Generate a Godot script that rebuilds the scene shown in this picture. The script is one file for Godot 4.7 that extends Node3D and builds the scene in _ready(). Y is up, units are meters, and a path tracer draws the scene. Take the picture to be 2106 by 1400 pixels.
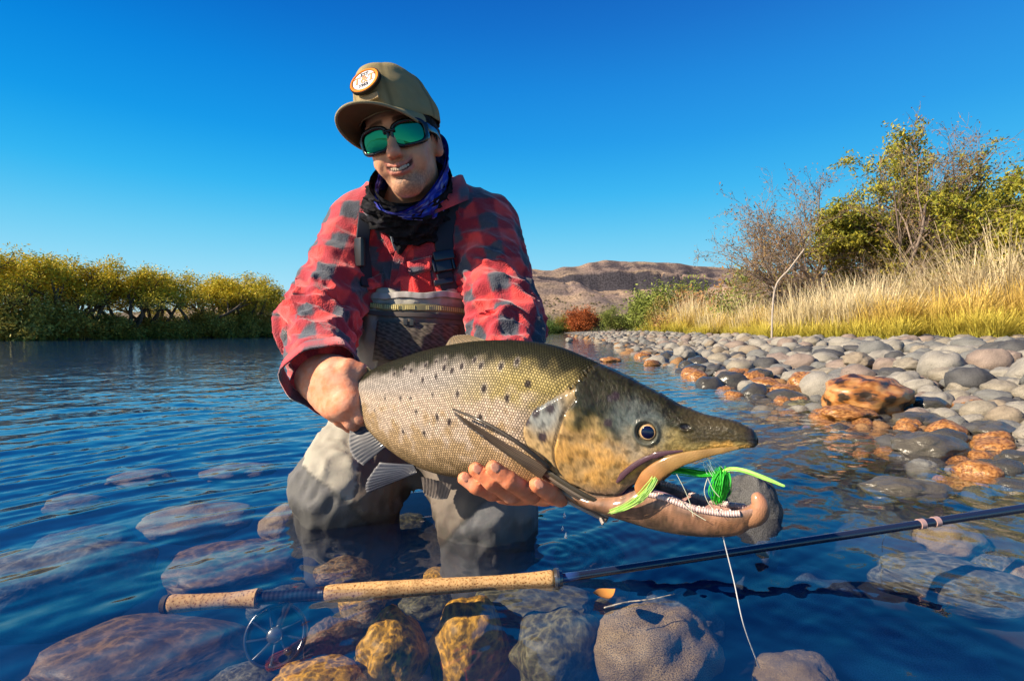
extends Node3D

# y up, metres, water surface at y = 0; the photographer crouches at the origin and looks along -z
const FOCAL := 1099.0
const EYE := Vector3(0, 0.33, 0)
const PITCH := -1.15
const EXPOSURE := 2.3
const SUN_FROM := Vector3(-0.80, 0.54, 0.27)
var view_basis := Basis(Vector3.RIGHT, deg_to_rad(PITCH))
var used := {}
var rng := RandomNumberGenerator.new()
var n1 := FastNoiseLite.new()
var n2 := FastNoiseLite.new()
var mats := {}

func _ready() -> void:
	rng.seed = 20240
	n1.seed = 11
	n1.noise_type = FastNoiseLite.TYPE_SIMPLEX
	n1.frequency = 1.0
	n1.fractal_type = FastNoiseLite.FRACTAL_NONE
	n2.seed = 47
	n2.noise_type = FastNoiseLite.TYPE_SIMPLEX
	n2.frequency = 1.0
	n2.fractal_type = FastNoiseLite.FRACTAL_FBM
	n2.fractal_octaves = 4
	build_camera_and_light()
	build_materials()
	build_ground()
	build_water()
	build_hills()
	build_rocks()
	build_plants()
	build_person()
	build_fish()
	build_tackle()


func build_camera_and_light() -> void:
	var cam := Camera3D.new()
	cam.name = "camera"
	cam.position = EYE
	cam.rotation_degrees = Vector3(PITCH, 0, 0)
	cam.fov = rad_to_deg(2.0 * atan(700.0 / FOCAL))
	cam.near = 0.02
	cam.far = 9000.0
	add_child(cam)
	cam.current = true
	# clear autumn sky: deep blue overhead, pale at the horizon, the same all round
	var stops := [[0.0, Color(0.80, 0.93, 0.98)], [2.5, Color(0.73, 0.91, 0.98)], [6.0, Color(0.58, 0.86, 0.97)], [9.5, Color(0.42, 0.80, 0.96)], [14.0, Color(0.20, 0.71, 0.95)], [19.0, Color(0.06, 0.60, 0.915)], [24.0, Color(0.01, 0.52, 0.87)], [29.0, Color(0.005, 0.43, 0.80)], [34.0, Color(0.005, 0.36, 0.73)], [50.0, Color(0.01, 0.29, 0.65)], [90.0, Color(0.015, 0.25, 0.58)]]
	# the side of the sky towards the sun is a little paler, as in any clear sky
	var im := Image.create(256, 512, false, Image.FORMAT_RGBF)
	var sun_az := atan2(SUN_FROM.x, -SUN_FROM.z)
	for y in 512:
		var el := 90.0 - 180.0 * (y + 0.5) / 512.0
		var base := Color(0.32, 0.32, 0.28)
		if el >= 0.0:
			for k in stops.size() - 1:
				if el <= stops[k + 1][0]:
					base = (stops[k][1] as Color).lerp(stops[k + 1][1], (el - stops[k][0]) / (stops[k + 1][0] - stops[k][0]))
					break
		base = base.srgb_to_linear()
		for x in 256:
			# the middle of a panorama is -z, its right half turns to +x
			var az := ((x + 0.5) / 256.0 - 0.5) * TAU
			var near_sun := pow(0.5 + 0.5 * cos(az - sun_az), 2.0)
			var c := base.lerp(Color(0.30, 0.68, 0.95), 0.16 * near_sun * clampf(1.0 - el / 45.0, 0.0, 1.0)) if el >= 0.0 else base
			im.set_pixel(x, y, Color(c.r / EXPOSURE, c.g / EXPOSURE, c.b / EXPOSURE))
	var sky_mat := PanoramaSkyMaterial.new()
	sky_mat.panorama = ImageTexture.create_from_image(im)
	var sky := Sky.new()
	sky.sky_material = sky_mat
	var env := Environment.new()
	env.background_mode = Environment.BG_SKY
	env.sky = sky
	env.tonemap_mode = Environment.TONE_MAPPER_LINEAR
	env.tonemap_exposure = EXPOSURE
	env.sdfgi_enabled = true
	env.ssao_enabled = true
	env.ssil_enabled = true
	env.volumetric_fog_enabled = true
	env.volumetric_fog_density = 0.0
	var we := WorldEnvironment.new()
	we.name = "world_environment"
	we.environment = env
	add_child(we)
	var sun := DirectionalLight3D.new()
	sun.name = "sun"
	sun.light_color = Color(1.0, 0.93, 0.82)
	sun.light_energy = 1.6
	sun.light_angular_distance = 0.5
	sun.shadow_enabled = true
	add_child(sun)
	sun.look_at_from_position(SUN_FROM * 50.0, Vector3.ZERO)

# ---------------------------------------------------------------- helpers
func lin(r: float, g: float, b: float, a := 1.0) -> Color:
	var c := Color(r, g, b).linear_to_srgb()
	c.a = a
	return c

func at(px: float, py: float, d: float) -> Vector3:
	return EYE + view_basis * Vector3((px - 1053.0) / FOCAL * d, (700.0 - py) / FOCAL * d, -d)

func on_level(px: float, py: float, h: float) -> Vector3:
	var r := view_basis * Vector3((px - 1053.0) / FOCAL, (700.0 - py) / FOCAL, -1.0)
	return EYE + r * ((h - EYE.y) / r.y)

func numbered(called: String) -> String:
	var k: int = used.get(called, -1) + 1
	used[called] = k
	return called if k == 0 else "%s_%03d" % [called, k]

func thing(called: String, label: String, category: String, where := Vector3.ZERO, group := "") -> Node3D:
	var o := Node3D.new()
	o.name = numbered(called)
	o.position = where
	o.set_meta("label", label)
	o.set_meta("category", category)
	if group:
		o.set_meta("group", group)
	add_child(o, true)
	return o

func single(called: String, label: String, category: String, mesh: Mesh, m: Material, group := "") -> MeshInstance3D:
	var o := MeshInstance3D.new()
	o.name = numbered(called)
	o.mesh = mesh
	o.material_override = m
	o.set_meta("label", label)
	o.set_meta("category", category)
	if group:
		o.set_meta("group", group)
	add_child(o, true)
	return o

func part(parent: Node3D, called: String, mesh: Mesh, m: Material, label := "") -> MeshInstance3D:
	var o := MeshInstance3D.new()
	o.name = called
	o.mesh = mesh
	o.material_override = m
	if label:
		o.set_meta("label", label)
	parent.add_child(o, true)
	return o

func setting(called: String, mesh: Mesh, m: Material, kind := "structure", label := "") -> MeshInstance3D:
	var o := MeshInstance3D.new()
	o.name = numbered(called)
	o.mesh = mesh
	o.material_override = m
	o.set_meta("kind", kind)
	if label:
		o.set_meta("label", label)
	add_child(o, true)
	return o

func scatter(called: String, mesh: Mesh, m: Material, places: Array[Transform3D], colors: PackedColorArray, label: String, parent: Node3D = self) -> MultiMeshInstance3D:
	var mm := MultiMesh.new()
	mm.transform_format = MultiMesh.TRANSFORM_3D
	mm.use_colors = colors.size() > 0
	mm.mesh = mesh
	mm.instance_count = places.size()
	for i in places.size():
		mm.set_instance_transform(i, places[i])
		if colors.size():
			mm.set_instance_color(i, colors[i])
	var o := MultiMeshInstance3D.new()
	o.name = numbered(called) if parent == self else called
	o.multimesh = mm
	o.material_override = m
	o.set_meta("kind", "stuff")
	if label:
		o.set_meta("label", label)
	parent.add_child(o, true)
	return o

class MB:
	var v := PackedVector3Array()
	var c := PackedColorArray()
	var uv := PackedVector2Array()
	var i := PackedInt32Array()
	var n := PackedVector3Array()
	func vert(p: Vector3, col := Color.WHITE, t := Vector2.ZERO) -> int:
		v.append(p)
		c.append(col)
		uv.append(t)
		return v.size() - 1
	func tri(a: int, b: int, d: int) -> void:
		i.append(a)
		i.append(b)
		i.append(d)
	func quad(a: int, b: int, d: int, e: int) -> void:
		tri(a, b, d)
		tri(a, d, e)
	func grid(base: int, rows: int, cols: int, wrap := false, flip := false) -> void:
		for r in rows - 1:
			for k in (cols if wrap else cols - 1):
				var a := base + r * cols + k
				var b := base + r * cols + (k + 1) % cols
				if flip:
					quad(a, a + cols, b + cols, b)
				else:
					quad(a, b, b + cols, a + cols)
	func fan(base: int, count: int, centre: int, flip := false) -> void:
		for k in count:
			if flip:
				tri(centre, base + (k + 1) % count, base + k)
			else:
				tri(centre, base + k, base + (k + 1) % count)
	# a tube of rings along pts; radii per point; flat squashes it along its second side axis
	func tube(pts: PackedVector3Array, radii: PackedFloat32Array, sides := 8, col := Color.WHITE, up := Vector3.UP, flat := 1.0, cols := PackedColorArray(), uv_scale := 1.0) -> void:
		var base := v.size()
		var side := Vector3.ZERO
		var run := 0.0
		for k in pts.size():
			var t := pts[mini(k + 1, pts.size() - 1)] - pts[maxi(k - 1, 0)]
			t = t.normalized()
			if k > 0:
				run += pts[k].distance_to(pts[k - 1])
			if side == Vector3.ZERO:
				side = t.cross(up)
				if side.length() < 0.01:
					side = t.cross(Vector3(0.3, 0.1, 1))
			side = (side - t * side.dot(t)).normalized()
			var nrm := side.cross(t).normalized()
			for s in sides:
				var an := TAU * s / sides
				vert(pts[k] + (side * cos(an) + nrm * (sin(an) * flat)) * radii[k], cols[k] if cols.size() else col, Vector2(float(s) / sides, run * uv_scale))
		grid(base, pts.size(), sides, true)
		var e0 := vert(pts[0], cols[0] if cols.size() else col)
		fan(base, sides, e0, true)
		var e1 := vert(pts[-1], cols[-1] if cols.size() else col)
		fan(base + (pts.size() - 1) * sides, sides, e1)
	func box(t: Transform3D, half: Vector3, col := Color.WHITE, bevel := 0.15) -> void:
		# a chamfered box: three nested rings of corners
		var b := minf(minf(half.x, half.y), half.z) * bevel
		var base := v.size()
		for sx in [-1, 1]:
			for sy in [-1, 1]:
				for sz in [-1, 1]:
					vert(t * Vector3(sx * half.x, sy * (half.y - b), sz * (half.z - b)), col)
					vert(t * Vector3(sx * (half.x - b), sy * half.y, sz * (half.z - b)), col)
					vert(t * Vector3(sx * (half.x - b), sy * (half.y - b), sz * half.z), col)
		var pts := v.slice(base)
		# convex: hull faces by axis
		var q := func(a: int, b2: int, c2: int, d: int, axis: Vector3):
			var nn := (pts[c2] - pts[a]).cross(pts[b2] - pts[a])
			if nn.dot(t.basis * axis) < 0:
				quad(base + a, base + d, base + c2, base + b2)
			else:
				quad(base + a, base + b2, base + c2, base + d)
		var id := func(sx: int, sy: int, sz: int, k: int) -> int:
			return (sx * 4 + sy * 2 + sz) * 3 + k
		for s in 2:
			var o := float(s) * 2.0 - 1.0
			q.call(id.call(s, 0, 0, 0), id.call(s, 0, 1, 0), id.call(s, 1, 1, 0), id.call(s, 1, 0, 0), Vector3(o, 0, 0))
			q.call(id.call(0, s, 0, 1), id.call(0, s, 1, 1), id.call(1, s, 1, 1), id.call(1, s, 0, 1), Vector3(0, o, 0))
			q.call(id.call(0, 0, s, 2), id.call(0, 1, s, 2), id.call(1, 1, s, 2), id.call(1, 0, s, 2), Vector3(0, 0, o))
			for r in 2:
				var w := float(r) * 2.0 - 1.0
				q.call(id.call(s, r, 0, 0), id.call(s, r, 1, 0), id.call(s, r, 1, 1), id.call(s, r, 0, 1), Vector3(o, w, 0))
				q.call(id.call(s, 0, r, 0), id.call(s, 1, r, 0), id.call(s, 1, r, 2), id.call(s, 0, r, 2), Vector3(o, 0, w))
				q.call(id.call(0, s, r, 1), id.call(1, s, r, 1), id.call(1, s, r, 2), id.call(0, s, r, 2), Vector3(0, o, w))
				for g in 2:
					var nn := t.basis * Vector3(o, w, float(g) * 2.0 - 1.0)
					var a: int = id.call(s, r, g, 0)
					var b3: int = id.call(s, r, g, 1)
					var c3: int = id.call(s, r, g, 2)
					if (pts[c3] - pts[a]).cross(pts[b3] - pts[a]).dot(nn) < 0:
						tri(base + a, base + c3, base + b3)
					else:
						tri(base + a, base + b3, base + c3)
	# turned profile: pairs (radius, height) about the y axis of t
	func lathe(t: Transform3D, prof: PackedVector2Array, sides := 16, col := Color.WHITE, cols := PackedColorArray(), stretch := Vector2.ONE) -> void:
		var base := v.size()
		for k in prof.size():
			for s in sides:
				var an := TAU * s / sides
				vert(t * Vector3(cos(an) * prof[k].x * stretch.x, prof[k].y, sin(an) * prof[k].x * stretch.y), cols[k] if cols.size() else col, Vector2(float(s) / sides, float(k) / prof.size()))
		grid(base, prof.size(), sides, true, true)
	func make_normals() -> void:
		n.resize(v.size())
		n.fill(Vector3.ZERO)
		for k in range(0, i.size(), 3):
			var a := i[k]
			var b := i[k + 1]
			var d := i[k + 2]
			var f := (v[d] - v[a]).cross(v[b] - v[a])
			n[a] += f
			n[b] += f
			n[d] += f
		for k in n.size():
			n[k] = n[k].normalized() if n[k].length_squared() > 0.0 else Vector3.UP
	func flat_shade() -> void:
		var v2 := PackedVector3Array()
		var c2 := PackedColorArray()
		var u2 := PackedVector2Array()
		for k in i:
			v2.append(v[k])
			c2.append(c[k])
			u2.append(uv[k])
		v = v2
		c = c2
		uv = u2
		i = PackedInt32Array(range(v.size()))
	func mesh(tangents := false) -> ArrayMesh:
		if n.size() != v.size():
			make_normals()
		var a := []
		a.resize(Mesh.ARRAY_MAX)
		a[Mesh.ARRAY_VERTEX] = v
		a[Mesh.ARRAY_NORMAL] = n
		a[Mesh.ARRAY_COLOR] = c
		a[Mesh.ARRAY_TEX_UV] = uv
		a[Mesh.ARRAY_INDEX] = i
		var m := ArrayMesh.new()
		m.add_surface_from_arrays(Mesh.PRIMITIVE_TRIANGLES, a)
		return m

func curve(pts: Array, x: float) -> float:
	# piecewise smooth interpolation through [x, y] pairs (Catmull-Rom, monotone enough for outlines)
	var k := 0
	while k < pts.size() - 2 and x > pts[k + 1][0]:
		k += 1
	var x0: float = pts[k][0]
	var x1: float = pts[k + 1][0]
	var t := clampf((x - x0) / (x1 - x0), 0.0, 1.0)
	var y0: float = pts[k][1]
	var y1: float = pts[k + 1][1]
	var m0 := (y1 - y0) / (x1 - x0)
	var m1 := m0
	if k > 0:
		m0 = (y1 - float(pts[k - 1][1])) / (x1 - float(pts[k - 1][0]))
	if k < pts.size() - 2:
		m1 = (float(pts[k + 2][1]) - y0) / (float(pts[k + 2][0]) - x0)
	var h := x1 - x0
	var t2 := t * t
	var t3 := t2 * t
	return y0 * (2 * t3 - 3 * t2 + 1) + m0 * h * (t3 - 2 * t2 + t) + y1 * (-2 * t3 + 3 * t2) + m1 * h * (t3 - t2)

func lines(pts: Array, x: float) -> float:
	for k in pts.size() - 1:
		if x <= pts[k + 1][0]:
			return lerpf(pts[k][1], pts[k + 1][1], clampf((x - pts[k][0]) / (pts[k + 1][0] - pts[k][0]), 0.0, 1.0))
	return pts[-1][1]

func smooth_path(pts: PackedVector3Array, each: int) -> PackedVector3Array:
	var out := PackedVector3Array()
	for k in pts.size() - 1:
		var p0 := pts[maxi(k - 1, 0)]
		var p3 := pts[mini(k + 2, pts.size() - 1)]
		for s in each:
			out.append(pts[k].cubic_interpolate(pts[k + 1], p0, p3, float(s) / each))
	out.append(pts[-1])
	return out

func taper(count: int, r0: float, r1: float) -> PackedFloat32Array:
	var a := PackedFloat32Array()
	for k in count:
		a.append(lerpf(r0, r1, float(k) / maxf(count - 1, 1)))
	return a

func sm(a: float, b: float, x: float) -> float:
	return smoothstep(a, b, x)

func mat(called: String, color: Color, rough: float, spec := 0.5, metal := 0.0) -> StandardMaterial3D:
	var m := StandardMaterial3D.new()
	m.resource_name = called
	m.albedo_color = color
	m.roughness = rough
	m.metallic_specular = spec
	m.metallic = metal
	mats[called] = m
	return m

func vmat(called: String, rough: float, spec := 0.5) -> StandardMaterial3D:
	var m := mat(called, Color.WHITE, rough, spec)
	m.vertex_color_use_as_albedo = true
	return m

func noise_tex(size: int, freq: float, octaves: int, ramp: Gradient, seed_: int, kind := FastNoiseLite.TYPE_SIMPLEX, as_normal := false, bump := 4.0) -> NoiseTexture2D:
	var f := FastNoiseLite.new()
	f.seed = seed_
	f.noise_type = kind
	f.frequency = freq
	f.fractal_octaves = octaves
	if kind == FastNoiseLite.TYPE_CELLULAR:
		f.cellular_return_type = FastNoiseLite.RETURN_DISTANCE2_SUB
	var t := NoiseTexture2D.new()
	t.width = size
	t.height = size
	t.seamless = true
	t.noise = f
	t.as_normal_map = as_normal
	t.bump_strength = bump
	if ramp:
		t.color_ramp = ramp
	return t

func ramp(stops: Array) -> Gradient:
	var g := Gradient.new()
	var o := PackedFloat32Array()
	var c := PackedColorArray()
	for s in stops:
		o.append(s[0])
		c.append(s[1])
	g.offsets = o
	g.colors = c
	return g

func tri(m: StandardMaterial3D, scale: float, world := false) -> StandardMaterial3D:
	m.uv1_triplanar = true
	m.uv1_world_triplanar = world
	m.uv1_scale = Vector3.ONE * scale
	m.uv1_triplanar_sharpness = 4.0
	return m

# ---------------------------------------------------------------- materials shared by the setting
func build_materials() -> void:
	var grey := func(a: float) -> Color: return Color(a, a, a)
	var rough_bump := noise_tex(512, 0.02, 5, null, 5)
	var fine_bump := noise_tex(256, 0.06, 4, null, 6)
	# stones: speckled grain over a tint; the tints differ from stone to stone
	var speck := noise_tex(512, 0.11, 3, ramp([[0.0, grey.call(0.50)], [0.38, grey.call(0.8)], [0.55, grey.call(0.96)], [1.0, grey.call(1.0)]]), 21)
	var coarse := noise_tex(512, 0.16, 2, ramp([[0.0, grey.call(0.2)], [0.34, grey.call(0.45)], [0.46, grey.call(0.9)], [1.0, grey.call(1.0)]]), 22)
	var stained := noise_tex(512, 0.012, 5, ramp([[0.0, Color(0.5, 0.44, 0.38)], [0.4, Color(0.76, 0.7, 0.64)], [0.52, Color(0.9, 0.86, 0.8)], [0.62, Color(1, 1, 1)], [1.0, Color(1, 1, 1)]]), 23)
	var lichen := noise_tex(512, 0.014, 5, ramp([[0.0, grey.call(0.2)], [0.3, grey.call(0.34)], [0.37, Color(0.74, 0.62, 0.5)], [0.52, Color(0.86, 0.74, 0.58)], [0.66, Color(1, 0.95, 0.88)], [1.0, Color(1, 1, 1)]]), 24)
	var caustic_veins := noise_tex(512, 0.011, 3, ramp([[0.0, grey.call(0.38)], [0.45, grey.call(0.62)], [0.65, grey.call(0.85)], [0.86, Color(1, 0.97, 0.9)], [1.0, Color(1, 1, 1)]]), 25)  # stone veins drawn like sun caustics: rippling light painted into the colour
	var vn: FastNoiseLite = caustic_veins.noise
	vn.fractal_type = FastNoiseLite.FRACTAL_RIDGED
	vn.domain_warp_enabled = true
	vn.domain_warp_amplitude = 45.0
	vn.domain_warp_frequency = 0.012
	var kinds := {
		"stone_pale": [lin(0.34, 0.315, 0.27), speck, 0.8, 0.35], "stone_grey": [lin(0.20, 0.20, 0.19), speck, 0.8, 0.3], "stone_dark": [lin(0.10, 0.10, 0.105), coarse, 0.75, 0.3],
		"stone_buff": [lin(0.31, 0.25, 0.18), speck, 0.8, 0.35], "stone_pink": [lin(0.30, 0.23, 0.19), speck, 0.8, 0.33], "stone_speckled": [lin(0.40, 0.35, 0.27), coarse, 0.7, 0.3],
		"stone_orange": [lin(0.42, 0.20, 0.06), stained, 0.35, 0.6], "stone_lichened": [lin(0.46, 0.25, 0.095), lichen, 0.4, 0.2], "stone_wet_dark": [lin(0.10, 0.095, 0.08), coarse, 0.25, 0.4],
		"stone_wet_grey": [lin(0.15, 0.135, 0.105), coarse, 0.3, 0.4], "stone_sunk_gold": [lin(0.92, 0.50, 0.05), caustic_veins, 0.6, 0.42], "stone_sunk_brown": [lin(0.26, 0.155, 0.065), caustic_veins, 0.6, 0.45],
		"stone_sunk_tan": [lin(0.40, 0.285, 0.145), coarse, 0.7, 0.42], "stone_sunk_grey": [lin(0.20, 0.20, 0.165), caustic_veins, 0.7, 0.5], "stone_sunk_blue": [lin(0.12, 0.16, 0.2), coarse, 0.7, 0.4],
		"stone_sunk_olive": [lin(0.20, 0.19, 0.1), caustic_veins, 0.6, 0.42],
	}
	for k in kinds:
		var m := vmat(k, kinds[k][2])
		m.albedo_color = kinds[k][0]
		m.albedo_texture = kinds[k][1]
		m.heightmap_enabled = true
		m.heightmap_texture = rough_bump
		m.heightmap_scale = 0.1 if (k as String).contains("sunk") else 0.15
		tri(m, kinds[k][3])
	var g := vmat("ground", 0.95)
	g.albedo_texture = noise_tex(512, 0.03, 5, ramp([[0.0, grey.call(0.55)], [0.5, grey.call(0.8)], [1.0, grey.call(1.0)]]), 31)
	g.heightmap_enabled = true
	g.heightmap_texture = rough_bump
	g.heightmap_scale = 2.0
	tri(g, 0.6, true)
	var h := vmat("hill", 0.95, 0.2)
	h.albedo_texture = noise_tex(512, 0.02, 5, ramp([[0.0, grey.call(0.5)], [0.5, grey.call(0.8)], [1.0, grey.call(1.0)]]), 33)
	tri(h, 0.02, true)
	var leaf := vmat("leaf", 0.6, 0.3)
	leaf.cull_mode = BaseMaterial3D.CULL_DISABLED
	leaf.backlight_enabled = true
	leaf.backlight = Color(0.7, 0.7, 0.7)
	var blade := vmat("grass_blade", 0.7, 0.3)
	blade.cull_mode = BaseMaterial3D.CULL_DISABLED
	blade.backlight_enabled = true
	blade.backlight = Color(0.5, 0.5, 0.5)
	var bark := vmat("bark", 0.9, 0.2)
	bark.heightmap_enabled = true
	bark.heightmap_texture = fine_bump
	bark.heightmap_scale = 0.5
	tri(bark, 3.0)
	mat("water", lin(0.0, 0.008, 0.05, 0.12), 0.02, 0.5)
	mats["water"].transparency = BaseMaterial3D.TRANSPARENCY_ALPHA
	var ripple := noise_tex(1024, 0.022, 3, null, 35, FastNoiseLite.TYPE_SIMPLEX, true, 6.0)
	mats["water"].normal_enabled = true
	mats["water"].normal_texture = ripple
	mats["water"].normal_scale = 0.13
	tri(mats["water"], 0.28, true)
	mats["water"].cull_mode = BaseMaterial3D.CULL_DISABLED

# ---------------------------------------------------------------- ground, river, hills
var shore_line := [[0.0, 1.12], [1.3, 1.20], [1.63, 1.24], [2.1, 1.26], [3.24, 1.42], [5.0, 1.66], [8.6, 1.95], [21.0, 2.9], [40.0, 4.2], [72.0, 6.0], [100.0, 6.5]]
var far_line := [[-80.0, 11.0], [-30.0, 14.0], [-15.8, 17.0], [-12.5, 25.0], [-10.0, 30.0], [3.6, 60.0], [6.0, 72.0], [30.0, 90.0]]

func ground_height(x: float, z: float) -> float:
	var d := -z
	if d < 0.0:
		d *= -0.4
	var s := x - lines(shore_line, d)
	var t := d - lines(far_line, x)
	var w := minf(-s, -t * 0.6)
	if w > 0.0:
		return -0.02 - 0.40 * sm(0.0, 1.3, w) - 0.3 * sm(2.0, 8.0, w)
	var land := s if -s < -t * 0.6 else t
	if land == s and t <= 0.0:
		return -0.02 + 0.17 * sm(0.0, 1.8, s) + 0.07 * sm(1.5, 8.0, s) + 0.5 * sm(9.0, 30.0, s)
	return -0.02 + 0.25 * sm(0.0, 1.0, land) + 0.35 * sm(1.0, 12.0, land)

func build_ground() -> void:
	var b := MB.new()
	var angs := PackedFloat32Array()
	var a := -64.0
	while a < 64.01:
		angs.append(a)
		a += 0.6
	a = 70.0
	while a < 290.0:
		angs.append(a)
		a += 6.0
	var rings := PackedFloat32Array()
	var r := 0.1
	while r < 7000.0:
		rings.append(r)
		r *= 1.045
	for q in rings:
		for an in angs:
			var x := q * sin(deg_to_rad(an))
			var z := -q * cos(deg_to_rad(an))
			var h := ground_height(x, z)
			var bump := n2.get_noise_2d(x * 1.3, z * 1.3)
			var col: Color
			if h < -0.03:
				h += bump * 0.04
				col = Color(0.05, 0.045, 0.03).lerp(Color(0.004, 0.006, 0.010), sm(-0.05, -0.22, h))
			else:
				h += bump * 0.03
				col = Color(0.2, 0.185, 0.16).lerp(Color(0.34, 0.26, 0.12), sm(0.2, 0.3, h + bump * 0.05))
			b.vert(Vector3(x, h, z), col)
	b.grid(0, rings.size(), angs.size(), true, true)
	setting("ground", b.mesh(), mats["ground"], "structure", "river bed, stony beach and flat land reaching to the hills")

func wave(x: float, z: float) -> float:
	var d := -z
	var u := x * 0.75 - z * 0.65
	var w := x * 0.65 + z * 0.75
	var wob := n1.get_noise_2d(x * 0.5, z * 0.5) * 0.35
	w += wob * 0.5
	var calm := 1.0 - 0.72 * sm(1.35, 0.75, d) * sm(-0.35, 0.05, x) * 0.7
	calm *= 1.0 - 0.35 * sm(0.9, 0.5, d)
	var gust := 0.65 + 0.5 * n1.get_noise_2d(x * 0.35 + 9.0, z * 0.35)
	var h := n1.get_noise_2d(u * 1.6, w * 9.0) * 0.0030
	h += n1.get_noise_2d(u * 4.0 + 50.0, w * 21.0 + 7.0) * 0.00105
	h += n1.get_noise_2d(u * 9.0 - 50.0, w * 46.0) * 0.00030
	h += n1.get_noise_2d(x * 2.4 + 31.0, z * 2.4) * 0.0028
	h += n1.get_noise_2d(x * 11.0 + 31.0, z * 11.0) * 0.0007
	h *= calm * gust
	# rings about the legs and where drops fell
	for q in [[-0.255, -0.785, 0.0022, 0.03], [-0.03, -0.82, 0.0022, 0.03], [0.065, -0.79, 0.0016, 0.02]]:
		var rr := Vector2(x - q[0], z - q[1]).length()
		if rr < 0.6:
			h += sin(rr * TAU / q[3]) * q[2] * 0.35 * exp(-rr * 9.0)
	return h

func build_water() -> void:
	var b := MB.new()
	var angs := PackedFloat32Array()
	var a := -56.0
	while a < 56.01:
		angs.append(a)
		a += 0.2
	a = 62.0
	while a < 300.0:
		angs.append(a)
		a += 7.0
	var rings := PackedFloat32Array()
	var r := 0.12
	while r < 95.0:
		rings.append(r)
		r += maxf(0.006, r * r / 363.0 * 1.7)
	rings.append(200.0)
	for q in rings:
		var fade := sm(160.0, 30.0, q)
		for an in angs:
			var x := q * sin(deg_to_rad(an))
			var z := -q * cos(deg_to_rad(an))
			b.vert(Vector3(x, wave(x, z) * fade, z), Color.WHITE)
	b.grid(0, rings.size(), angs.size(), true, true)
	var murk := FogMaterial.new()
	murk.albedo = lin(0.012, 0.11, 0.36)
	murk.density = 1.5
	var fog := FogVolume.new()
	fog.name = "water_depth"
	fog.shape = RenderingServer.FOG_VOLUME_SHAPE_BOX
	fog.size = Vector3(60, 0.9, 40)
	fog.position = Vector3(0, -0.465, -18.0)
	fog.material = murk
	fog.set_meta("kind", "structure")
	add_child(fog)
	setting("water", b.mesh(), mats["water"], "structure", "clear rippled river water reflecting the blue sky")

func hill_height(x: float, d: float) -> float:
	# a table hill seen to the right of the angler, falling away on both sides
	var along := x / 900.0
	var n := n2.get_noise_2d(x * 0.0016, d * 0.0016)
	var m := n1.get_noise_2d(x * 0.006, d * 0.006)
	var crest := lines([[-900.0, 20.0], [-560.0, 55.0], [-300.0, 92.0], [-90.0, 112.0], [30.0, 124.0], [80.0, 120.0], [100.0, 127.0], [135.0, 128.0], [150.0, 134.0], [185.0, 139.0], [215.0, 136.0], [260.0, 137.0], [330.0, 134.0], [420.0, 122.0], [520.0, 108.0], [600.0, 112.0], [760.0, 110.0], [950.0, 104.0], [1500.0, 80.0]], x)
	var foot := 420.0 + n * 60.0
	var t := clampf((d - foot) / (1080.0 - foot), 0.0, 1.0)
	var h := 0.0
	# talus slope, cliff band, table top
	var steep := lines([[-400.0, 0.02], [20.0, 0.05], [110.0, 0.12], [150.0, 0.26], [320.0, 0.25], [360.0, 0.08], [480.0, 0.04], [520.0, 0.12], [560.0, 0.03]], x)
	h = crest * (0.20 * sm(0.0, 0.42, t) + (0.55 - steep) * sm(0.30, 0.80, t) + steep * sm(0.76, 0.80, t) + 0.25 * sm(0.80, 1.0, t))
	var rug := absf(n2.get_noise_2d(x * 0.011 + 9.0, d * 0.009))
	h += (n * 14.0 + m * 3.0 - rug * 5.0 + 1.0) * sm(0.02, 0.4, t) * (1.0 - 0.7 * sm(0.9, 1.0, t))
	var gully := absf(n1.get_noise_2d(x * 0.014, d * 0.0016))
	gully += 0.5 * absf(n1.get_noise_2d(x * 0.045, d * 0.003 + 40.0))
	h -= (0.35 - minf(gully, 0.35)) * 30.0 * sm(0.4, 0.74, t) * sm(0.95, 0.8, t)
	return h

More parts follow.
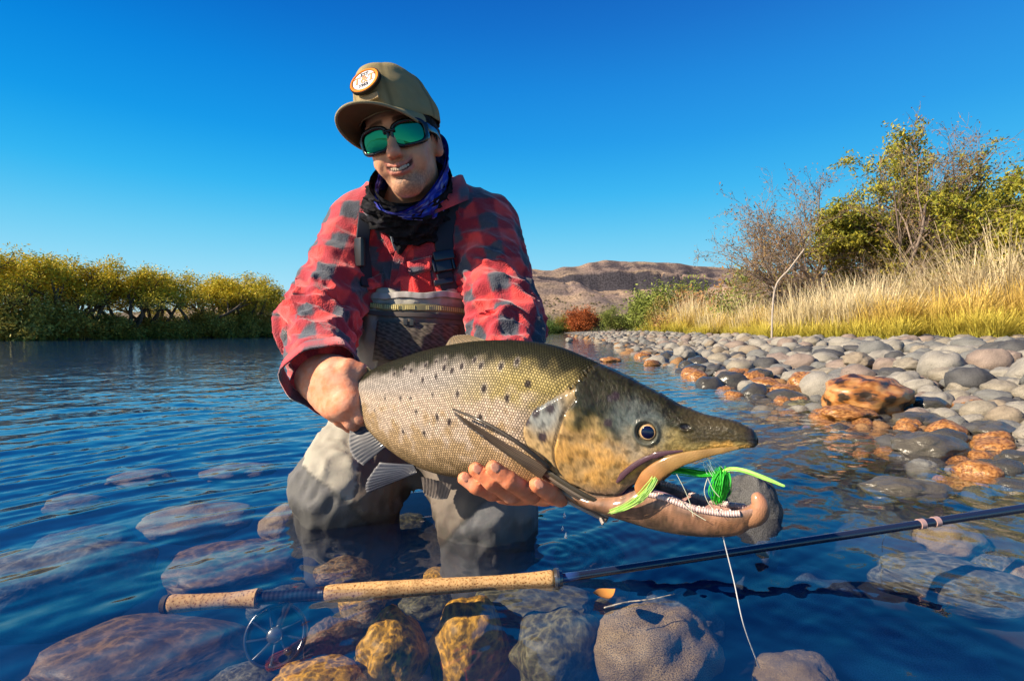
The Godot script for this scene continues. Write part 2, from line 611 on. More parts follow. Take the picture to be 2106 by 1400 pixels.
func build_hills() -> void:
	var b := MB.new()
	var cols := 520
	var rows := 200
	for r in rows:
		var d := 380.0 + 820.0 * r / (rows - 1)
		for k in cols:
			var x := -1000.0 + 2600.0 * k / (cols - 1)
			var h := hill_height(x, d) - 0.5
			var e := hill_height(x, d + 6.0) - 0.5
			var slope := absf(e - h) / 6.0
			var n := n2.get_noise_2d(x * 0.008 + 70.0, d * 0.008)
			var col := Color(0.33, 0.24, 0.20).lerp(Color(0.44, 0.32, 0.22), clampf(0.5 + n, 0.0, 1.0))
			col = col.lerp(Color(0.20, 0.165, 0.165), 0.6 * clampf(n1.get_noise_2d(x * 0.004, d * 0.01), 0.0, 1.0))
			col = col.lerp(Color(0.19, 0.175, 0.10), 0.75 * sm(40.0, 8.0, h + n * 20.0))
			col = col.lerp(Color(0.085, 0.075, 0.09), sm(0.34, 0.62, slope) * sm(40.0, 60.0, h))
			col = col.lerp(Color(0.09, 0.075, 0.085), 0.7 * sm(0.02, 0.3, n1.get_noise_2d(x * 0.02, 5.0)) * sm(90.0, 110.0, h) * sm(60.0, 140.0, x) * sm(460.0, 380.0, x) * sm(0.1, 0.25, slope))
			if r == rows - 1:
				h = -5.0
			b.vert(Vector3(x, h, -d), col)
	b.grid(0, rows, cols, false, true)
	setting("hills", b.mesh(), mats["hill"], "structure", "bare brown table hill with a dark cliff band below its flat top")
	# low scrub dotted over the foot of the slope
	var s := MB.new()
	for k in 5:
		var an := TAU * k / 5.0
		s.vert(Vector3(cos(an) * 0.9, 0.25 + 0.25 * (k % 2), sin(an) * 0.9), Color.WHITE)
	for k in 5:
		var an := TAU * (k + 0.5) / 5.0
		s.vert(Vector3(cos(an) * 0.6, 0.9 + 0.2 * (k % 2), sin(an) * 0.6), Color.WHITE)
	var top := s.vert(Vector3(0.1, 1.25, 0), Color.WHITE)
	s.grid(0, 2, 5, true)
	s.fan(5, 5, top)
	var places: Array[Transform3D] = []
	var cl := PackedColorArray()
	for k in 7000:
		var x := rng.randf_range(-420.0, 900.0)
		var d := 200.0 + 560.0 * pow(rng.randf(), 1.3)
		if n1.get_noise_2d(x * 0.01, d * 0.01) < -0.25 + rng.randf() * 0.3:
			continue
		var h := maxf(hill_height(x, d) - 0.5, ground_height(x, -d)) if d > 380.0 else ground_height(x, -d)
		var sc := rng.randf_range(0.7, 1.9)
		places.append(Transform3D(Basis(Vector3.UP, rng.randf() * TAU).scaled(Vector3(sc * 1.4, sc, sc * 1.4)), Vector3(x, h - 0.2, -d)))
		var q := rng.randf()
		cl.append(Color(0.10 + 0.08 * q, 0.095 + 0.05 * q, 0.05 + 0.03 * q))
	scatter("hillside_scrub", s.mesh(), mats["leaf"], places, cl, "low olive scrub dotted over the foot of the hill")

# ---------------------------------------------------------------- stones
var stone_shapes: Array[ArrayMesh] = []
var cobble_shapes: Array[ArrayMesh] = []

func stone_mesh(seed_: int, rings: int, sides: int, facets: int, rough: float) -> ArrayMesh:
	var r := RandomNumberGenerator.new()
	r.seed = seed_
	var planes: Array[Vector4] = []
	for k in facets:
		var nn := Vector3(r.randfn(), r.randfn(), r.randfn()).normalized()
		planes.append(Vector4(nn.x, nn.y, nn.z, r.randf_range(0.72, 0.9)))
	var b := MB.new()
	for k in rings + 1:
		var th := PI * k / rings
		for s in sides:
			var ph := TAU * s / sides
			var p := Vector3(sin(th) * cos(ph), cos(th), sin(th) * sin(ph))
			var q := p * 1.1 + Vector3.ONE * seed_ * 3.1
			var l := 1.0 + 0.15 * n1.get_noise_3dv(q) + rough * n1.get_noise_3dv(q * 3.3) + rough * 0.5 * n1.get_noise_3dv(q * 8.0)
			for pl in planes:
				var over := p.dot(Vector3(pl.x, pl.y, pl.z)) * l - pl.w
				if over > -0.08:
					l -= maxf(over, 0.0) * 0.75 + 0.02 * sm(-0.08, 0.0, over) * 0.3
			var t := 0.82 + 0.3 * n2.get_noise_3dv(q * 1.7)
			b.vert(p * l, Color(t, t, t))
	b.grid(0, rings + 1, sides, true, true)
	b.make_normals()
	for s in sides:
		b.n[s] = Vector3.UP
		b.n[rings * sides + s] = Vector3.DOWN
	return b.mesh()

func place_stone(called: String, label: String, px0: float, px1: float, py0: float, py1: float, level: float, shape: int, m: String, turn := 0.0, deep := 0.85, group := "", sink := 0.0) -> MeshInstance3D:
	# the stone fills that window of the view when its middle lies at that height
	if group.begins_with("stones lying under"):
		level -= 0.022 if px1 > 640.0 else 0.042
	var c := on_level((px0 + px1) / 2, (py0 + py1) / 2, level)
	var d := -(view_basis.inverse() * (c - EYE)).z
	var rx := (px1 - px0) / 2 / FOCAL * d
	var ry := (py1 - py0) / 2 / FOCAL * d
	# seen from above by the angle of sight: the height is what remains after the depth's share
	var drop := atan2(EYE.y - level, d)
	var rz := rx * deep
	var own := maxf(ry * ry - pow(rz * sin(drop), 2.0), pow(ry * 0.62, 2.0))
	ry = sqrt(own) / cos(drop)
	var o := MeshInstance3D.new()
	o.name = numbered(called)
	o.mesh = stone_shapes[shape % 8]
	o.material_override = mats[m]
	o.set_meta("label", label)
	o.set_meta("category", "stone")
	if group:
		o.set_meta("group", group)
	o.transform = Transform3D(Basis(Vector3.UP, turn) * Basis.from_scale(Vector3(rx, ry + sink, rz)), c - Vector3(0, sink, 0))
	add_child(o, true)
	return o

func build_rocks() -> void:
	for k in 8:
		stone_shapes.append(stone_mesh(k + 3, 36, 52, 1 + k % 4, 0.018 + 0.008 * (k % 3)))
	for k in 6:
		cobble_shapes.append(stone_mesh(k + 40, 12, 18, 1 + k % 3, 0.03))
	var wet := "stones standing in the shallow water by the beach"
	# standing in the shallows along the beach
	place_stone("boulder", "big rust and cream boulder with black lichen patches, biggest at the waterline", 1693, 1871, 772, 862, 0.055, 1, "stone_lichened", 0.3, 0.8)
	place_stone("stone", "wide orange stone lying in the water against the foot of the lichened boulder", 1687, 1800, 832, 874, 0.01, 4, "stone_orange", 0.1, 0.7, wet)
	place_stone("stone", "tall orange stone at the waterline left of the lichened boulder", 1616, 1697, 762, 820, 0.04, 2, "stone_orange", 0.9, 0.8, wet)
	place_stone("stone", "low brown and orange wet stone in front of the tall orange stone", 1580, 1656, 790, 822, 0.012, 3, "stone_orange", 0.2, 0.7, wet)
	place_stone("stone", "dark shiny brown orange stone at the water edge above the fish snout", 1516, 1584, 763, 797, 0.02, 5, "stone_orange", 1.2, 0.7, wet)
	place_stone("stone", "small orange stone between the dark grey stone and the shiny brown stone", 1496, 1536, 759, 784, 0.025, 6, "stone_orange", 0.5, 0.8, wet)
	place_stone("stone", "dark grey stone standing in the water left of the small orange stone", 1447, 1501, 749, 778, 0.03, 0, "stone_dark", 0.8, 0.8, wet)
	place_stone("stone", "tall pale stone with a brown wet foot at the waterline above the fish head", 1385, 1431, 709, 746, 0.08, 2, "stone_pale", 0.4, 0.8, wet)
	place_stone("stone", "flat orange stone alone in the water just above the fish back", 1233, 1279, 734, 749, 0.008, 4, "stone_orange", 0.0, 0.6, wet)
	place_stone("stone", "small orange brown stone alone in the water left of the beach", 1322, 1361, 740, 757, 0.012, 3, "stone_orange", 0.3, 0.6, wet)
	place_stone("stone", "small grey stone in the water left of the tall pale stone", 1303, 1324, 714, 728, 0.03, 5, "stone_grey", 0.3, 0.8, wet)
	place_stone("stone", "pale flat stone with orange foot beside the small grey stone in the water", 1320, 1358, 718, 734, 0.02, 7, "stone_buff", 0.3, 0.8, wet)
	place_stone("stone", "white stone at the far end of the row of stones in the river", 1163, 1179, 694, 704, 0.06, 1, "stone_pale", 0.3, 0.8, wet)
	place_stone("stone", "flat olive stone half under water left of the wide orange stone", 1612, 1694, 822, 852, -0.012, 4, "stone_sunk_olive", 0.0, 0.7, wet)
	place_stone("stone", "dark wet stone with an orange side, right of the lichened boulder", 1868, 1960, 816, 862, 0.015, 3, "stone_wet_dark", 0.4, 0.8, wet)
	place_stone("stone", "bright orange stone right of the dark wet stone", 1962, 2060, 822, 870, 0.015, 5, "stone_orange", 0.2, 0.8, wet)
	place_stone("stone", "dark pink brown stone overlapping the bright orange stone", 2008, 2125, 834, 880, 0.0, 6, "stone_orange", 1.5, 0.7, wet)
	place_stone("stone", "flat pale orange slab behind the bright orange stone", 2024, 2130, 814, 840, 0.03, 4, "stone_orange", 0.0, 0.6, wet)
	place_stone("stone", "olive speckled stone in the water below the dark wet stone", 1830, 1948, 847, 884, 0.0, 1, "stone_wet_grey", 0.3, 0.7, wet)
	place_stone("stone", "speckled olive stone in the water near the right edge", 1980, 2104, 866, 914, 0.0, 0, "stone_wet_grey", 0.7, 0.7, wet)
	place_stone("stone", "pointed speckled stone with a blue shaded foot, alone in front of the shore", 1838, 1988, 886, 952, 0.008, 2, "stone_wet_grey", 0.2, 0.7, wet)
	place_stone("stone", "dark stone in the water cut by the right edge", 2055, 2140, 926, 970, 0.0, 3, "stone_wet_dark", 0.1, 0.8, wet)
	place_stone("stone", "long dark stone barely breaking the surface above the rod", 1782, 1942, 980, 1036, -0.008, 5, "stone_wet_grey", -0.3, 0.6, wet)
	place_stone("stone", "round topped dark boulder in the water behind the lower jaw of the fish", 1484, 1610, 978, 1116, 0.0, 1, "stone_dark", 2.2, 0.8, "", 0.03)
	place_stone("stone", "black and white granite cobble right of the lichened boulder", 1942, 2017, 782, 822, 0.05, 1, "stone_speckled", 0.9, 0.8, wet)
	place_stone("stone", "large smooth grey boulder near the right edge", 1950, 2042, 752, 806, 0.085, 4, "stone_grey", 0.2, 0.8)
	place_stone("stone", "big flat grey stone cut by the right edge of the beach", 2040, 2130, 772, 818, 0.07, 6, "stone_grey", 0.2, 0.8)
	place_stone("stone", "dark grey stone behind the lichened boulder", 1799, 1878, 756, 793, 0.07, 3, "stone_dark", 0.5, 0.8)
	place_stone("stone", "round tall grey brown cobble behind the top of the lichened boulder", 1733, 1798, 722, 764, 0.12, 2, "stone_buff", 0.5, 0.8)
	place_stone("stone", "brown topped stone touching the top of the lichened boulder", 1733, 1806, 760, 786, 0.06, 7, "stone_orange", 0.5, 0.8)
	place_stone("stone", "brown spotted cobble up the beach from the lichened boulder", 1838, 1902, 736, 772, 0.11, 5, "stone_speckled", 0.2, 0.8)
	place_stone("stone", "long grey slab high on the beach below the tall pale grass", 1940, 2018, 692, 716, 0.2, 6, "stone_grey", -0.25, 0.7)
	# lying on the bed under clear water
	var sunk := "stones lying under water in the foreground"
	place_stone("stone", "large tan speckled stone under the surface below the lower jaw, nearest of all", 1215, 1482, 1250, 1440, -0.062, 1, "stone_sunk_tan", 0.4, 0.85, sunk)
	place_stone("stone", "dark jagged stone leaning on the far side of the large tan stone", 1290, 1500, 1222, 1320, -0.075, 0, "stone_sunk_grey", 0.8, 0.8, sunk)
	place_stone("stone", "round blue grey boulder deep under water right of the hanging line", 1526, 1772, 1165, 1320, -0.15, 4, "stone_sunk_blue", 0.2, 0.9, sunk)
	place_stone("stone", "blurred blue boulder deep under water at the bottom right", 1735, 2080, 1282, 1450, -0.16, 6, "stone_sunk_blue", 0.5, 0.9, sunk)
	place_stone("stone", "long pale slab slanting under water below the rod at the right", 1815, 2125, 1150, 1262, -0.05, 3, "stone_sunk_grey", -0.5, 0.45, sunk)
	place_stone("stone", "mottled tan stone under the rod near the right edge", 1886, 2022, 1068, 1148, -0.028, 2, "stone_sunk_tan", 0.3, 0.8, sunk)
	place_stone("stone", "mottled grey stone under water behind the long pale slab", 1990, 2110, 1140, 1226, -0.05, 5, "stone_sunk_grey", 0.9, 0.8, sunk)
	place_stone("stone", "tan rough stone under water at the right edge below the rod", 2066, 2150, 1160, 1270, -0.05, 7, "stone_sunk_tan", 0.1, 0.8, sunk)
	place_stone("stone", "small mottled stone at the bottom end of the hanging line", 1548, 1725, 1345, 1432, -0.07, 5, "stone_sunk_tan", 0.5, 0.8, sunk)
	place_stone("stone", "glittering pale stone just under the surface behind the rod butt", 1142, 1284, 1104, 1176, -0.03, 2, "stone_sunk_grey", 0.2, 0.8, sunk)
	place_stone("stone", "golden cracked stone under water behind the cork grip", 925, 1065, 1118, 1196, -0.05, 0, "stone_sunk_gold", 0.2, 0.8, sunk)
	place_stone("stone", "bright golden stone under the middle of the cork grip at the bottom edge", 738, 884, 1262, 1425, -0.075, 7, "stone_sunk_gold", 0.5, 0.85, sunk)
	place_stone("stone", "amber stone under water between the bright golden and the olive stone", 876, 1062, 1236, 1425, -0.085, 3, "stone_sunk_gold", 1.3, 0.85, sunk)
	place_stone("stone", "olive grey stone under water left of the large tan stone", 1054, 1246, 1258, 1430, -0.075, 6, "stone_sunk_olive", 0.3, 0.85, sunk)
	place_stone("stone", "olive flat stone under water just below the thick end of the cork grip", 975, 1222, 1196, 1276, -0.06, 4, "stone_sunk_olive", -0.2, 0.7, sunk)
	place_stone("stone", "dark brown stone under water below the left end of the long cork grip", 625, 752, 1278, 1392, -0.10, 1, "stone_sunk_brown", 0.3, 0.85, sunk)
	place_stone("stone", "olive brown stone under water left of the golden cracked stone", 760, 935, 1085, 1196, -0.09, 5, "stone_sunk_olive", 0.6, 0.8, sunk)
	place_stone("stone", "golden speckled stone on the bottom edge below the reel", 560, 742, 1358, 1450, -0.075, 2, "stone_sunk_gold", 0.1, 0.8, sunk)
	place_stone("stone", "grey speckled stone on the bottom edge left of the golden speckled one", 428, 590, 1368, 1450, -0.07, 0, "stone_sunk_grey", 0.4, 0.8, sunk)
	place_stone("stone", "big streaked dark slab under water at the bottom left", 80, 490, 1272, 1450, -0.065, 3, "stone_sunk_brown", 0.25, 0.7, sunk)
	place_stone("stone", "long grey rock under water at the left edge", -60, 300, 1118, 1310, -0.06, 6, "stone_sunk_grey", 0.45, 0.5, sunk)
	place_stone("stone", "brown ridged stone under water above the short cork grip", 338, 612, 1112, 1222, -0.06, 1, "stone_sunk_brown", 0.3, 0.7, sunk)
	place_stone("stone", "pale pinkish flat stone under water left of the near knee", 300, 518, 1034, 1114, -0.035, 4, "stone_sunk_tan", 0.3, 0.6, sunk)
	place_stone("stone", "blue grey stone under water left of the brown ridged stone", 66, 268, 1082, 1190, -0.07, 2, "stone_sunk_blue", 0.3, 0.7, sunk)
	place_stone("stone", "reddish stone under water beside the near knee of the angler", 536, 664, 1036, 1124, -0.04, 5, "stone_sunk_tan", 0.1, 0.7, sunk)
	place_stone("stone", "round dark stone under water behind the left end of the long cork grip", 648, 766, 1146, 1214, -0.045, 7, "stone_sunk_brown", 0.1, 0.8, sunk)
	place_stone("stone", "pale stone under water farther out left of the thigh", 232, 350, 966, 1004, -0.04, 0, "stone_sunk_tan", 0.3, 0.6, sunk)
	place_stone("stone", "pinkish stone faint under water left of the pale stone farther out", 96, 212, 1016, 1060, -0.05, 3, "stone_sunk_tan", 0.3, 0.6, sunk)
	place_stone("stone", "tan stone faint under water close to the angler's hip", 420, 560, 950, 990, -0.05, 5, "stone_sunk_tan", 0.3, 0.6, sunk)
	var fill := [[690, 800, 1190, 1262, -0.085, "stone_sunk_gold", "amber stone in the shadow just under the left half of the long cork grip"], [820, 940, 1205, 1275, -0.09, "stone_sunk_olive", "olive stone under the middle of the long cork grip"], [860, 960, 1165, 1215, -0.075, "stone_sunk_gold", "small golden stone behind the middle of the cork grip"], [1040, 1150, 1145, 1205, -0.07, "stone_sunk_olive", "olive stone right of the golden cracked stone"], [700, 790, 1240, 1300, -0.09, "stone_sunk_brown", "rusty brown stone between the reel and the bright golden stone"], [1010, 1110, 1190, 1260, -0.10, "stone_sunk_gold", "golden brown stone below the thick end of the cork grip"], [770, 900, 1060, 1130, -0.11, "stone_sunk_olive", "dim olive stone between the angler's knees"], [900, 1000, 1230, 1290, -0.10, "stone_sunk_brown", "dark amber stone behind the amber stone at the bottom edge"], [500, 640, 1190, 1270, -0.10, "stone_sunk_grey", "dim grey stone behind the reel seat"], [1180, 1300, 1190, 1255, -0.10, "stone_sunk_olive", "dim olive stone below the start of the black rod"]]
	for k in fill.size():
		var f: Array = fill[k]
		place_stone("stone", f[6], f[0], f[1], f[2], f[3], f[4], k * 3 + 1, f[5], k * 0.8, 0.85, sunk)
	build_beach()

func in_grass(x: float, d: float) -> bool:
	var s := x - lines(shore_line, d)
	return d > 7.0 + 0.5 * n1.get_noise_2d(x * 0.8, 3.0) and s > 2.3 + 0.09 * (d - 7.0) + 0.5 * n1.get_noise_2d(d * 0.5, 8.0)

func build_beach() -> void:
	var found: Array = []
	var cells := {}
	var r2 := RandomNumberGenerator.new()
	r2.seed = 77
	for pass_ in 3:
		var tries: int = [3200, 11000, 22000][pass_]
		for k in tries:
			var d := 1.15 + 34.0 * pow(r2.randf(), 2.0)
			var x := lerpf(lines(shore_line, d) - 0.22, minf(d * 0.99 + 0.6, 13.0), pow(r2.randf(), 1.15))
			var s := x - lines(shore_line, d)
			if x > d * 0.99 + 0.6 or in_grass(x - 0.3, d - 0.3):
				continue
			var rad: float = [r2.randf_range(0.062, 0.115), r2.randf_range(0.035, 0.065), r2.randf_range(0.016, 0.036)][pass_]
			if s < 0.05 and pass_ < 2 and d < 3.0:
				rad *= 0.7
			if d < 2.6 and s < 0.75 and pass_ == 0:
				continue
			var key := Vector2i(floori(x / 0.25), floori(d / 0.25))
			var ok := true
			for gx in range(-1, 2):
				for gy in range(-1, 2):
					for o in cells.get(key + Vector2i(gx, gy), []):
						if Vector2(x - o.x, d - o.y).length() < (rad + o.z) * 0.86:
							ok = false
			if not ok:
				continue
			if not cells.has(key):
				cells[key] = []
			cells[key].append(Vector3(x, d, rad))
			found.append([x, d, rad, s])
	found.sort_custom(func(a, b): return a[2] / a[1] > b[2] / b[1])
	var tints := ["stone_pale", "stone_grey", "stone_buff", "stone_pale", "stone_dark", "stone_pink", "stone_grey", "stone_speckled", "stone_pale"]
	var words := {"stone_pale": "pale cream", "stone_grey": "mid grey", "stone_buff": "sandy buff", "stone_dark": "charcoal grey", "stone_pink": "pinkish brown", "stone_speckled": "black speckled", "stone_orange": "wet orange", "stone_wet_dark": "wet black"}
	var columns := [[1290.0, "at the far end towards the red bush"], [1440.0, "below the round green bush"], [1590.0, "left of the white stick"], [1720.0, "below the bare shrub"], [1880.0, "behind the lichened boulder"], [9999.0, "near the right edge"]]
	var said := {}
	var places: Array[Transform3D] = []
	var cl := PackedColorArray()
	var count := 0
	var cm := {}
	for f in found:
		var x: float = f[0]
		var d: float = f[1]
		var rad: float = f[2]
		var px := 1053.0 + x / d * FOCAL
		var flat := r2.randf_range(0.5, 0.82)
		var long := r2.randf_range(0.8, 1.35)
		var basis := Basis(Vector3.UP, r2.randf() * TAU) * Basis(Vector3(r2.randfn(), 0, r2.randfn()).normalized(), r2.randf_range(-0.3, 0.3)) * Basis.from_scale(Vector3(rad * long, rad * flat, rad))
		var t := Transform3D(basis, Vector3(x, ground_height(x, -d) + rad * flat * 0.45, -d))
		var tint: String = tints[r2.randi() % tints.size()]
		if f[3] < 0.22 and r2.randf() < 0.75:
			tint = "stone_orange" if r2.randf() < 0.45 else "stone_wet_dark"
		var shape := r2.randi() % cobble_shapes.size()
		if px < 2130.0 and px > 1100.0 and count < 260:
			count += 1
			var shape_word := "round" if flat > 0.72 else ("long" if long > 1.15 else "flat")
			var row := "half in the water" if f[3] < 0.1 else ("close to the waterline" if f[3] < 0.7 else ("midway up" if f[3] < 2.0 else "high up near the grass"))
			var col := ""
			for cc in columns:
				if px < cc[0]:
					col = cc[1]
					break
			var base := "%s %s cobble %s, %s" % [words[tint], shape_word, row, col]
			var nth: int = said.get(base, 0)
			said[base] = nth + 1
			var label: String = ["", "smaller ", "still smaller ", "little ", "tiny ", "very tiny ", "least "][mini(nth, 6)] + base
			var o := MeshInstance3D.new()
			o.name = numbered("cobble")
			o.mesh = cobble_shapes[shape]
			o.material_override = mats[tint]
			o.transform = t
			o.set_meta("label", label)
			o.set_meta("category", "stone")
			o.set_meta("group", "cobbles of the beach")
			add_child(o, true)
		else:
			var a: Color = {"stone_pale": Color(0.34, 0.315, 0.27), "stone_grey": Color(0.20, 0.20, 0.19), "stone_buff": Color(0.31, 0.25, 0.18), "stone_dark": Color(0.10, 0.10, 0.105), "stone_pink": Color(0.30, 0.23, 0.19), "stone_speckled": Color(0.38, 0.34, 0.28), "stone_orange": Color(0.36, 0.19, 0.07), "stone_wet_dark": Color(0.1, 0.09, 0.08)}[tint]
			if not cm.has(shape):
				cm[shape] = [[] as Array[Transform3D], PackedColorArray()]
			cm[shape][0].append(t)
			cm[shape][1].append(a)
	var white := vmat("stone_any", 0.8)
	white.albedo_texture = mats["stone_pale"].albedo_texture
	white.heightmap_enabled = true
	white.heightmap_texture = mats["stone_pale"].heightmap_texture
	white.heightmap_scale = 0.3
	tri(white, 0.4)
	# pebbles that are too many and too small to tell one from the next, as one thing
	var all: Array[Transform3D] = []
	var allc := PackedColorArray()
	for k in cm:
		all.append_array(cm[k][0])
		allc.append_array(cm[k][1])
	scatter("pebbles", cobble_shapes[1], white, all, allc, "small grey and cream pebbles filling the beach between the cobbles")

# ---------------------------------------------------------------- trees, shrubs, grass
func grow(b: MB, p: Vector3, dir: Vector3, length: float, rad: float, level: int, spec: Dictionary, tips: Array, r: RandomNumberGenerator) -> void:
	var steps := 5 if level > 0 else 7
	var pts := PackedVector3Array([p])
	var radii := PackedFloat32Array([rad])
	var q := p
	var dd := dir
	for k in steps:
		dd = (dd + Vector3(r.randfn(), r.randfn(), r.randfn()) * spec.wander + Vector3(0, spec.lift * (1.0 if level < 2 else 0.4), 0)).normalized()
		q += dd * length / steps
		pts.append(q)
		radii.append(maxf(rad, 0.004) * lerpf(1.0, 0.45, float(k + 1) / steps))
	b.tube(pts, radii, 6 if level == 0 else (4 if level == 1 else 3), spec.bark * r.randf_range(0.8, 1.15))
	if level >= spec.levels:
		tips.append([q, dd])
		tips.append([pts[steps - 2], dd])
		tips.append([pts[steps - 4 + 1], dd])
		return
	var n: int = spec.kids[level]
	for k in n:
		var f := lerpf(spec.first, 1.0, (k + r.randf()) / n)
		var i := clampi(int(f * steps), 1, steps)
		var side := Vector3(r.randfn(), r.randfn() * 0.7, r.randfn())
		side = (side - dd * side.dot(dd)).normalized()
		var nd := (dd * cos(spec.spread) + side * sin(spec.spread)).normalized()
		grow(b, pts[i], nd, length * spec.shrink * r.randf_range(0.75, 1.2), radii[i] * 0.62, level + 1, spec, tips, r)

func leaves_at(c: MB, tips: Array, per: int, reach: float, size: float, colour: Callable, r: RandomNumberGenerator, along := 0.0) -> void:
	for t in tips:
		for k in per:
			var p: Vector3 = t[0] + Vector3(r.randfn(), r.randfn(), r.randfn()) * reach - t[1] * (r.randf() * along)
			var a := Vector3(r.randfn(), r.randfn(), r.randfn()).normalized()
			var bb := a.cross(Vector3(r.randfn(), r.randfn(), r.randfn())).normalized()
			var s := size * r.randf_range(0.6, 1.3)
			var col: Color = colour.call(p, r)
			var i0 := c.vert(p - a * s, col)
			c.vert(p + bb * s * 0.38, col)
			c.vert(p + a * s, col)
			c.vert(p - bb * s * 0.38, col)
			c.quad(i0, i0 + 1, i0 + 2, i0 + 3)

func plant(called: String, label: String, category: String, where: Vector3, group: String, spec: Dictionary, stems: int, lean: float, height: float, rad: float, per: int, reach: float, size: float, colour: Callable, seed_: int, trunk_name := "trunk") -> Node3D:
	var r := RandomNumberGenerator.new()
	r.seed = seed_
	var b := MB.new()
	var c := MB.new()
	var tips: Array = []
	for k in stems:
		var an := TAU * (k + r.randf() * 0.7) / stems
		var l := lean * r.randf_range(0.4, 1.1)
		var dir := Vector3(cos(an) * l, 1.0, sin(an) * l).normalized()
		if spec.has("bias"):
			dir = (dir + spec.bias).normalized()
		grow(b, Vector3(cos(an), 0, sin(an)) * rad * (0.0 if stems == 1 else 1.2), dir, height * r.randf_range(0.8, 1.1), rad * r.randf_range(0.7, 1.0), 0, spec, tips, r)
	leaves_at(c, tips, per, reach, size, colour, r, spec.get("along", 0.0))
	var t := thing(called, label, category, where, group)
	part(t, trunk_name, b.mesh(), mats["bark"])
	if c.v.size():
		part(t, "foliage", c.mesh(), mats["leaf"])
	return t

func copy_plant(o: Node3D, called: String, label: String, where: Vector3, turn: float, scale_: Vector3) -> Node3D:
	var c: Node3D = o.duplicate()
	c.name = numbered(called)
	c.set_meta("label", label)
	c.transform = Transform3D(Basis(Vector3.UP, turn) * Basis.from_scale(scale_), where)
	add_child(c, true)
	return c

func bank_spot(px: float, back: float) -> Vector3:
	# where the line of sight at that column of the view meets the far bank
	var m := (px - 1053.0) / FOCAL
	var d := 5.0
	while d < 120.0 and d - lines(far_line, m * d) < back:
		d += 0.05
	var x := m * d
	return Vector3(x, ground_height(x, -d) - 0.05, -d)

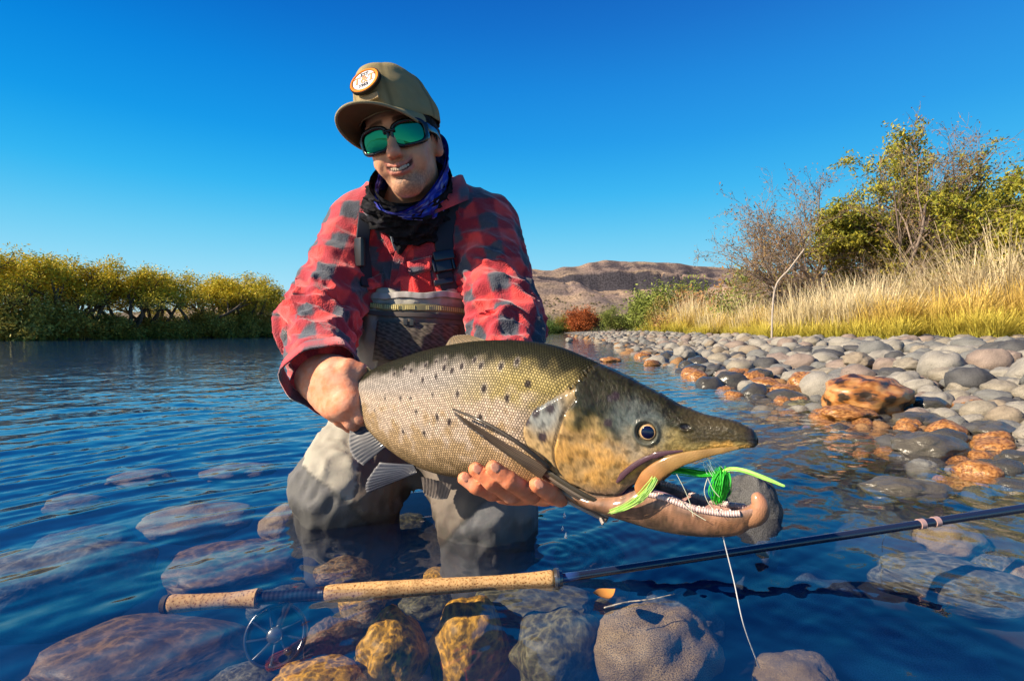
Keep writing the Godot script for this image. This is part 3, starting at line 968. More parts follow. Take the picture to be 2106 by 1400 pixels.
func build_plants() -> void:
	# willows in autumn colour along the far bank
	var willow := {"wander": 0.16, "lift": 0.05, "levels": 3, "kids": [4, 4, 4], "first": 0.72, "spread": 0.6, "shrink": 0.46, "bark": Color(0.12, 0.095, 0.07)}
	var yellow := func(p: Vector3, r: RandomNumberGenerator) -> Color:
		var k := sm(0.9, 1.55, p.y + r.randfn() * 0.2)
		var c := Color(0.24, 0.25, 0.07).lerp(Color(0.42, 0.37, 0.08), r.randf())
		return c.lerp(Color(0.56, 0.38, 0.02).lerp(Color(0.42, 0.40, 0.035), r.randf()), k)
	var protos: Array[Node3D] = []
	var where_px := [[-40.0, 0.6], [92.0, 1.4], [176.0, 0.9], [262.0, 0.7], [318.0, 1.2], [392.0, 0.8], [452.0, 1.6], [505.0, 0.9], [553.0, 1.8], [596.0, 2.4], [48.0, 2.6], [135.0, 2.8]]
	var words := ["yellow topped willow cut by the left edge of the picture", "second willow from the left with dark leaning stems", "willow with a gap of sky below its yellow crown left of the forked one", "willow with a thick forked dark trunk in the middle of the row", "bushy willow right of the one with the forked trunk", "willow with orange yellow top before the lowest stretch of the row", "low olive willow standing behind two others", "wide olive willow with drooping sides", "small bright yellow willow near the angler's sleeve", "last willow of the row, half hidden by the red sleeve", "willow showing through the gap between the first and second of the row", "willow set back behind the second one from the left"]
	for k in where_px.size():
		var p := bank_spot(where_px[k][0], where_px[k][1])
		var tall: float = lines([[-60.0, 2.7], [0.0, 2.62], [150.0, 2.48], [300.0, 2.38], [480.0, 2.5], [600.0, 2.4]], where_px[k][0])
		if k < 4:
			var w := plant("willow_tree", words[k], "tree", p, "willows along the far bank", willow, 7, 0.8, 1.85, 0.085, 8, 0.13, 0.044, yellow, 300 + k)
			w.scale = Vector3(1.3, 1.1, 1.3) * tall / 2.75
			protos.append(w)
		else:
			copy_plant(protos[k % 4], "willow_tree", words[k], p, 1.3 + k * 2.1, Vector3(1.3, 1.0, 1.3) * tall / 2.75 * rng.randf_range(1.0, 1.18))
	# undergrowth below the willows
	var olive := func(p: Vector3, r: RandomNumberGenerator) -> Color: return Color(0.16, 0.17, 0.045).lerp(Color(0.46, 0.38, 0.07), r.randf())
	var low := {"wander": 0.2, "lift": 0.0, "levels": 2, "kids": [4, 4], "first": 0.3, "spread": 0.7, "shrink": 0.6, "bark": Color(0.1, 0.08, 0.06)}
	var bush0: Node3D = null
	var bw := ["dark bush at the water edge at the left end of the bank", "dark rounded bush below the second willow", "olive bush between the leaning stems and the forked trunk", "shaded bush right of the forked trunk", "olive bush below the low willow", "spreading bush below the wide olive willow", "bush at the foot of the small yellow willow", "bush nearest the red sleeve on the far bank"]
	var bpx := [20.0, 75.0, 215.0, 350.0, 425.0, 480.0, 535.0, 580.0]
	for k in bpx.size():
		var p := bank_spot(bpx[k], 0.35 + 0.2 * (k % 3))
		if k == 0:
			bush0 = plant("bush", bw[k], "bush", p, "bushes under the willows", low, 9, 1.3, 0.75, 0.03, 40, 0.12, 0.055, olive, 411)
			bush0.scale = Vector3(1.3, 0.8, 1.3)
		else:
			copy_plant(bush0, "bush", bw[k], p, k * 1.7, Vector3(1.2, rng.randf_range(0.55, 1.25), 1.2))
	# the tree with green and yellow leaves at the right
	var big := {"along": 0.5, "wander": 0.16, "lift": 0.03, "levels": 3, "kids": [7, 6, 5], "first": 0.28, "spread": 0.75, "shrink": 0.5, "bark": Color(0.14, 0.10, 0.07)}
	var green := func(p: Vector3, r: RandomNumberGenerator) -> Color:
		var c := Color(0.15, 0.18, 0.03).lerp(Color(0.36, 0.31, 0.035), r.randf())
		return c.lerp(Color(0.34, 0.2, 0.04), 0.5 * sm(2.2, 1.2, p.y) * r.randf())
	var g1 := at(1965, 668, 11.4)
	g1.y = 0.3
	plant("green_tree", "tall green and yellow leaved tree at the right behind the pale grass", "tree", g1, "", big, 9, 0.95, 3.0, 0.11, 26, 0.06, 0.046, green, 515)
	var g2 := at(2150, 668, 12.6)
	g2.y = 0.3
	plant("green_tree", "olive tree cut by the right edge beside the tall green one", "tree", g2, "", big, 8, 0.95, 2.8, 0.10, 26, 0.06, 0.046, green, 517)
	# the grey, nearly leafless shrubs left of it
	var bare := {"wander": 0.17, "lift": 0.035, "levels": 4, "kids": [5, 5, 4, 4], "first": 0.25, "spread": 0.6, "shrink": 0.56, "bark": Color(0.22, 0.17, 0.14), "bias": Vector3(-0.3, 0, 0.05)}
	var sparse := func(p: Vector3, r: RandomNumberGenerator) -> Color: return Color(0.24, 0.17, 0.05).lerp(Color(0.20, 0.11, 0.06), r.randf())
	var s1 := at(1745, 668, 12.2)
	s1.y = 0.3
	plant("bare_shrub", "sprawling grey shrub with bare twigs left of the green tree", "shrub", s1, "", bare, 14, 1.9, 3.0, 0.07, 1, 0.05, 0.03, sparse, 621)
	bare.bias = Vector3(-0.15, 0.1, 0)
	bare.kids = [5, 4, 4, 3]
	var s2 := at(1830, 668, 13.0)
	s2.y = 0.3
	plant("bare_shrub", "taller half bare shrub between the grey one and the green tree", "shrub", s2, "", bare, 9, 1.1, 2.1, 0.07, 2, 0.1, 0.04, green, 622)
	# the bushes by the river bend
	var far_bush := [
		[1125.0, 680.0, 56.0, 46.0, "dark green bush at the river bend beside the angler's elbow", Color(0.06, 0.10, 0.02)], [1160.0, 680.0, 58.0, 40.0, "green and orange bush left of the red bush", Color(0.22, 0.17, 0.03)],
		[1197.0, 680.0, 56.0, 58.0, "round red leaved bush at the river bend", Color(0.26, 0.07, 0.02)], [1228.0, 680.0, 60.0, 44.0, "grey green bush just right of the red bush", Color(0.11, 0.12, 0.06)],
		[1272.0, 678.0, 46.0, 52.0, "low green bush between the red bush and the round green bush", Color(0.12, 0.14, 0.03)], [1345.0, 676.0, 34.0, 118.0, "big round green bush rising behind the dry grass", Color(0.16, 0.19, 0.04)],
		[1415.0, 672.0, 30.0, 96.0, "olive bush right of the big round green bush", Color(0.19, 0.15, 0.04)], [1490.0, 668.0, 24.0, 140.0, "tawny half bare bush behind the dry grass", Color(0.24, 0.13, 0.05)],
		[1592.0, 664.0, 16.0, 150.0, "small green bush behind the white stick", Color(0.15, 0.17, 0.04)], [1660.0, 664.0, 18.0, 84.0, "brown bush under the bare shrub", Color(0.18, 0.11, 0.05)],
	]
	var fb := {"wander": 0.2, "lift": 0.02, "levels": 3, "kids": [4, 4, 3], "first": 0.25, "spread": 0.65, "shrink": 0.58, "bark": Color(0.12, 0.09, 0.07)}
	for k in far_bush.size():
		var f: Array = far_bush[k]
		var tall: float = f[3] / FOCAL * f[2]
		var p := at(f[0], f[1], f[2])
		p.y = ground_height(p.x, p.z) - 0.05
		var base: Color = f[5]
		var tint := func(_p: Vector3, r: RandomNumberGenerator) -> Color: return base.lerp(base * 1.9, r.randf() * r.randf())
		var o := plant("bush", f[4], "bush", p, "bushes on the near bank", fb, 9, 1.1, 0.62 * tall, 0.03 * tall / 1.5, 9 if k != 7 else 5, 0.075 * tall, 0.028 * tall, tint, 700 + k)
		o.scale = Vector3(1.15, 1.0, 1.15)
	build_grass()

func tuft(seed_: int, blades: int, height: float, spread: float, width: float, foot: Color, tip: Color, droop: float) -> ArrayMesh:
	var r := RandomNumberGenerator.new()
	r.seed = seed_
	var b := MB.new()
	for k in blades:
		var an := r.randf() * TAU
		var out := Vector3(cos(an), 0, sin(an))
		var p := out * r.randf() * spread * 0.35
		var h := height * r.randf_range(0.55, 1.05)
		var lean := spread * r.randf_range(0.2, 1.0)
		var side := Vector3(-out.z, 0, out.x) * width
		var dry := r.randf_range(0.75, 1.15)
		var base := b.v.size()
		for s in 4:
			var t := s / 3.0
			var q := p + out * lean * t * t + Vector3(0, h * (t - droop * t * t * r.randf()), 0)
			var w := side * (1.0 - t * 0.85)
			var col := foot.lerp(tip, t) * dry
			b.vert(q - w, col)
			b.vert(q + w, col)
		for s in 3:
			b.quad(base + s * 2, base + s * 2 + 1, base + s * 2 + 3, base + s * 2 + 2)
	return b.mesh()

func build_grass() -> void:
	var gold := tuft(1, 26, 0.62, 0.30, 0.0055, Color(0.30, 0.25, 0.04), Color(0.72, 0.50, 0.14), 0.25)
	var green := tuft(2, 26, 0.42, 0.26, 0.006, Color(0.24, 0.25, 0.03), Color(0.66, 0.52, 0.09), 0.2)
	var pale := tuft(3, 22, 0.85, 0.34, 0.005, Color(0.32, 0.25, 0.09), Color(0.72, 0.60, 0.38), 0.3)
	var lots: Array = [[] as Array[Transform3D], [] as Array[Transform3D], [] as Array[Transform3D]]
	var r := RandomNumberGenerator.new()
	r.seed = 99
	for k in 16000:
		var d := 6.6 + 34.0 * pow(r.randf(), 1.7)
		var x := r.randf_range(2.5, minf(d * 1.06, 26.0))
		if not in_grass(x, d):
			continue
		var edge := not in_grass(x - 0.35, d - 0.55)
		var q := n1.get_noise_2d(x * 0.45, d * 0.45) + r.randfn() * 0.3
		var which := 1 if edge or q < -0.35 else (2 if q > 0.35 and d > 8.0 else 0)
		var sc := r.randf_range(0.7, 1.25) * (0.8 if edge else 1.0)
		if d > 18.0:
			sc *= 1.35
		sc *= 1.0 + 0.5 * sm(4.0, 9.0, x)
		(lots[which] as Array).append(Transform3D(Basis(Vector3.UP, r.randf() * TAU).scaled(Vector3(sc * 1.15, sc, sc * 1.15)), Vector3(x, ground_height(x, -d) - 0.03, -d)))
	# the yellow grass on the far bank, seen between arm and hip, and under the willows
	for k in 2600:
		var px := r.randf_range(-60.0, 1130.0)
		var p := bank_spot(px, 0.2 + 5.0 * r.randf() * r.randf())
		(lots[0 if r.randf() < 0.6 else 1] as Array).append(Transform3D(Basis(Vector3.UP, r.randf() * TAU).scaled(Vector3(1.6, 0.8, 1.6)), p))
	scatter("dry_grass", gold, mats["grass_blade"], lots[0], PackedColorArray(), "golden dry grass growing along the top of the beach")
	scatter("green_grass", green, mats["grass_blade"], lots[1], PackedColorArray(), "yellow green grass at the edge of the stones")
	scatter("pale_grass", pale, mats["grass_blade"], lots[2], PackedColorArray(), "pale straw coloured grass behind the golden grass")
	# tall tussocks one can tell apart
	var spots := [[1905.0, 668.0, 9.6, 1.5, "tall pale tussock fanning out left of the green tree"], [1985.0, 672.0, 9.0, 1.85, "tallest pale tussock before the green tree"], [2070.0, 674.0, 8.6, 1.95, "pale tussock second from the right edge"], [2150.0, 676.0, 8.4, 2.0, "pale tussock cut by the right edge"], [1830.0, 668.0, 10.2, 1.15, "lower straw tussock below the bare shrub"], [1745.0, 670.0, 10.6, 0.75, "small straw tussock right of the white stick"]]
	var tall: Node3D = null
	for s in spots:
		var p := at(s[0], s[1], s[2])
		p.y = ground_height(p.x, p.z) - 0.05
		if tall == null:
			tall = thing("grass_tussock", s[4], "grass", p, "tall tussocks of pale grass")
			part(tall, "blades", tuft(8, 420, 1.0, 0.85, 0.0055, Color(0.36, 0.26, 0.08), Color(0.74, 0.62, 0.40), 0.35), mats["grass_blade"])
			tall.scale = Vector3.ONE * s[3]
		else:
			copy_plant(tall, "grass_tussock", s[4], p, s[0] * 0.7, Vector3.ONE * s[3])
	# the bleached stick leaning among the grass
	var b := MB.new()
	var k0 := at(1588, 650, 8.2)
	var k1 := at(1594, 596, 8.2)
	var k2 := at(1625, 552, 8.1)
	var k3 := at(1655, 512, 8.0)
	b.tube(smooth_path(PackedVector3Array([Vector3(k0.x, 0.1, k0.z), k1, k2, k3]), 5), taper(16, 0.017, 0.011), 7, Color(0.34, 0.29, 0.24))
	b.tube(PackedVector3Array([k1, at(1588, 588, 8.2)]), taper(2, 0.016, 0.008), 6, Color(0.36, 0.3, 0.25))
	single("stick", "bleached white bent stick standing in the grass before the bare shrub", "stick", b.mesh(), mats["bark"])

# ---------------------------------------------------------------- bodies: tapered bones joined by a smooth minimum, meshed as surface nets
class Field:
	var kind := PackedInt32Array()
	var a := PackedVector3Array()
	var ab := PackedVector3Array()
	var inv_len := PackedFloat32Array()
	var ra := PackedFloat32Array()
	var rb := PackedFloat32Array()
	var k := PackedFloat32Array()
	var inv: Array[Basis] = []
	var rad := PackedVector3Array()
	var disp: Callable
	var cut: Callable
	var margin := 0.012
	var size := 1.0
	func bone(p: Vector3, q: Vector3, r0: float, r1: float, blend := 0.02, minus := false) -> void:
		kind.append(2 if minus else 0)
		a.append(p)
		ab.append(q - p)
		inv_len.append(1.0 / maxf((q - p).length_squared(), 1e-9))
		ra.append(r0 * size)
		rb.append(r1 * size)
		k.append(blend * size)
		inv.append(Basis())
		rad.append(Vector3.ONE)
	func egg(c: Vector3, basis: Basis, radii: Vector3, blend := 0.02, minus := false) -> void:
		kind.append(3 if minus else 1)
		a.append(c)
		ab.append(Vector3.ZERO)
		inv_len.append(0)
		ra.append(0)
		rb.append(0)
		k.append(blend * size)
		inv.append(basis.orthonormalized().inverse())
		rad.append(radii * size)
	func prim(i: int, p: Vector3) -> float:
		if kind[i] & 1:
			var q := inv[i] * (p - a[i])
			var s := q / rad[i]
			var k0 := s.length()
			var k1 := (s / rad[i]).length()
			return k0 * (k0 - 1.0) / maxf(k1, 1e-6)
		var v := p - a[i]
		var t := clampf(v.dot(ab[i]) * inv_len[i], 0.0, 1.0)
		return (v - ab[i] * t).length() - ra[i] - (rb[i] - ra[i]) * t
	func all() -> PackedInt32Array:
		return PackedInt32Array(range(kind.size()))
	func raw(p: Vector3, list: PackedInt32Array) -> float:
		var d := 10.0
		for i in list:
			var e := prim(i, p)
			var kk := k[i]
			if kind[i] >= 2:
				e = -e
				var h := maxf(kk - absf(d - e), 0.0) / kk
				d = maxf(d, e) + h * h * kk * 0.25
			else:
				var h := maxf(kk - absf(d - e), 0.0) / kk
				d = minf(d, e) - h * h * kk * 0.25
		return d
	func dist(p: Vector3, list: PackedInt32Array) -> float:
		var d := raw(p, list)
		if disp.is_valid() and absf(d) < 0.035:
			d += disp.call(p)
		if cut.is_valid():
			d = maxf(d, cut.call(p))
		return d
	func normal(p: Vector3, list: PackedInt32Array) -> Vector3:
		var e := 0.002
		var o := raw(p, list)
		return Vector3(raw(p + Vector3(e, 0, 0), list) - o, raw(p + Vector3(0, e, 0), list) - o, raw(p + Vector3(0, 0, e), list) - o).normalized()
	# first point of the surface met from p along dir
	func hit(p: Vector3, dir: Vector3, most := 3.0) -> Vector3:
		var list := all()
		var t := 0.0
		for s in 160:
			var d := dist(p + dir * t, list)
			if d < 0.0004:
				break
			t += d * 0.7
			if t > most:
				break
		return p + dir * t
	func mesh_into(mb: MB, lo: Vector3, hi: Vector3, cell: float, colour: Callable) -> void:
		var N := 8
		var nb := Vector3i(((hi - lo) / (cell * N)).ceil())
		var sx := nb.x * N + 1
		var sy := nb.y * N + 1
		var sz := nb.z * N + 1
		var val := PackedFloat32Array()
		val.resize(sx * sy * sz)
		val.fill(9.0)
		var ids := PackedInt32Array()
		ids.resize(sx * sy * sz)
		ids.fill(-1)
		var rad_b := cell * N * 0.867
		var every := all()
		var active: Array[Vector3i] = []
		for bz in nb.z:
			for by in nb.y:
				for bx in nb.x:
					var c := lo + (Vector3(bx, by, bz) + Vector3.ONE * 0.5) * cell * N
					var d0 := raw(c, every)
					if absf(d0) > rad_b * 1.35 + margin:
						continue
					var list := PackedInt32Array()
					for i in every:
						if prim(i, c) < rad_b * 1.25 + margin + k[i]:
							list.append(i)
					if list.is_empty():
						continue
					active.append(Vector3i(bx, by, bz))
					for z in N + 1:
						for y in N + 1:
							var at_ := bx * N + sx * ((by * N + y) + sy * (bz * N + z))
							for x in N + 1:
								if val[at_ + x] == 9.0:
									val[at_ + x] = dist(lo + Vector3(bx * N + x, by * N + y, bz * N + z) * cell, list)
		var o1 := 1
		var o2 := sx
		var o3 := sx * sy
		for blk in active:
			for z in N:
				for y in N:
					var at_ := blk.x * N + sx * ((blk.y * N + y) + sy * (blk.z * N + z))
					for x in N:
						var i := at_ + x
						var v0 := val[i]
						var v1 := val[i + o1]
						var v2 := val[i + o2]
						var v3 := val[i + o1 + o2]
						var v4 := val[i + o3]
						var v5 := val[i + o1 + o3]
						var v6 := val[i + o2 + o3]
						var v7 := val[i + o1 + o2 + o3]
						var lowest := minf(minf(minf(v0, v1), minf(v2, v3)), minf(minf(v4, v5), minf(v6, v7)))
						if lowest >= 0.0:
							continue
						var highest := maxf(maxf(maxf(v0, v1), maxf(v2, v3)), maxf(maxf(v4, v5), maxf(v6, v7)))
						if highest < 0.0:
							continue
						var s := Vector3.ZERO
						var n := 0
						if (v0 < 0) != (v1 < 0): s += Vector3(v0 / (v0 - v1), 0, 0); n += 1
						if (v2 < 0) != (v3 < 0): s += Vector3(v2 / (v2 - v3), 1, 0); n += 1
						if (v4 < 0) != (v5 < 0): s += Vector3(v4 / (v4 - v5), 0, 1); n += 1
						if (v6 < 0) != (v7 < 0): s += Vector3(v6 / (v6 - v7), 1, 1); n += 1
						if (v0 < 0) != (v2 < 0): s += Vector3(0, v0 / (v0 - v2), 0); n += 1
						if (v1 < 0) != (v3 < 0): s += Vector3(1, v1 / (v1 - v3), 0); n += 1
						if (v4 < 0) != (v6 < 0): s += Vector3(0, v4 / (v4 - v6), 1); n += 1
						if (v5 < 0) != (v7 < 0): s += Vector3(1, v5 / (v5 - v7), 1); n += 1
						if (v0 < 0) != (v4 < 0): s += Vector3(0, 0, v0 / (v0 - v4)); n += 1
						if (v1 < 0) != (v5 < 0): s += Vector3(1, 0, v1 / (v1 - v5)); n += 1
						if (v2 < 0) != (v6 < 0): s += Vector3(0, 1, v2 / (v2 - v6)); n += 1
						if (v3 < 0) != (v7 < 0): s += Vector3(1, 1, v3 / (v3 - v7)); n += 1
						var p := lo + (Vector3(blk.x * N + x, blk.y * N + y, blk.z * N + z) + s / n) * cell
						ids[i] = mb.vert(p, colour.call(p), Vector2(p.x, p.y))
		for blk in active:
			for z in N:
				for y in N:
					var at_ := blk.x * N + sx * ((blk.y * N + y) + sy * (blk.z * N + z))
					for x in N:
						var i := at_ + x
						if ids[i] < 0:
							continue
						var neg := val[i] < 0
						var gx := blk.x * N + x
						var gy := blk.y * N + y
						var gz := blk.z * N + z
						if gy > 0 and gz > 0 and neg != (val[i + o1] < 0):
							four(mb, ids[i], ids[i - o2], ids[i - o2 - o3], ids[i - o3], neg)
						if gx > 0 and gz > 0 and neg != (val[i + o2] < 0):
							four(mb, ids[i], ids[i - o3], ids[i - o3 - o1], ids[i - o1], neg)
						if gx > 0 and gy > 0 and neg != (val[i + o3] < 0):
							four(mb, ids[i], ids[i - o1], ids[i - o1 - o2], ids[i - o2], neg)
	func four(mb: MB, p: int, q: int, r: int, s: int, neg: bool) -> void:
		if p < 0 or q < 0 or r < 0 or s < 0:
			return
		if neg:
			mb.quad(p, s, r, q)
		else:
			mb.quad(p, q, r, s)

# ---------------------------------------------------------------- the angler
const HEAD := 0.90
var man: Node3D
var shirt := Field.new()
var waders := Field.new()
var head_basis: Basis
var head_at: Vector3
var cap_basis: Basis
var arm_bones: Array = []

func hp(x: float, y: float, z: float) -> Vector3:
	return head_at + head_basis * Vector3(x * 0.88, y if y > 0.0 else y * 0.80, z) * HEAD

func cp(x: float, y: float, z: float) -> Vector3:
	return head_at + cap_basis * Vector3(x * 0.92, y, z) * HEAD

func build_person() -> void:
	man = thing("person", "person in olive cap and red plaid shirt kneeling in the river holding the trout", "person")
	head_basis = Basis(Vector3.BACK, deg_to_rad(12.5)) * Basis(Vector3.UP, deg_to_rad(-6)) * Basis(Vector3.RIGHT, deg_to_rad(8))
	head_at = at(806, 279, 0.925) - head_basis * Vector3(0, 0.012, 0.09) * HEAD
	cap_basis = head_basis * Basis(Vector3.UP, deg_to_rad(-15))
	var cloth_bump := noise_tex(256, 0.09, 3, null, 61)
	var flannel := vmat("flannel", 0.95, 0.2)
	flannel.rim_enabled = true
	flannel.rim = 0.7
	flannel.rim_tint = 0.35
	flannel.heightmap_enabled = true
	flannel.heightmap_texture = cloth_bump
	flannel.heightmap_scale = 0.1
	tri(flannel, 9.0)
	var nylon := vmat("wader_cloth", 0.75, 0.35)
	nylon.heightmap_enabled = true
	var crease := noise_tex(512, 0.014, 4, null, 62)
	(crease.noise as FastNoiseLite).fractal_type = FastNoiseLite.FRACTAL_RIDGED
	(crease.noise as FastNoiseLite).domain_warp_enabled = true
	(crease.noise as FastNoiseLite).domain_warp_amplitude = 40.0
	nylon.heightmap_texture = crease
	nylon.heightmap_scale = 0.045
	tri(nylon, 3.2)
	var web := vmat("webbing", 0.7, 0.3)
	var plastic := vmat("black_plastic", 0.35, 0.5)
	var fleece := vmat("fleece", 1.0, 0.1)
	fleece.heightmap_enabled = true
	fleece.heightmap_texture = noise_tex(256, 0.12, 3, null, 63)
	fleece.heightmap_scale = 0.35
	tri(fleece, 14.0)
	var skin := vmat("skin", 0.55, 0.32)
	skin.subsurf_scatter_enabled = true
	skin.subsurf_scatter_strength = 0.12
	skin.heightmap_enabled = true
	skin.heightmap_texture = noise_tex(256, 0.05, 4, null, 64)
	skin.heightmap_scale = 0.02
	tri(skin, 14.0)
	build_shirt(flannel)
	build_waders(nylon, web, plastic)
	build_body(skin)
	build_cap()
	build_glasses(plastic)
	build_scarves(fleece)
	build_shirt_parts(flannel, plastic)
	build_straps(web, plastic)

# ---- shirt
func plaid(u: float, v: float, w: float) -> Color:
	var band := func(t: float) -> float:
		var f := absf(fposmod(t, 1.0) - 0.5) * 2.0
		return sm(0.43, 0.57, f)
	var a: float = band.call(u / 0.078)
	var b: float = band.call(v / 0.078)
	var red := Color(0.62, 0.045, 0.045)
	var mid := Color(0.24, 0.024, 0.038)
	var dark := Color(0.055, 0.062, 0.08)
	var c := red.lerp(mid, maxf(a, b) * 0.85).lerp(dark, a * b)
	c = c.lerp(Color(0.70, 0.09, 0.08), 0.3 * (1.0 - a) * (1.0 - b))
	return c * (1.0 + 0.12 * w)

func arm_place(p: Vector3) -> Array:
	# which sleeve bone is nearest: [index, distance, along in metres, angle in metres round it]
	var best := 9.0
	var out := [-1, 9.0, 0.0, 0.0]
	for k in arm_bones.size():
		var q: Vector3 = arm_bones[k][0]
		var r: Vector3 = arm_bones[k][1]
		var ab := r - q
		var t := clampf((p - q).dot(ab) / ab.length_squared(), -0.1, 1.1)
		var c := q + ab * t
		var e := p.distance_to(c) - lerpf(arm_bones[k][2], arm_bones[k][3], clampf(t, 0, 1))
		if e < best:
			best = e
			var z := ab.normalized()
			var x := z.cross(Vector3(0.3, 0.2, 1.0)).normalized()
			var y := z.cross(x)
			var v := p - c
			out = [k, e, t * ab.length() + arm_bones[k][4], atan2(v.dot(y), v.dot(x)) * 0.07]
	return out

func shirt_colour(p: Vector3) -> Color:
	var w := n2.get_noise_3dv(p * 60.0)
	var a := arm_place(p)
	if a[0] >= 0 and a[1] < 0.012:
		return plaid(a[2] + 0.004 * w, a[3] + 0.012, w)
	return plaid(p.x + 0.02, p.y + 0.013 + 0.15 * absf(p.x + 0.2), w)

func shirt_fold(p: Vector3) -> float:
	var a := arm_place(p)
	if a[0] >= 0 and a[1] < 0.02:
		var t: float = a[2]
		var ang: float = a[3] / 0.07
		var near_elbow := exp(-pow((t - 0.26) / 0.13, 2.0))
		var near_wrist := 0.55 * sm(0.36, 0.5, t)
		var q := n1.get_noise_3d(t * 17.0 + 0.9 * sin(ang + a[0]), sin(ang) * 0.7 + 7.0 * a[0], cos(ang) * 0.7)
		var q2 := n1.get_noise_3d(t * 36.0 + ang * 0.9, sin(ang) * 1.7, cos(ang) * 1.7 + 4.0)
		return -(0.35 + 0.9 * near_elbow + near_wrist) * (0.0085 * (0.5 - absf(q) * 2.0) + 0.0030 * (0.4 - absf(q2) * 2.0))
	var f := n1.get_noise_3d(p.x * 22.0 + p.y * 5.0, p.y * 6.0, p.z * 14.0)
	return -0.007 * (0.4 - absf(f) * 2.0)

func build_shirt(flannel: Material) -> void:
	var s := shirt
	var fwd := Basis()
	s.egg(at(862, 560, 1.165), fwd, Vector3(0.145, 0.20, 0.105), 0.04)
	s.egg(at(858, 700, 1.14), fwd, Vector3(0.112, 0.17, 0.098), 0.05)
	s.bone(at(745, 462, 1.15), at(985, 455, 1.16), 0.062, 0.064, 0.06)
	s.bone(at(800, 425, 1.135), at(905, 425, 1.14), 0.055, 0.055, 0.05)
	var sh_r := at(733, 478, 1.13)
	var el_r := at(655, 668, 1.015)
	var wr_r := at(662, 758, 0.845)
	var sh_l := at(1003, 470, 1.15)
	var el_l := at(1042, 678, 1.0)
	var wr_l := at(1052, 900, 0.80)
	arm_bones = [[sh_r, el_r, 0.067, 0.070, 0.0], [el_r, wr_r, 0.072, 0.050, 0.235], [sh_l, el_l, 0.070, 0.070, 0.03], [el_l, wr_l, 0.068, 0.048, 0.25]]
	s.bone(sh_r, el_r, 0.067, 0.072, 0.035)
	s.bone(el_r, wr_r, 0.072, 0.050, 0.03)
	s.bone(sh_l, el_l, 0.070, 0.070, 0.035)
	s.bone(el_l, wr_l, 0.068, 0.046, 0.03)
	# neck opening: a notch where the gaiter sits
	s.bone(at(838, 395, 1.06), at(820, 500, 1.02), 0.055, 0.012, 0.015, true)
	s.disp = shirt_fold
	s.margin = 0.03
	var cuff_dir := (wr_r - el_r).normalized()
	var cuff_at := wr_r + cuff_dir * 0.012
	var cuff_l := (wr_l - el_l).normalized()
	var cuff_l_at := wr_l
	s.cut = func(p: Vector3) -> float:
		var e := -9.0
		if p.distance_squared_to(wr_r) < 0.02:
			e = maxf(e, (p - cuff_at).dot(cuff_dir))
		if p.distance_squared_to(wr_l) < 0.02:
			e = maxf(e, (p - cuff_l_at).dot(cuff_l))
		return e
	var b := MB.new()
	s.mesh_into(b, Vector3(-0.56, -0.30, -1.34), Vector3(0.12, 0.68, -0.70), 0.0044, shirt_colour)
	part(man, "shirt", b.mesh(), flannel)

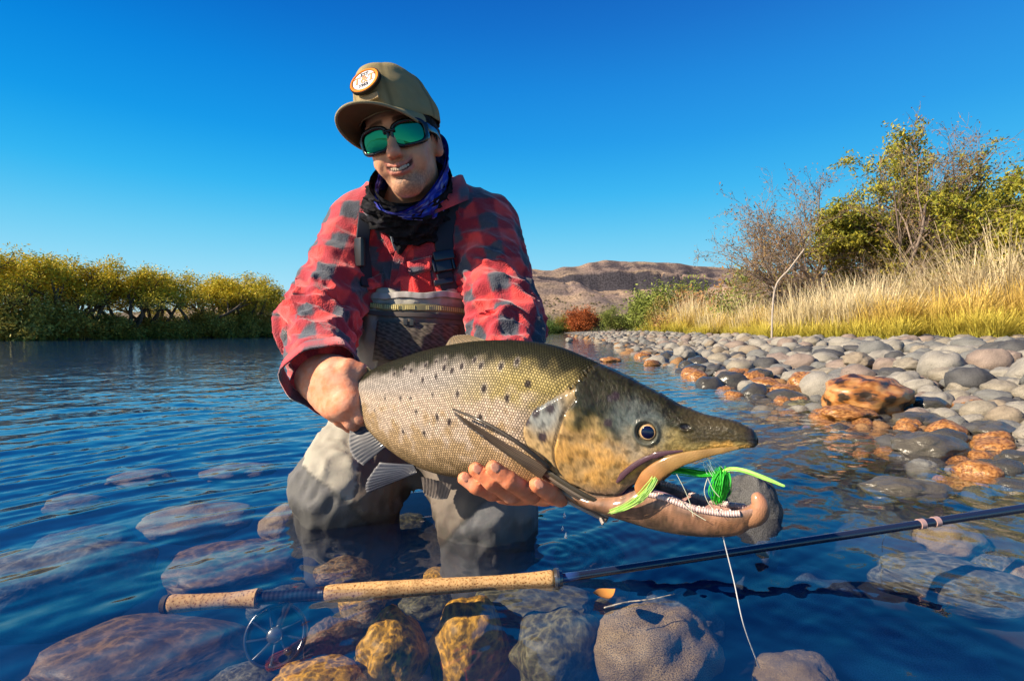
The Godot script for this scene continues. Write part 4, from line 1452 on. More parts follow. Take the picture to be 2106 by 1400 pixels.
func build_shirt_parts(flannel: Material, plastic: Material) -> void:
	var shirt_node: Node3D = man.get_node("shirt")
	# collar leaves standing at both sides of the gaiter
	for sd: Array in [[[[742, 432, 1.075], [760, 396, 1.10], [775, 378, 1.13]], [[757, 447, 1.035], [774, 424, 1.03], [771, 396, 1.06]], 1.0], [[[952, 360, 1.13], [938, 352, 1.10], [905, 392, 1.06]], [[972, 408, 1.10], [950, 415, 1.05], [893, 440, 1.02]], -1.0]]:
		var b := MB.new()
		for layer: float in [0.0, 0.006]:
			for j in 6:
				for k in 9:
					var u := k / 8.0
					var v := j / 5.0
					var top := PackedVector3Array()
					var low := PackedVector3Array()
					for q in sd[0]:
						top.append(at(q[0], q[1], q[2] + layer))
					for q in sd[1]:
						low.append(at(q[0], q[1], q[2] + layer))
					var pt := top[0].lerp(top[1], u).lerp(top[1].lerp(top[2], u), u)
					var pl := low[0].lerp(low[1], u).lerp(low[1].lerp(low[2], u), u)
					var p := pt.lerp(pl, v) + Vector3(0, 0, 0.008 * sin(v * PI))
					b.vert(p, plaid(p.x * 1.2 + 0.03, p.y * 1.2 + 0.05, n2.get_noise_3dv(p * 60.0)))
		b.grid(0, 6, 9)
		b.grid(54, 6, 9, false, true)
		for k in 8:
			b.quad(k, 54 + k, 54 + k + 1, k + 1)
			b.quad(45 + k, 45 + k + 1, 99 + k + 1, 99 + k)
		for j in 5:
			b.quad(j * 9, (j + 1) * 9, 54 + (j + 1) * 9, 54 + j * 9)
			b.quad(j * 9 + 8, 54 + j * 9 + 8, 54 + (j + 1) * 9 + 8, (j + 1) * 9 + 8)
		part(man, "collar", b.mesh(), flannel)
	# front edges of the open shirt, the button row strip, the button
	strip(man, "shirt_front_edge", shirt, [[893, 440], [868, 470], [838, 500], [824, 522], [816, 560], [812, 602]], 0.011, 0.0035, flannel, func(p: Vector3) -> Color: return plaid(p.x * 1.3, p.y, 0.0) * 0.9, 0.0)
	strip(man, "shirt_front_edge", shirt, [[768, 444], [784, 470], [802, 498], [812, 520]], 0.009, 0.0035, flannel, func(p: Vector3) -> Color: return plaid(p.x * 1.3 + 0.02, p.y, 0.0), 0.0)
	var bp := shirt.hit(EYE, (at(817, 537, 1.0) - EYE).normalized())
	var bn := shirt.normal(bp, shirt.all())
	var bt := MB.new()
	bt.lathe(Transform3D(facing(bn), bp + bn * 0.003), PackedVector2Array([Vector2(0.0068, -0.002), Vector2(0.0068, 0.001), Vector2(0.0058, 0.0022), Vector2(0.0045, 0.0014), Vector2(0.0, 0.0014)]), 18, Color(0.30, 0.22, 0.2))
	part(man, "button", bt.mesh(), plastic)
	# breast pockets with open flaps
	for pk: Array in [[[752, 574], [788, 562], [790, 590], [756, 596]], [[838, 540], [888, 527], [886, 556], [842, 566]]]:
		var ctr := Vector2.ZERO
		for q in pk:
			ctr += Vector2(q[0], q[1]) / 4.0
		patch(man, "pocket_flap", shirt, pk, 0.006, 0.004, flannel, func(p: Vector3) -> Color: return plaid(p.x * 1.4 + 0.03, p.y * 1.2 + 0.02, 0.0))
	patch(man, "pocket", shirt, [[846, 566], [884, 556], [890, 602], [852, 606]], 0.002, 0.003, flannel, func(p: Vector3) -> Color: return Color(0.55, 0.03, 0.03))
	# cuff of the near sleeve: a folded band with a hanging corner
	var d: Vector3 = (arm_bones[1][1] - arm_bones[1][0]).normalized()
	var wr: Vector3 = arm_bones[1][1]
	var cb := MB.new()
	var x := d.cross(Vector3.UP).normalized()
	var y := x.cross(d).normalized()
	var prof := [[-0.012, 0.054], [0.002, 0.0565], [0.016, 0.058], [0.030, 0.0595], [0.032, 0.0565], [0.018, 0.054], [0.0, 0.052]]
	for q in prof:
		for k in 40:
			var an := TAU * k / 40
			var droop := 0.028 * pow(maxf(0.0, cos(an + 1.85)), 6.0) * sm(0.0, 0.03, q[0])
			var r: float = q[1] * (1.0 + 0.05 * sin(an * 3.0 + 1.0) + 0.03 * sin(an * 7.0))
			var p: Vector3 = wr + d * (q[0] + droop + 0.012 * cos(an - 1.0)) + (x * cos(an) + y * sin(an)) * r
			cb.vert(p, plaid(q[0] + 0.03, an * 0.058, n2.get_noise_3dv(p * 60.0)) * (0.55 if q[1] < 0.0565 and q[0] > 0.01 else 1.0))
	cb.grid(0, prof.size(), 40, true)
	part(man, "cuff", cb.mesh(), flannel)

func facing(nrm: Vector3) -> Basis:
	# y along the normal
	var x := Vector3.UP.cross(nrm)
	if x.length() < 0.01:
		x = Vector3.RIGHT
	x = x.normalized()
	return Basis(x, nrm, x.cross(nrm))

# a band laid on a body along a row of sight lines
func strip(parent: Node3D, called: String, f: Field, px: Array, half: float, thick: float, m: Material, colour: Callable, lift := 0.001, each := 5) -> MeshInstance3D:
	var pts := PackedVector3Array()
	for q in px:
		pts.append(f.hit(EYE, (at(q[0], q[1], 1.0) - EYE).normalized()))
	pts = smooth_path(pts, each)
	var all := f.all()
	var b := MB.new()
	for k in pts.size():
		var t := (pts[mini(k + 1, pts.size() - 1)] - pts[maxi(k - 1, 0)]).normalized()
		var nn := f.normal(pts[k], all)
		nn = (nn + (EYE - pts[k]).normalized() * 0.3).normalized()
		var s := nn.cross(t).normalized()
		nn = t.cross(s).normalized()
		var p := pts[k] + nn * lift
		var c: Color = colour.call(p)
		for e: Vector2 in [Vector2(-1, -0.5), Vector2(-1, 0.75), Vector2(-0.85, 1), Vector2(0.85, 1), Vector2(1, 0.75), Vector2(1, -0.5)]:
			b.vert(p + s * half * e.x + nn * thick * e.y, c)
	b.grid(0, pts.size(), 6, true)
	var e0 := b.vert(pts[0], Color.WHITE)
	b.c[e0] = b.c[0]
	b.fan(0, 6, e0, true)
	var e1 := b.vert(pts[-1], b.c[-2])
	b.fan((pts.size() - 1) * 6, 6, e1)
	return part(parent, called, b.mesh(), m)

# a four-cornered piece of cloth laid on a body
func patch(parent: Node3D, called: String, f: Field, px: Array, lift: float, thick: float, m: Material, colour: Callable, n := 9) -> MeshInstance3D:
	var b := MB.new()
	var all := f.all()
	for layer in 2:
		for j in n:
			for k in n:
				var u := k / float(n - 1)
				var v := j / float(n - 1)
				var a := Vector2(px[0][0], px[0][1]).lerp(Vector2(px[1][0], px[1][1]), u)
				var d := Vector2(px[3][0], px[3][1]).lerp(Vector2(px[2][0], px[2][1]), u)
				var q := a.lerp(d, v)
				var p := f.hit(EYE, (at(q.x, q.y, 1.0) - EYE).normalized())
				var nn := f.normal(p, all)
				var up := lift * (0.3 + 0.7 * v) + thick
				p += nn * (up if layer == 0 else -0.004)
				b.vert(p, colour.call(p))
	b.grid(0, n, n)
	var o := n * n
	for k in n - 1:
		b.quad(k, o + k, o + k + 1, k + 1)
		b.quad((n - 1) * n + k, (n - 1) * n + k + 1, o + (n - 1) * n + k + 1, o + (n - 1) * n + k)
		b.quad(k * n, (k + 1) * n, o + (k + 1) * n, o + k * n)
		b.quad(k * n + n - 1, o + k * n + n - 1, o + (k + 1) * n + n - 1, (k + 1) * n + n - 1)
	return part(parent, called, b.mesh(), m)

# ---- waders
func wader_colour(p: Vector3) -> Color:
	var w := n2.get_noise_3dv(p * 24.0)
	var light := Color(0.28, 0.262, 0.22)
	var c := light
	var bib_top := wader_top(p) 
	var chest := p.y - bib_top
	if p.y > -0.12 and p.z > -1.135:
		# pocket panel: darker brown below the zip
		var x0 := -0.283 + 0.02 * sm(0.0, 0.06, p.y)
		if p.x > x0 and chest < -0.052:
			c = Color(0.115, 0.095, 0.08)
		elif p.x > x0 and chest < -0.030:
			c = Color(0.19, 0.165, 0.14)
	# charcoal reinforced knees and shins, parted from the pale thigh by a slanting seam
	if p.y < 0.16 and p.x < -0.15:
		var seam := line_dist(Vector2(p.x, p.y), seams[0])
		c = c.lerp(Color(0.095, 0.095, 0.097), sm(-0.003, 0.003, seam))
		c = c.lerp(Color(0.05, 0.05, 0.05), 0.7 * sm(0.004, 0.001, absf(seam)))
	elif p.y < 0.14:
		var seam := line_dist(Vector2(p.x, p.y), seams[1])
		c = c.lerp(Color(0.12, 0.122, 0.13), sm(-0.003, 0.003, seam))
		c = c.lerp(Color(0.05, 0.05, 0.05), 0.7 * sm(0.004, 0.001, absf(seam)))
	c *= 1.0 - 0.45 * sm(0.045, 0.012, p.y + 0.03 * w)
	return c * (1.0 + 0.04 * w)

var seams: Array = []

func wader_top(p: Vector3) -> float:
	return 0.4055 + 0.006 * sin(p.x * 42.0) + 0.003 * sin(p.x * 95.0)

func build_waders(nylon: Material, web: Material, plastic: Material) -> void:
	var f := waders
	f.egg(at(862, 600, 1.16), Basis(), Vector3(0.128, 0.22, 0.112), 0.04)
	f.egg(at(856, 710, 1.135), Basis(), Vector3(0.122, 0.17, 0.108), 0.05)
	f.egg(at(852, 850, 1.14), Basis(), Vector3(0.15, 0.12, 0.125), 0.06)
	var hip_r := at(795, 880, 1.12)
	var knee_r := at(715, 1000, 0.985)
	var foot_r := Vector3(knee_r.x + 0.01, -0.40, knee_r.z - 0.05)
	var hip_l := at(930, 890, 1.12)
	var knee_l := at(1003, 1042, 0.90)
	var foot_l := Vector3(knee_l.x + 0.0, -0.40, knee_l.z - 0.06)
	f.bone(hip_r, knee_r, 0.105, 0.098, 0.05)
	f.bone(knee_r, foot_r, 0.098, 0.075, 0.03)
	f.bone(hip_l, knee_l, 0.100, 0.084, 0.05)
	f.bone(knee_l, foot_l, 0.086, 0.07, 0.03)
	f.disp = func(p: Vector3) -> float:
		var n := n1.get_noise_3d(p.x * 9.0 + p.y * 7.0, p.y * 6.0 - p.x * 4.0, p.z * 7.0)
		var n3 := n1.get_noise_3d(p.x * 26.0, p.y * 12.0, p.z * 20.0)
		var low := sm(0.35, 0.1, p.y)
		var n4 := n1.get_noise_3d(p.x * 16.0 - p.y * 11.0 + 5.0, p.y * 9.0 + p.x * 8.0, p.z * 10.0)
		return -(0.003 + 0.004 * low) * (0.4 - pow(absf(n), 0.7) * 1.6) - (0.001 + 0.0022 * low) * (0.35 - pow(absf(n4), 0.7) * 1.4) - 0.0022 * (0.4 - absf(n3) * 2.0)
	f.cut = func(p: Vector3) -> float: return p.y - wader_top(p)
	for sl: Array in [[[625, 960], [675, 1000], [720, 1040], [765, 1085]], [[905, 1125], [940, 1085], [985, 1040], [1030, 1005], [1075, 985]]]:
		var l := PackedVector2Array()
		for q in sl:
			var h := f.hit(EYE, (at(q[0], q[1], 1.0) - EYE).normalized(), 1.25)
			l.append(Vector2(h.x, h.y))
		if (l[1] - l[0]).cross(Vector2(l[0].x - (0.1 if seams.is_empty() else -0.1), l[0].y - 0.1) - l[0]) < 0:
			l.reverse()
		seams.append(l)
	f.margin = 0.02
	var b := MB.new()
	f.mesh_into(b, Vector3(-0.48, -0.42, -1.34), Vector3(0.10, 0.43, -0.76), 0.0055, wader_colour)
	part(man, "waders", b.mesh(), nylon)
	# gathered top hem, zip, hanging cord lock, seams
	var dark := func(_p: Vector3) -> Color: return Color(0.03, 0.03, 0.03)
	strip(man, "wader_hem", f, [[752, 606], [790, 610], [830, 606], [870, 609], [910, 605], [950, 610], [968, 612]], 0.006, 0.004, nylon, func(p: Vector3) -> Color: return Color(0.42, 0.39, 0.36) * (0.8 + 0.25 * sin(p.x * 300.0)), 0.001)
	var zip := strip(man, "zip", f, [[760, 628], [800, 632], [850, 632], [900, 634], [955, 640]], 0.0062, 0.002, plastic, func(_p: Vector3) -> Color: return Color(0.20, 0.17, 0.07), 0.0015)
	for k in 46:
		var px := 766.0 + k * 4.1
		var p := f.hit(EYE, (at(px, lines([[760.0, 628.0], [800.0, 632.0], [900.0, 634.0], [955.0, 640.0]], px), 1.0) - EYE).normalized())
		var nn := f.normal(p, f.all())
		var t := MB.new()
		t.box(Transform3D(facing(nn), p + nn * 0.004), Vector3(0.0013, 0.0012, 0.0040), Color(0.48, 0.40, 0.16))
		part(zip, "zip_tooth", t.mesh(), plastic)
	strip(man, "zip_flap", f, [[758, 642], [800, 646], [850, 647], [900, 650], [952, 655]], 0.0045, 0.002, web, func(_p: Vector3) -> Color: return Color(0.075, 0.065, 0.06), 0.001)
	patch(man, "mesh_pocket", f, [[778, 660], [946, 668], [930, 735], [770, 742]], 0.003, 0.003, web, func(p: Vector3) -> Color: return Color(0.13, 0.105, 0.085) * (0.75 + 0.3 * signf(sin(p.x * 900.0)) * signf(sin(p.y * 900.0))), 34)
	for q: Array in [[835, 690], [848, 691]]:
		var p := f.hit(EYE, (at(q[0], q[1] - 28, 1.0) - EYE).normalized())
		var lk := MB.new()
		lk.box(Transform3D(Basis(), p + Vector3(0, 0, 0.005)), Vector3(0.004, 0.006, 0.003), Color(0.04, 0.04, 0.04))
		part(man, "cord_lock", lk.mesh(), plastic)

func build_straps(web: Material, plastic: Material) -> void:
	var navy := func(_p: Vector3) -> Color: return Color(0.022, 0.024, 0.036)
	# over the angler's left shoulder, with its buckle
	strip(man, "shoulder_strap", shirt, [[928, 408], [918, 450], [912, 490], [916, 520]], 0.0185, 0.003, web, navy, 0.003)
	strip(man, "shoulder_strap", shirt, [[912, 560], [922, 590], [934, 612]], 0.0165, 0.003, web, navy, 0.004)
	strip(man, "shoulder_strap", shirt, [[752, 440], [748, 470], [744, 510], [750, 550], [752, 590]], 0.013, 0.003, web, navy, 0.002)
	var p := shirt.hit(EYE, (at(911, 540, 1.0) - EYE).normalized())
	var nn := (shirt.normal(p, shirt.all()) + Vector3(0.1, 0.1, 0.5)).normalized()
	var tilt := Basis(Vector3.BACK, deg_to_rad(12.0))
	var fb := tilt * facing(nn)
	var b := MB.new()
	b.box(Transform3D(fb, p + nn * 0.008 + Vector3(0, 0.012, 0)), Vector3(0.021, 0.0055, 0.010), Color(0.012, 0.013, 0.016), 0.4)
	b.box(Transform3D(fb, p + nn * 0.008 - Vector3(0, 0.008, 0)), Vector3(0.0165, 0.005, 0.012), Color(0.012, 0.013, 0.016), 0.4)
	var bk := part(man, "buckle", b.mesh(), plastic)
	for sgn: float in [-1.0, 1.0]:
		var c := MB.new()
		c.box(Transform3D(fb, p + nn * 0.008 + fb.x * sgn * 0.0195 - Vector3(0, 0.006, 0)), Vector3(0.003, 0.0048, 0.013), Color(0.014, 0.015, 0.02), 0.5)
		part(bk, "prong", c.mesh(), plastic)
	var lad := MB.new()
	lad.box(Transform3D(fb, p + nn * 0.007 - Vector3(0, 0.040, 0)), Vector3(0.0195, 0.005, 0.006), Color(0.014, 0.015, 0.02), 0.4)
	part(man, "strap_slider", lad.mesh(), plastic)
	# the half hidden buckle on the other side
	var p2 := shirt.hit(EYE, (at(742, 520, 1.0) - EYE).normalized())
	var b2 := MB.new()
	b2.box(Transform3D(Basis(Vector3.UP, -0.7), p2 + Vector3(0, 0, 0.008)), Vector3(0.012, 0.028, 0.006), Color(0.012, 0.013, 0.016), 0.4)
	part(man, "buckle", b2.mesh(), plastic)

# ---- body: head, neck, hands and what the clothes cover
func skin_colour_head(p: Vector3) -> Color:
	var q := head_basis.inverse() * (p - head_at) / HEAD
	q = Vector3(q.x / 0.88, q.y if q.y > 0.0 else q.y / 0.80, q.z)
	var w := n2.get_noise_3dv(q * 55.0)
	var c := Color(0.56, 0.285, 0.165)
	# cheeks, nose and ears redder
	c = c.lerp(Color(0.50, 0.17, 0.105), 0.55 * sm(0.035, 0.012, q.distance_to(Vector3(0, -0.028, 0.105))))
	c = c.lerp(Color(0.50, 0.19, 0.12), 0.4 * sm(0.04, 0.01, Vector3(absf(q.x) - 0.045, q.y + 0.03, q.z - 0.06).length()))
	c = c.lerp(Color(0.46, 0.16, 0.11), 0.6 * sm(0.068, 0.078, absf(q.x)) * sm(-0.05, -0.03, q.y))
	# stubble: chin, upper lip, jaw
	var beard := sm(0.020, 0.008, Vector3(q.x * 0.62, q.y + 0.089, (q.z - 0.085) * 0.5).length()) * 1.0
	beard = maxf(beard, 0.7 * sm(-0.055, -0.085, q.y) * sm(-0.02, 0.03, q.z))
	beard = maxf(beard, 0.35 * sm(0.012, 0.004, absf(q.y + 0.046)) * sm(0.035, 0.02, absf(q.x)) * sm(0.05, 0.07, q.z))
	c = c.lerp(Color(0.14, 0.085, 0.06), beard * (0.7 + 0.5 * n1.get_noise_3dv(q * 420.0)))
	# lips
	var my := q.y + 0.0660 - 15.0 * q.x * q.x
	var lip := sm(0.0155, 0.0125, absf(my)) * sm(0.035, 0.030, absf(q.x)) * sm(0.06, 0.075, q.z)
	c = c.lerp(Color(0.42, 0.15, 0.115), lip * 0.85)
	var gap := sm(0.0062, 0.0044, absf(my)) * sm(0.033, 0.029, absf(q.x)) * sm(0.06, 0.075, q.z)
	c = c.lerp(Color(0.06, 0.02, 0.018), gap)
	# brows and hair at the temples
	c = c.lerp(Color(0.03, 0.02, 0.015), 0.85 * sm(0.007, 0.003, absf(q.y - 0.040 + 6.0 * pow(absf(q.x) - 0.03, 2.0))) * sm(0.055, 0.045, absf(q.x)) * sm(0.008, 0.014, absf(q.x)) * sm(0.04, 0.06, q.z))
	c = c.lerp(Color(0.022, 0.014, 0.012), sm(0.012, 0.022, q.y) * sm(0.055, 0.03, q.z) * sm(0.05, 0.06, absf(q.x)))
	return c * (1.0 + 0.12 * w)

func hand_colour(p: Vector3) -> Color:
	var w := n2.get_noise_3dv(p * 45.0)
	var v := n1.get_noise_3dv(p * 160.0)
	return Color(0.58, 0.28, 0.18).lerp(Color(0.60, 0.19, 0.09), clampf(0.35 + w + sm(-0.16, -0.06, p.x) * 0.6, 0, 1)) * (1.0 + 0.08 * v)  # hand under the belly redder: light through its fingers painted into the skin colour

func build_body(skin: Material) -> void:
	var b := MB.new()
	# head and neck, cells of 3 mm
	var h := Field.new()
	h.size = HEAD
	var hb := head_basis
	h.egg(hp(0, 0.045, -0.012), hb, Vector3(0.0715, 0.092, 0.096), 0.02)
	h.egg(hp(0, -0.028, 0.030), hb, Vector3(0.0475, 0.067, 0.064), 0.03)
	h.bone(hp(-0.032, -0.062, 0.020), hp(-0.014, -0.102, 0.066), 0.017, 0.014, 0.03)
	h.bone(hp(0.032, -0.062, 0.020), hp(0.014, -0.102, 0.066), 0.017, 0.014, 0.03)
	h.egg(hp(0, -0.1, 0.070), hb, Vector3(0.022, 0.016, 0.019), 0.02)
	for s: float in [-1.0, 1.0]:
		h.egg(hp(s * 0.037, -0.016, 0.060), hb, Vector3(0.021, 0.018, 0.021), 0.025)
		h.egg(hp(s * 0.034, -0.050, 0.068), hb, Vector3(0.017, 0.016, 0.014), 0.02)
		h.bone(hp(s * 0.012, 0.034, 0.086), hp(s * 0.052, 0.036, 0.062), 0.012, 0.010, 0.02)
		h.egg(hp(s * 0.031, 0.010, 0.086), hb, Vector3(0.017, 0.012, 0.012), 0.016, true)
		h.egg(hp(s * 0.030, 0.011, 0.073), hb, Vector3(0.013, 0.011, 0.0125), 0.006)
		# ears
		var eb := hb * Basis(Vector3.UP, s * 0.35)
		h.egg(hp(s * 0.078, 0.004, -0.012), eb, Vector3(0.008, 0.030, 0.018), 0.008)
		h.egg(hp(s * 0.074, -0.022, -0.004), eb, Vector3(0.007, 0.011, 0.009), 0.008)
		h.egg(hp(s * 0.086, 0.006, -0.004), eb, Vector3(0.005, 0.018, 0.009), 0.005, true)
		# wings of the nose
		h.egg(hp(s * 0.0125, -0.030, 0.1), hb, Vector3(0.0075, 0.0075, 0.0100), 0.008)
	h.bone(hp(0, 0.024, 0.088), hp(0, -0.026, 0.112), 0.0075, 0.0098, 0.014)
	h.egg(hp(0, -0.030, 0.1135), hb, Vector3(0.0098, 0.0090, 0.0098), 0.010)
	for s: float in [-1.0, 1.0]:
		h.egg(hp(s * 0.0065, -0.0405, 0.109), hb, Vector3(0.0038, 0.0035, 0.0052), 0.003, true)
	# lips in a smile: corners drawn up and back
	for s: float in [-1.0, 1.0]:
		h.bone(hp(0, -0.0560, 0.0985), hp(s * 0.018, -0.0535, 0.0915), 0.0050, 0.0042, 0.006)
		h.bone(hp(s * 0.018, -0.0535, 0.0915), hp(s * 0.033, -0.0470, 0.078), 0.0042, 0.0026, 0.006)
		h.bone(hp(0, -0.0738, 0.0945), hp(s * 0.018, -0.0690, 0.0885), 0.0060, 0.0048, 0.006)
		h.bone(hp(s * 0.018, -0.0690, 0.0885), hp(s * 0.033, -0.0490, 0.078), 0.0048, 0.0026, 0.006)
		h.bone(hp(0, -0.0665, 0.104), hp(s * 0.018, -0.0625, 0.098), 0.0050, 0.0042, 0.003, true)
		h.bone(hp(s * 0.018, -0.0625, 0.098), hp(s * 0.031, -0.0485, 0.086), 0.0042, 0.0014, 0.003, true)
		# smile fold from the wing of the nose past the mouth corner
		h.bone(hp(s * 0.020, -0.028, 0.103), hp(s * 0.042, -0.056, 0.088), 0.0042, 0.003, 0.010, true)
		h.egg(hp(s * 0.036, -0.034, 0.076), hb, Vector3(0.013, 0.013, 0.010), 0.02)
	h.egg(hp(0, -0.083, 0.098), hb, Vector3(0.022, 0.0035, 0.006), 0.01, true)
	var neck0 := hp(0, -0.07, -0.025)
	var neck1 := at(838, 440, 1.12)
	h.bone(neck0, neck1, 0.048, 0.062, 0.03)
	h.margin = 0.008
	var lo := Vector3(1e9, 1e9, 1e9)
	var hi := -lo
	for x: float in [-0.1, 0.1]:
		for y: float in [-0.13, 0.15]:
			for z: float in [-0.12, 0.13]:
				lo = lo.min(hp(x, y, z))
				hi = hi.max(hp(x, y, z))
	h.mesh_into(b, lo, hi, 0.0027, skin_colour_head)
	build_hands(b)
	# what the clothes cover: trunk and arms, a coarse grid
	var t := Field.new()
	t.bone(neck1, at(858, 640, 1.16), 0.05, 0.07, 0.03)
	t.bone(at(760, 470, 1.15), at(970, 465, 1.16), 0.04, 0.04, 0.03)
	for k in 4:
		t.bone(arm_bones[k][0], arm_bones[k][1], 0.04, 0.032, 0.02)
	t.mesh_into(b, Vector3(-0.5, -0.22, -1.32), Vector3(0.10, 0.66, -0.70), 0.014, func(_p: Vector3) -> Color: return Color(0.4, 0.2, 0.13))
	part(man, "body", b.mesh(), skin)
	# teeth between the smiling lips
	var tm := vmat("tooth_enamel", 0.25, 0.5)
	for k in 10:
		var u := (k - 4.5) / 4.5
		var x := u * 0.0235
		var p := hp(x, -0.0640 + 15.0 * x * x, 0.0970 - 19.0 * x * x)
		var tb := MB.new()
		tb.box(Transform3D(hb * Basis(Vector3.UP, u * 0.75), p), Vector3(0.0024, 0.0036 - 0.0010 * absf(u), 0.002), Color(0.40, 0.31, 0.23), 0.45)
		part(man, "tooth", tb.mesh(), tm)

func finger(f: Field, pts: Array, r0: float, r1: float) -> void:
	for k in pts.size() - 1:
		f.bone(pts[k], pts[k + 1], lerpf(r0, r1, k / float(pts.size() - 1)), lerpf(r0, r1, (k + 1) / float(pts.size() - 1)), 0.005 if k == 0 else 0.0018)
		if k > 0:
			f.egg(pts[k], Basis(), Vector3.ONE * lerpf(r0, r1, k / float(pts.size() - 1)) * 1.0, 0.002)

func build_hands(b: MB) -> void:
	# the angler's right hand clasps the root of the tail: thumb over the top, fingers underneath
	var f := Field.new()
	var wr := at(650, 768, 0.85)
	f.bone(arm_bones[1][0].lerp(arm_bones[1][1], 0.6), wr, 0.035, 0.0310, 0.02)
	# back of the hand: a sheet of rays from the wrist to the knuckles, and the ball of the thumb
	f.bone(wr, at(690, 768, 0.805), 0.029, 0.021, 0.02)
	f.bone(at(672, 772, 0.83), at(720, 828, 0.779), 0.024, 0.0135, 0.025)
	f.bone(at(668, 780, 0.83), at(701, 838, 0.786), 0.024, 0.0135, 0.025)
	f.bone(at(662, 784, 0.835), at(684, 838, 0.798), 0.023, 0.0128, 0.025)
	f.bone(at(656, 786, 0.845), at(669, 828, 0.814), 0.022, 0.0115, 0.025)
	f.bone(at(690, 768, 0.805), at(712, 800, 0.790), 0.019, 0.0145, 0.03)
	finger(f, [at(680, 762, 0.815), at(716, 758, 0.788), at(742, 762, 0.790), at(759, 772, 0.805)], 0.0150, 0.0085)
	f.bone(at(716, 762, 0.792), at(726, 812, 0.788), 0.0100, 0.0100, 0.02)
	finger(f, [at(720, 828, 0.778), at(741, 857, 0.776), at(753, 868, 0.800), at(752, 866, 0.825)], 0.0122, 0.0080)
	finger(f, [at(701, 838, 0.785), at(722, 868, 0.783), at(740, 880, 0.800), at(744, 874, 0.83)], 0.0122, 0.0080)
	finger(f, [at(684, 837, 0.797), at(701, 864, 0.797), at(720, 878, 0.810), at(728, 874, 0.84)], 0.0115, 0.0078)
	finger(f, [at(669, 827, 0.813), at(684, 854, 0.810), at(700, 868, 0.822), at(708, 866, 0.85)], 0.0102, 0.0070)
	for q: Array in [[721, 829, 0.773], [701, 839, 0.780], [684, 838, 0.793]]:
		f.egg(at(q[0], q[1], q[2]), Basis(), Vector3.ONE * 0.0102, 0.02)
	f.margin = 0.008
	f.disp = func(p: Vector3) -> float: return 0.0003 * n1.get_noise_3dv(p * 140.0)
	f.mesh_into(b, at(600, 900, 0.86) - Vector3(0.0, 0.01, 0.07), at(775, 715, 0.74) + Vector3(0.01, 0.01, 0.01), 0.0026, hand_colour)
	# the left hand carries the belly from below: palm under the fish, fingertips up its near side
	var g := Field.new()
	var wl := at(1052, 905, 0.79)
	g.bone(arm_bones[3][0].lerp(arm_bones[3][1], 0.6), wl, 0.034, 0.031, 0.02)
	g.bone(wl, at(1050, 985, 0.70), 0.031, 0.024, 0.02)
	g.bone(wl, at(1085, 985, 0.70), 0.030, 0.024, 0.02)
	g.bone(at(1060, 985, 0.71), at(1080, 1008, 0.645), 0.026, 0.015, 0.02)
	g.bone(at(1040, 985, 0.71), at(1035, 1012, 0.65), 0.024, 0.014, 0.02)
	g.bone(at(1085, 985, 0.71), at(1122, 1016, 0.64), 0.022, 0.014, 0.02)
	finger(g, [at(1036, 1010, 0.640), at(1012, 1012, 0.600), at(980, 1000, 0.588), at(954, 984, 0.590)], 0.0108, 0.0074)
	finger(g, [at(1062, 1012, 0.636), at(1052, 1016, 0.594), at(1010, 990, 0.577), at(978, 965, 0.577)], 0.0116, 0.0080)
	finger(g, [at(1088, 1012, 0.634), at(1092, 1016, 0.590), at(1048, 988, 0.570), at(1014, 962, 0.568)], 0.0118, 0.0082)
	finger(g, [at(1118, 1016, 0.634), at(1152, 1022, 0.600), at(1128, 1012, 0.580), at(1103, 997, 0.572)], 0.0116, 0.0082)
	finger(g, [at(1010, 985, 0.71), at(985, 975, 0.70), at(960, 968, 0.68)], 0.0135, 0.009)
	g.margin = 0.008
	g.disp = func(p: Vector3) -> float: return 0.0005 * n1.get_noise_3dv(p * 160.0)
	g.mesh_into(b, Vector3(-0.085, 0.10, -0.84), Vector3(0.085, 0.25, -0.53), 0.0026, hand_colour)
	# nails on the fingers that show
	for q: Array in [[954, 984, 0.590, 980, 1000], [978, 965, 0.577, 1010, 990], [1014, 962, 0.568, 1048, 988], [1103, 997, 0.572, 1128, 1012]]:
		var tip := at(q[0], q[1], q[2])
		var along := (tip - at(q[3], q[4], q[2])).normalized()
		var face := ((EYE - tip).normalized() + Vector3(-0.2, 0.5, 0)).normalized()
		face = (face - along * face.dot(along)).normalized()
		var nail := Field.new()
		nail.egg(tip - along * 0.001 + face * 0.0072, Basis(along.cross(face), face, along), Vector3(0.0052, 0.0012, 0.0064), 0.001)
		nail.mesh_into(b, tip - Vector3.ONE * 0.016, tip + Vector3.ONE * 0.016, 0.0011, func(_p: Vector3) -> Color: return Color(0.60, 0.25, 0.16))

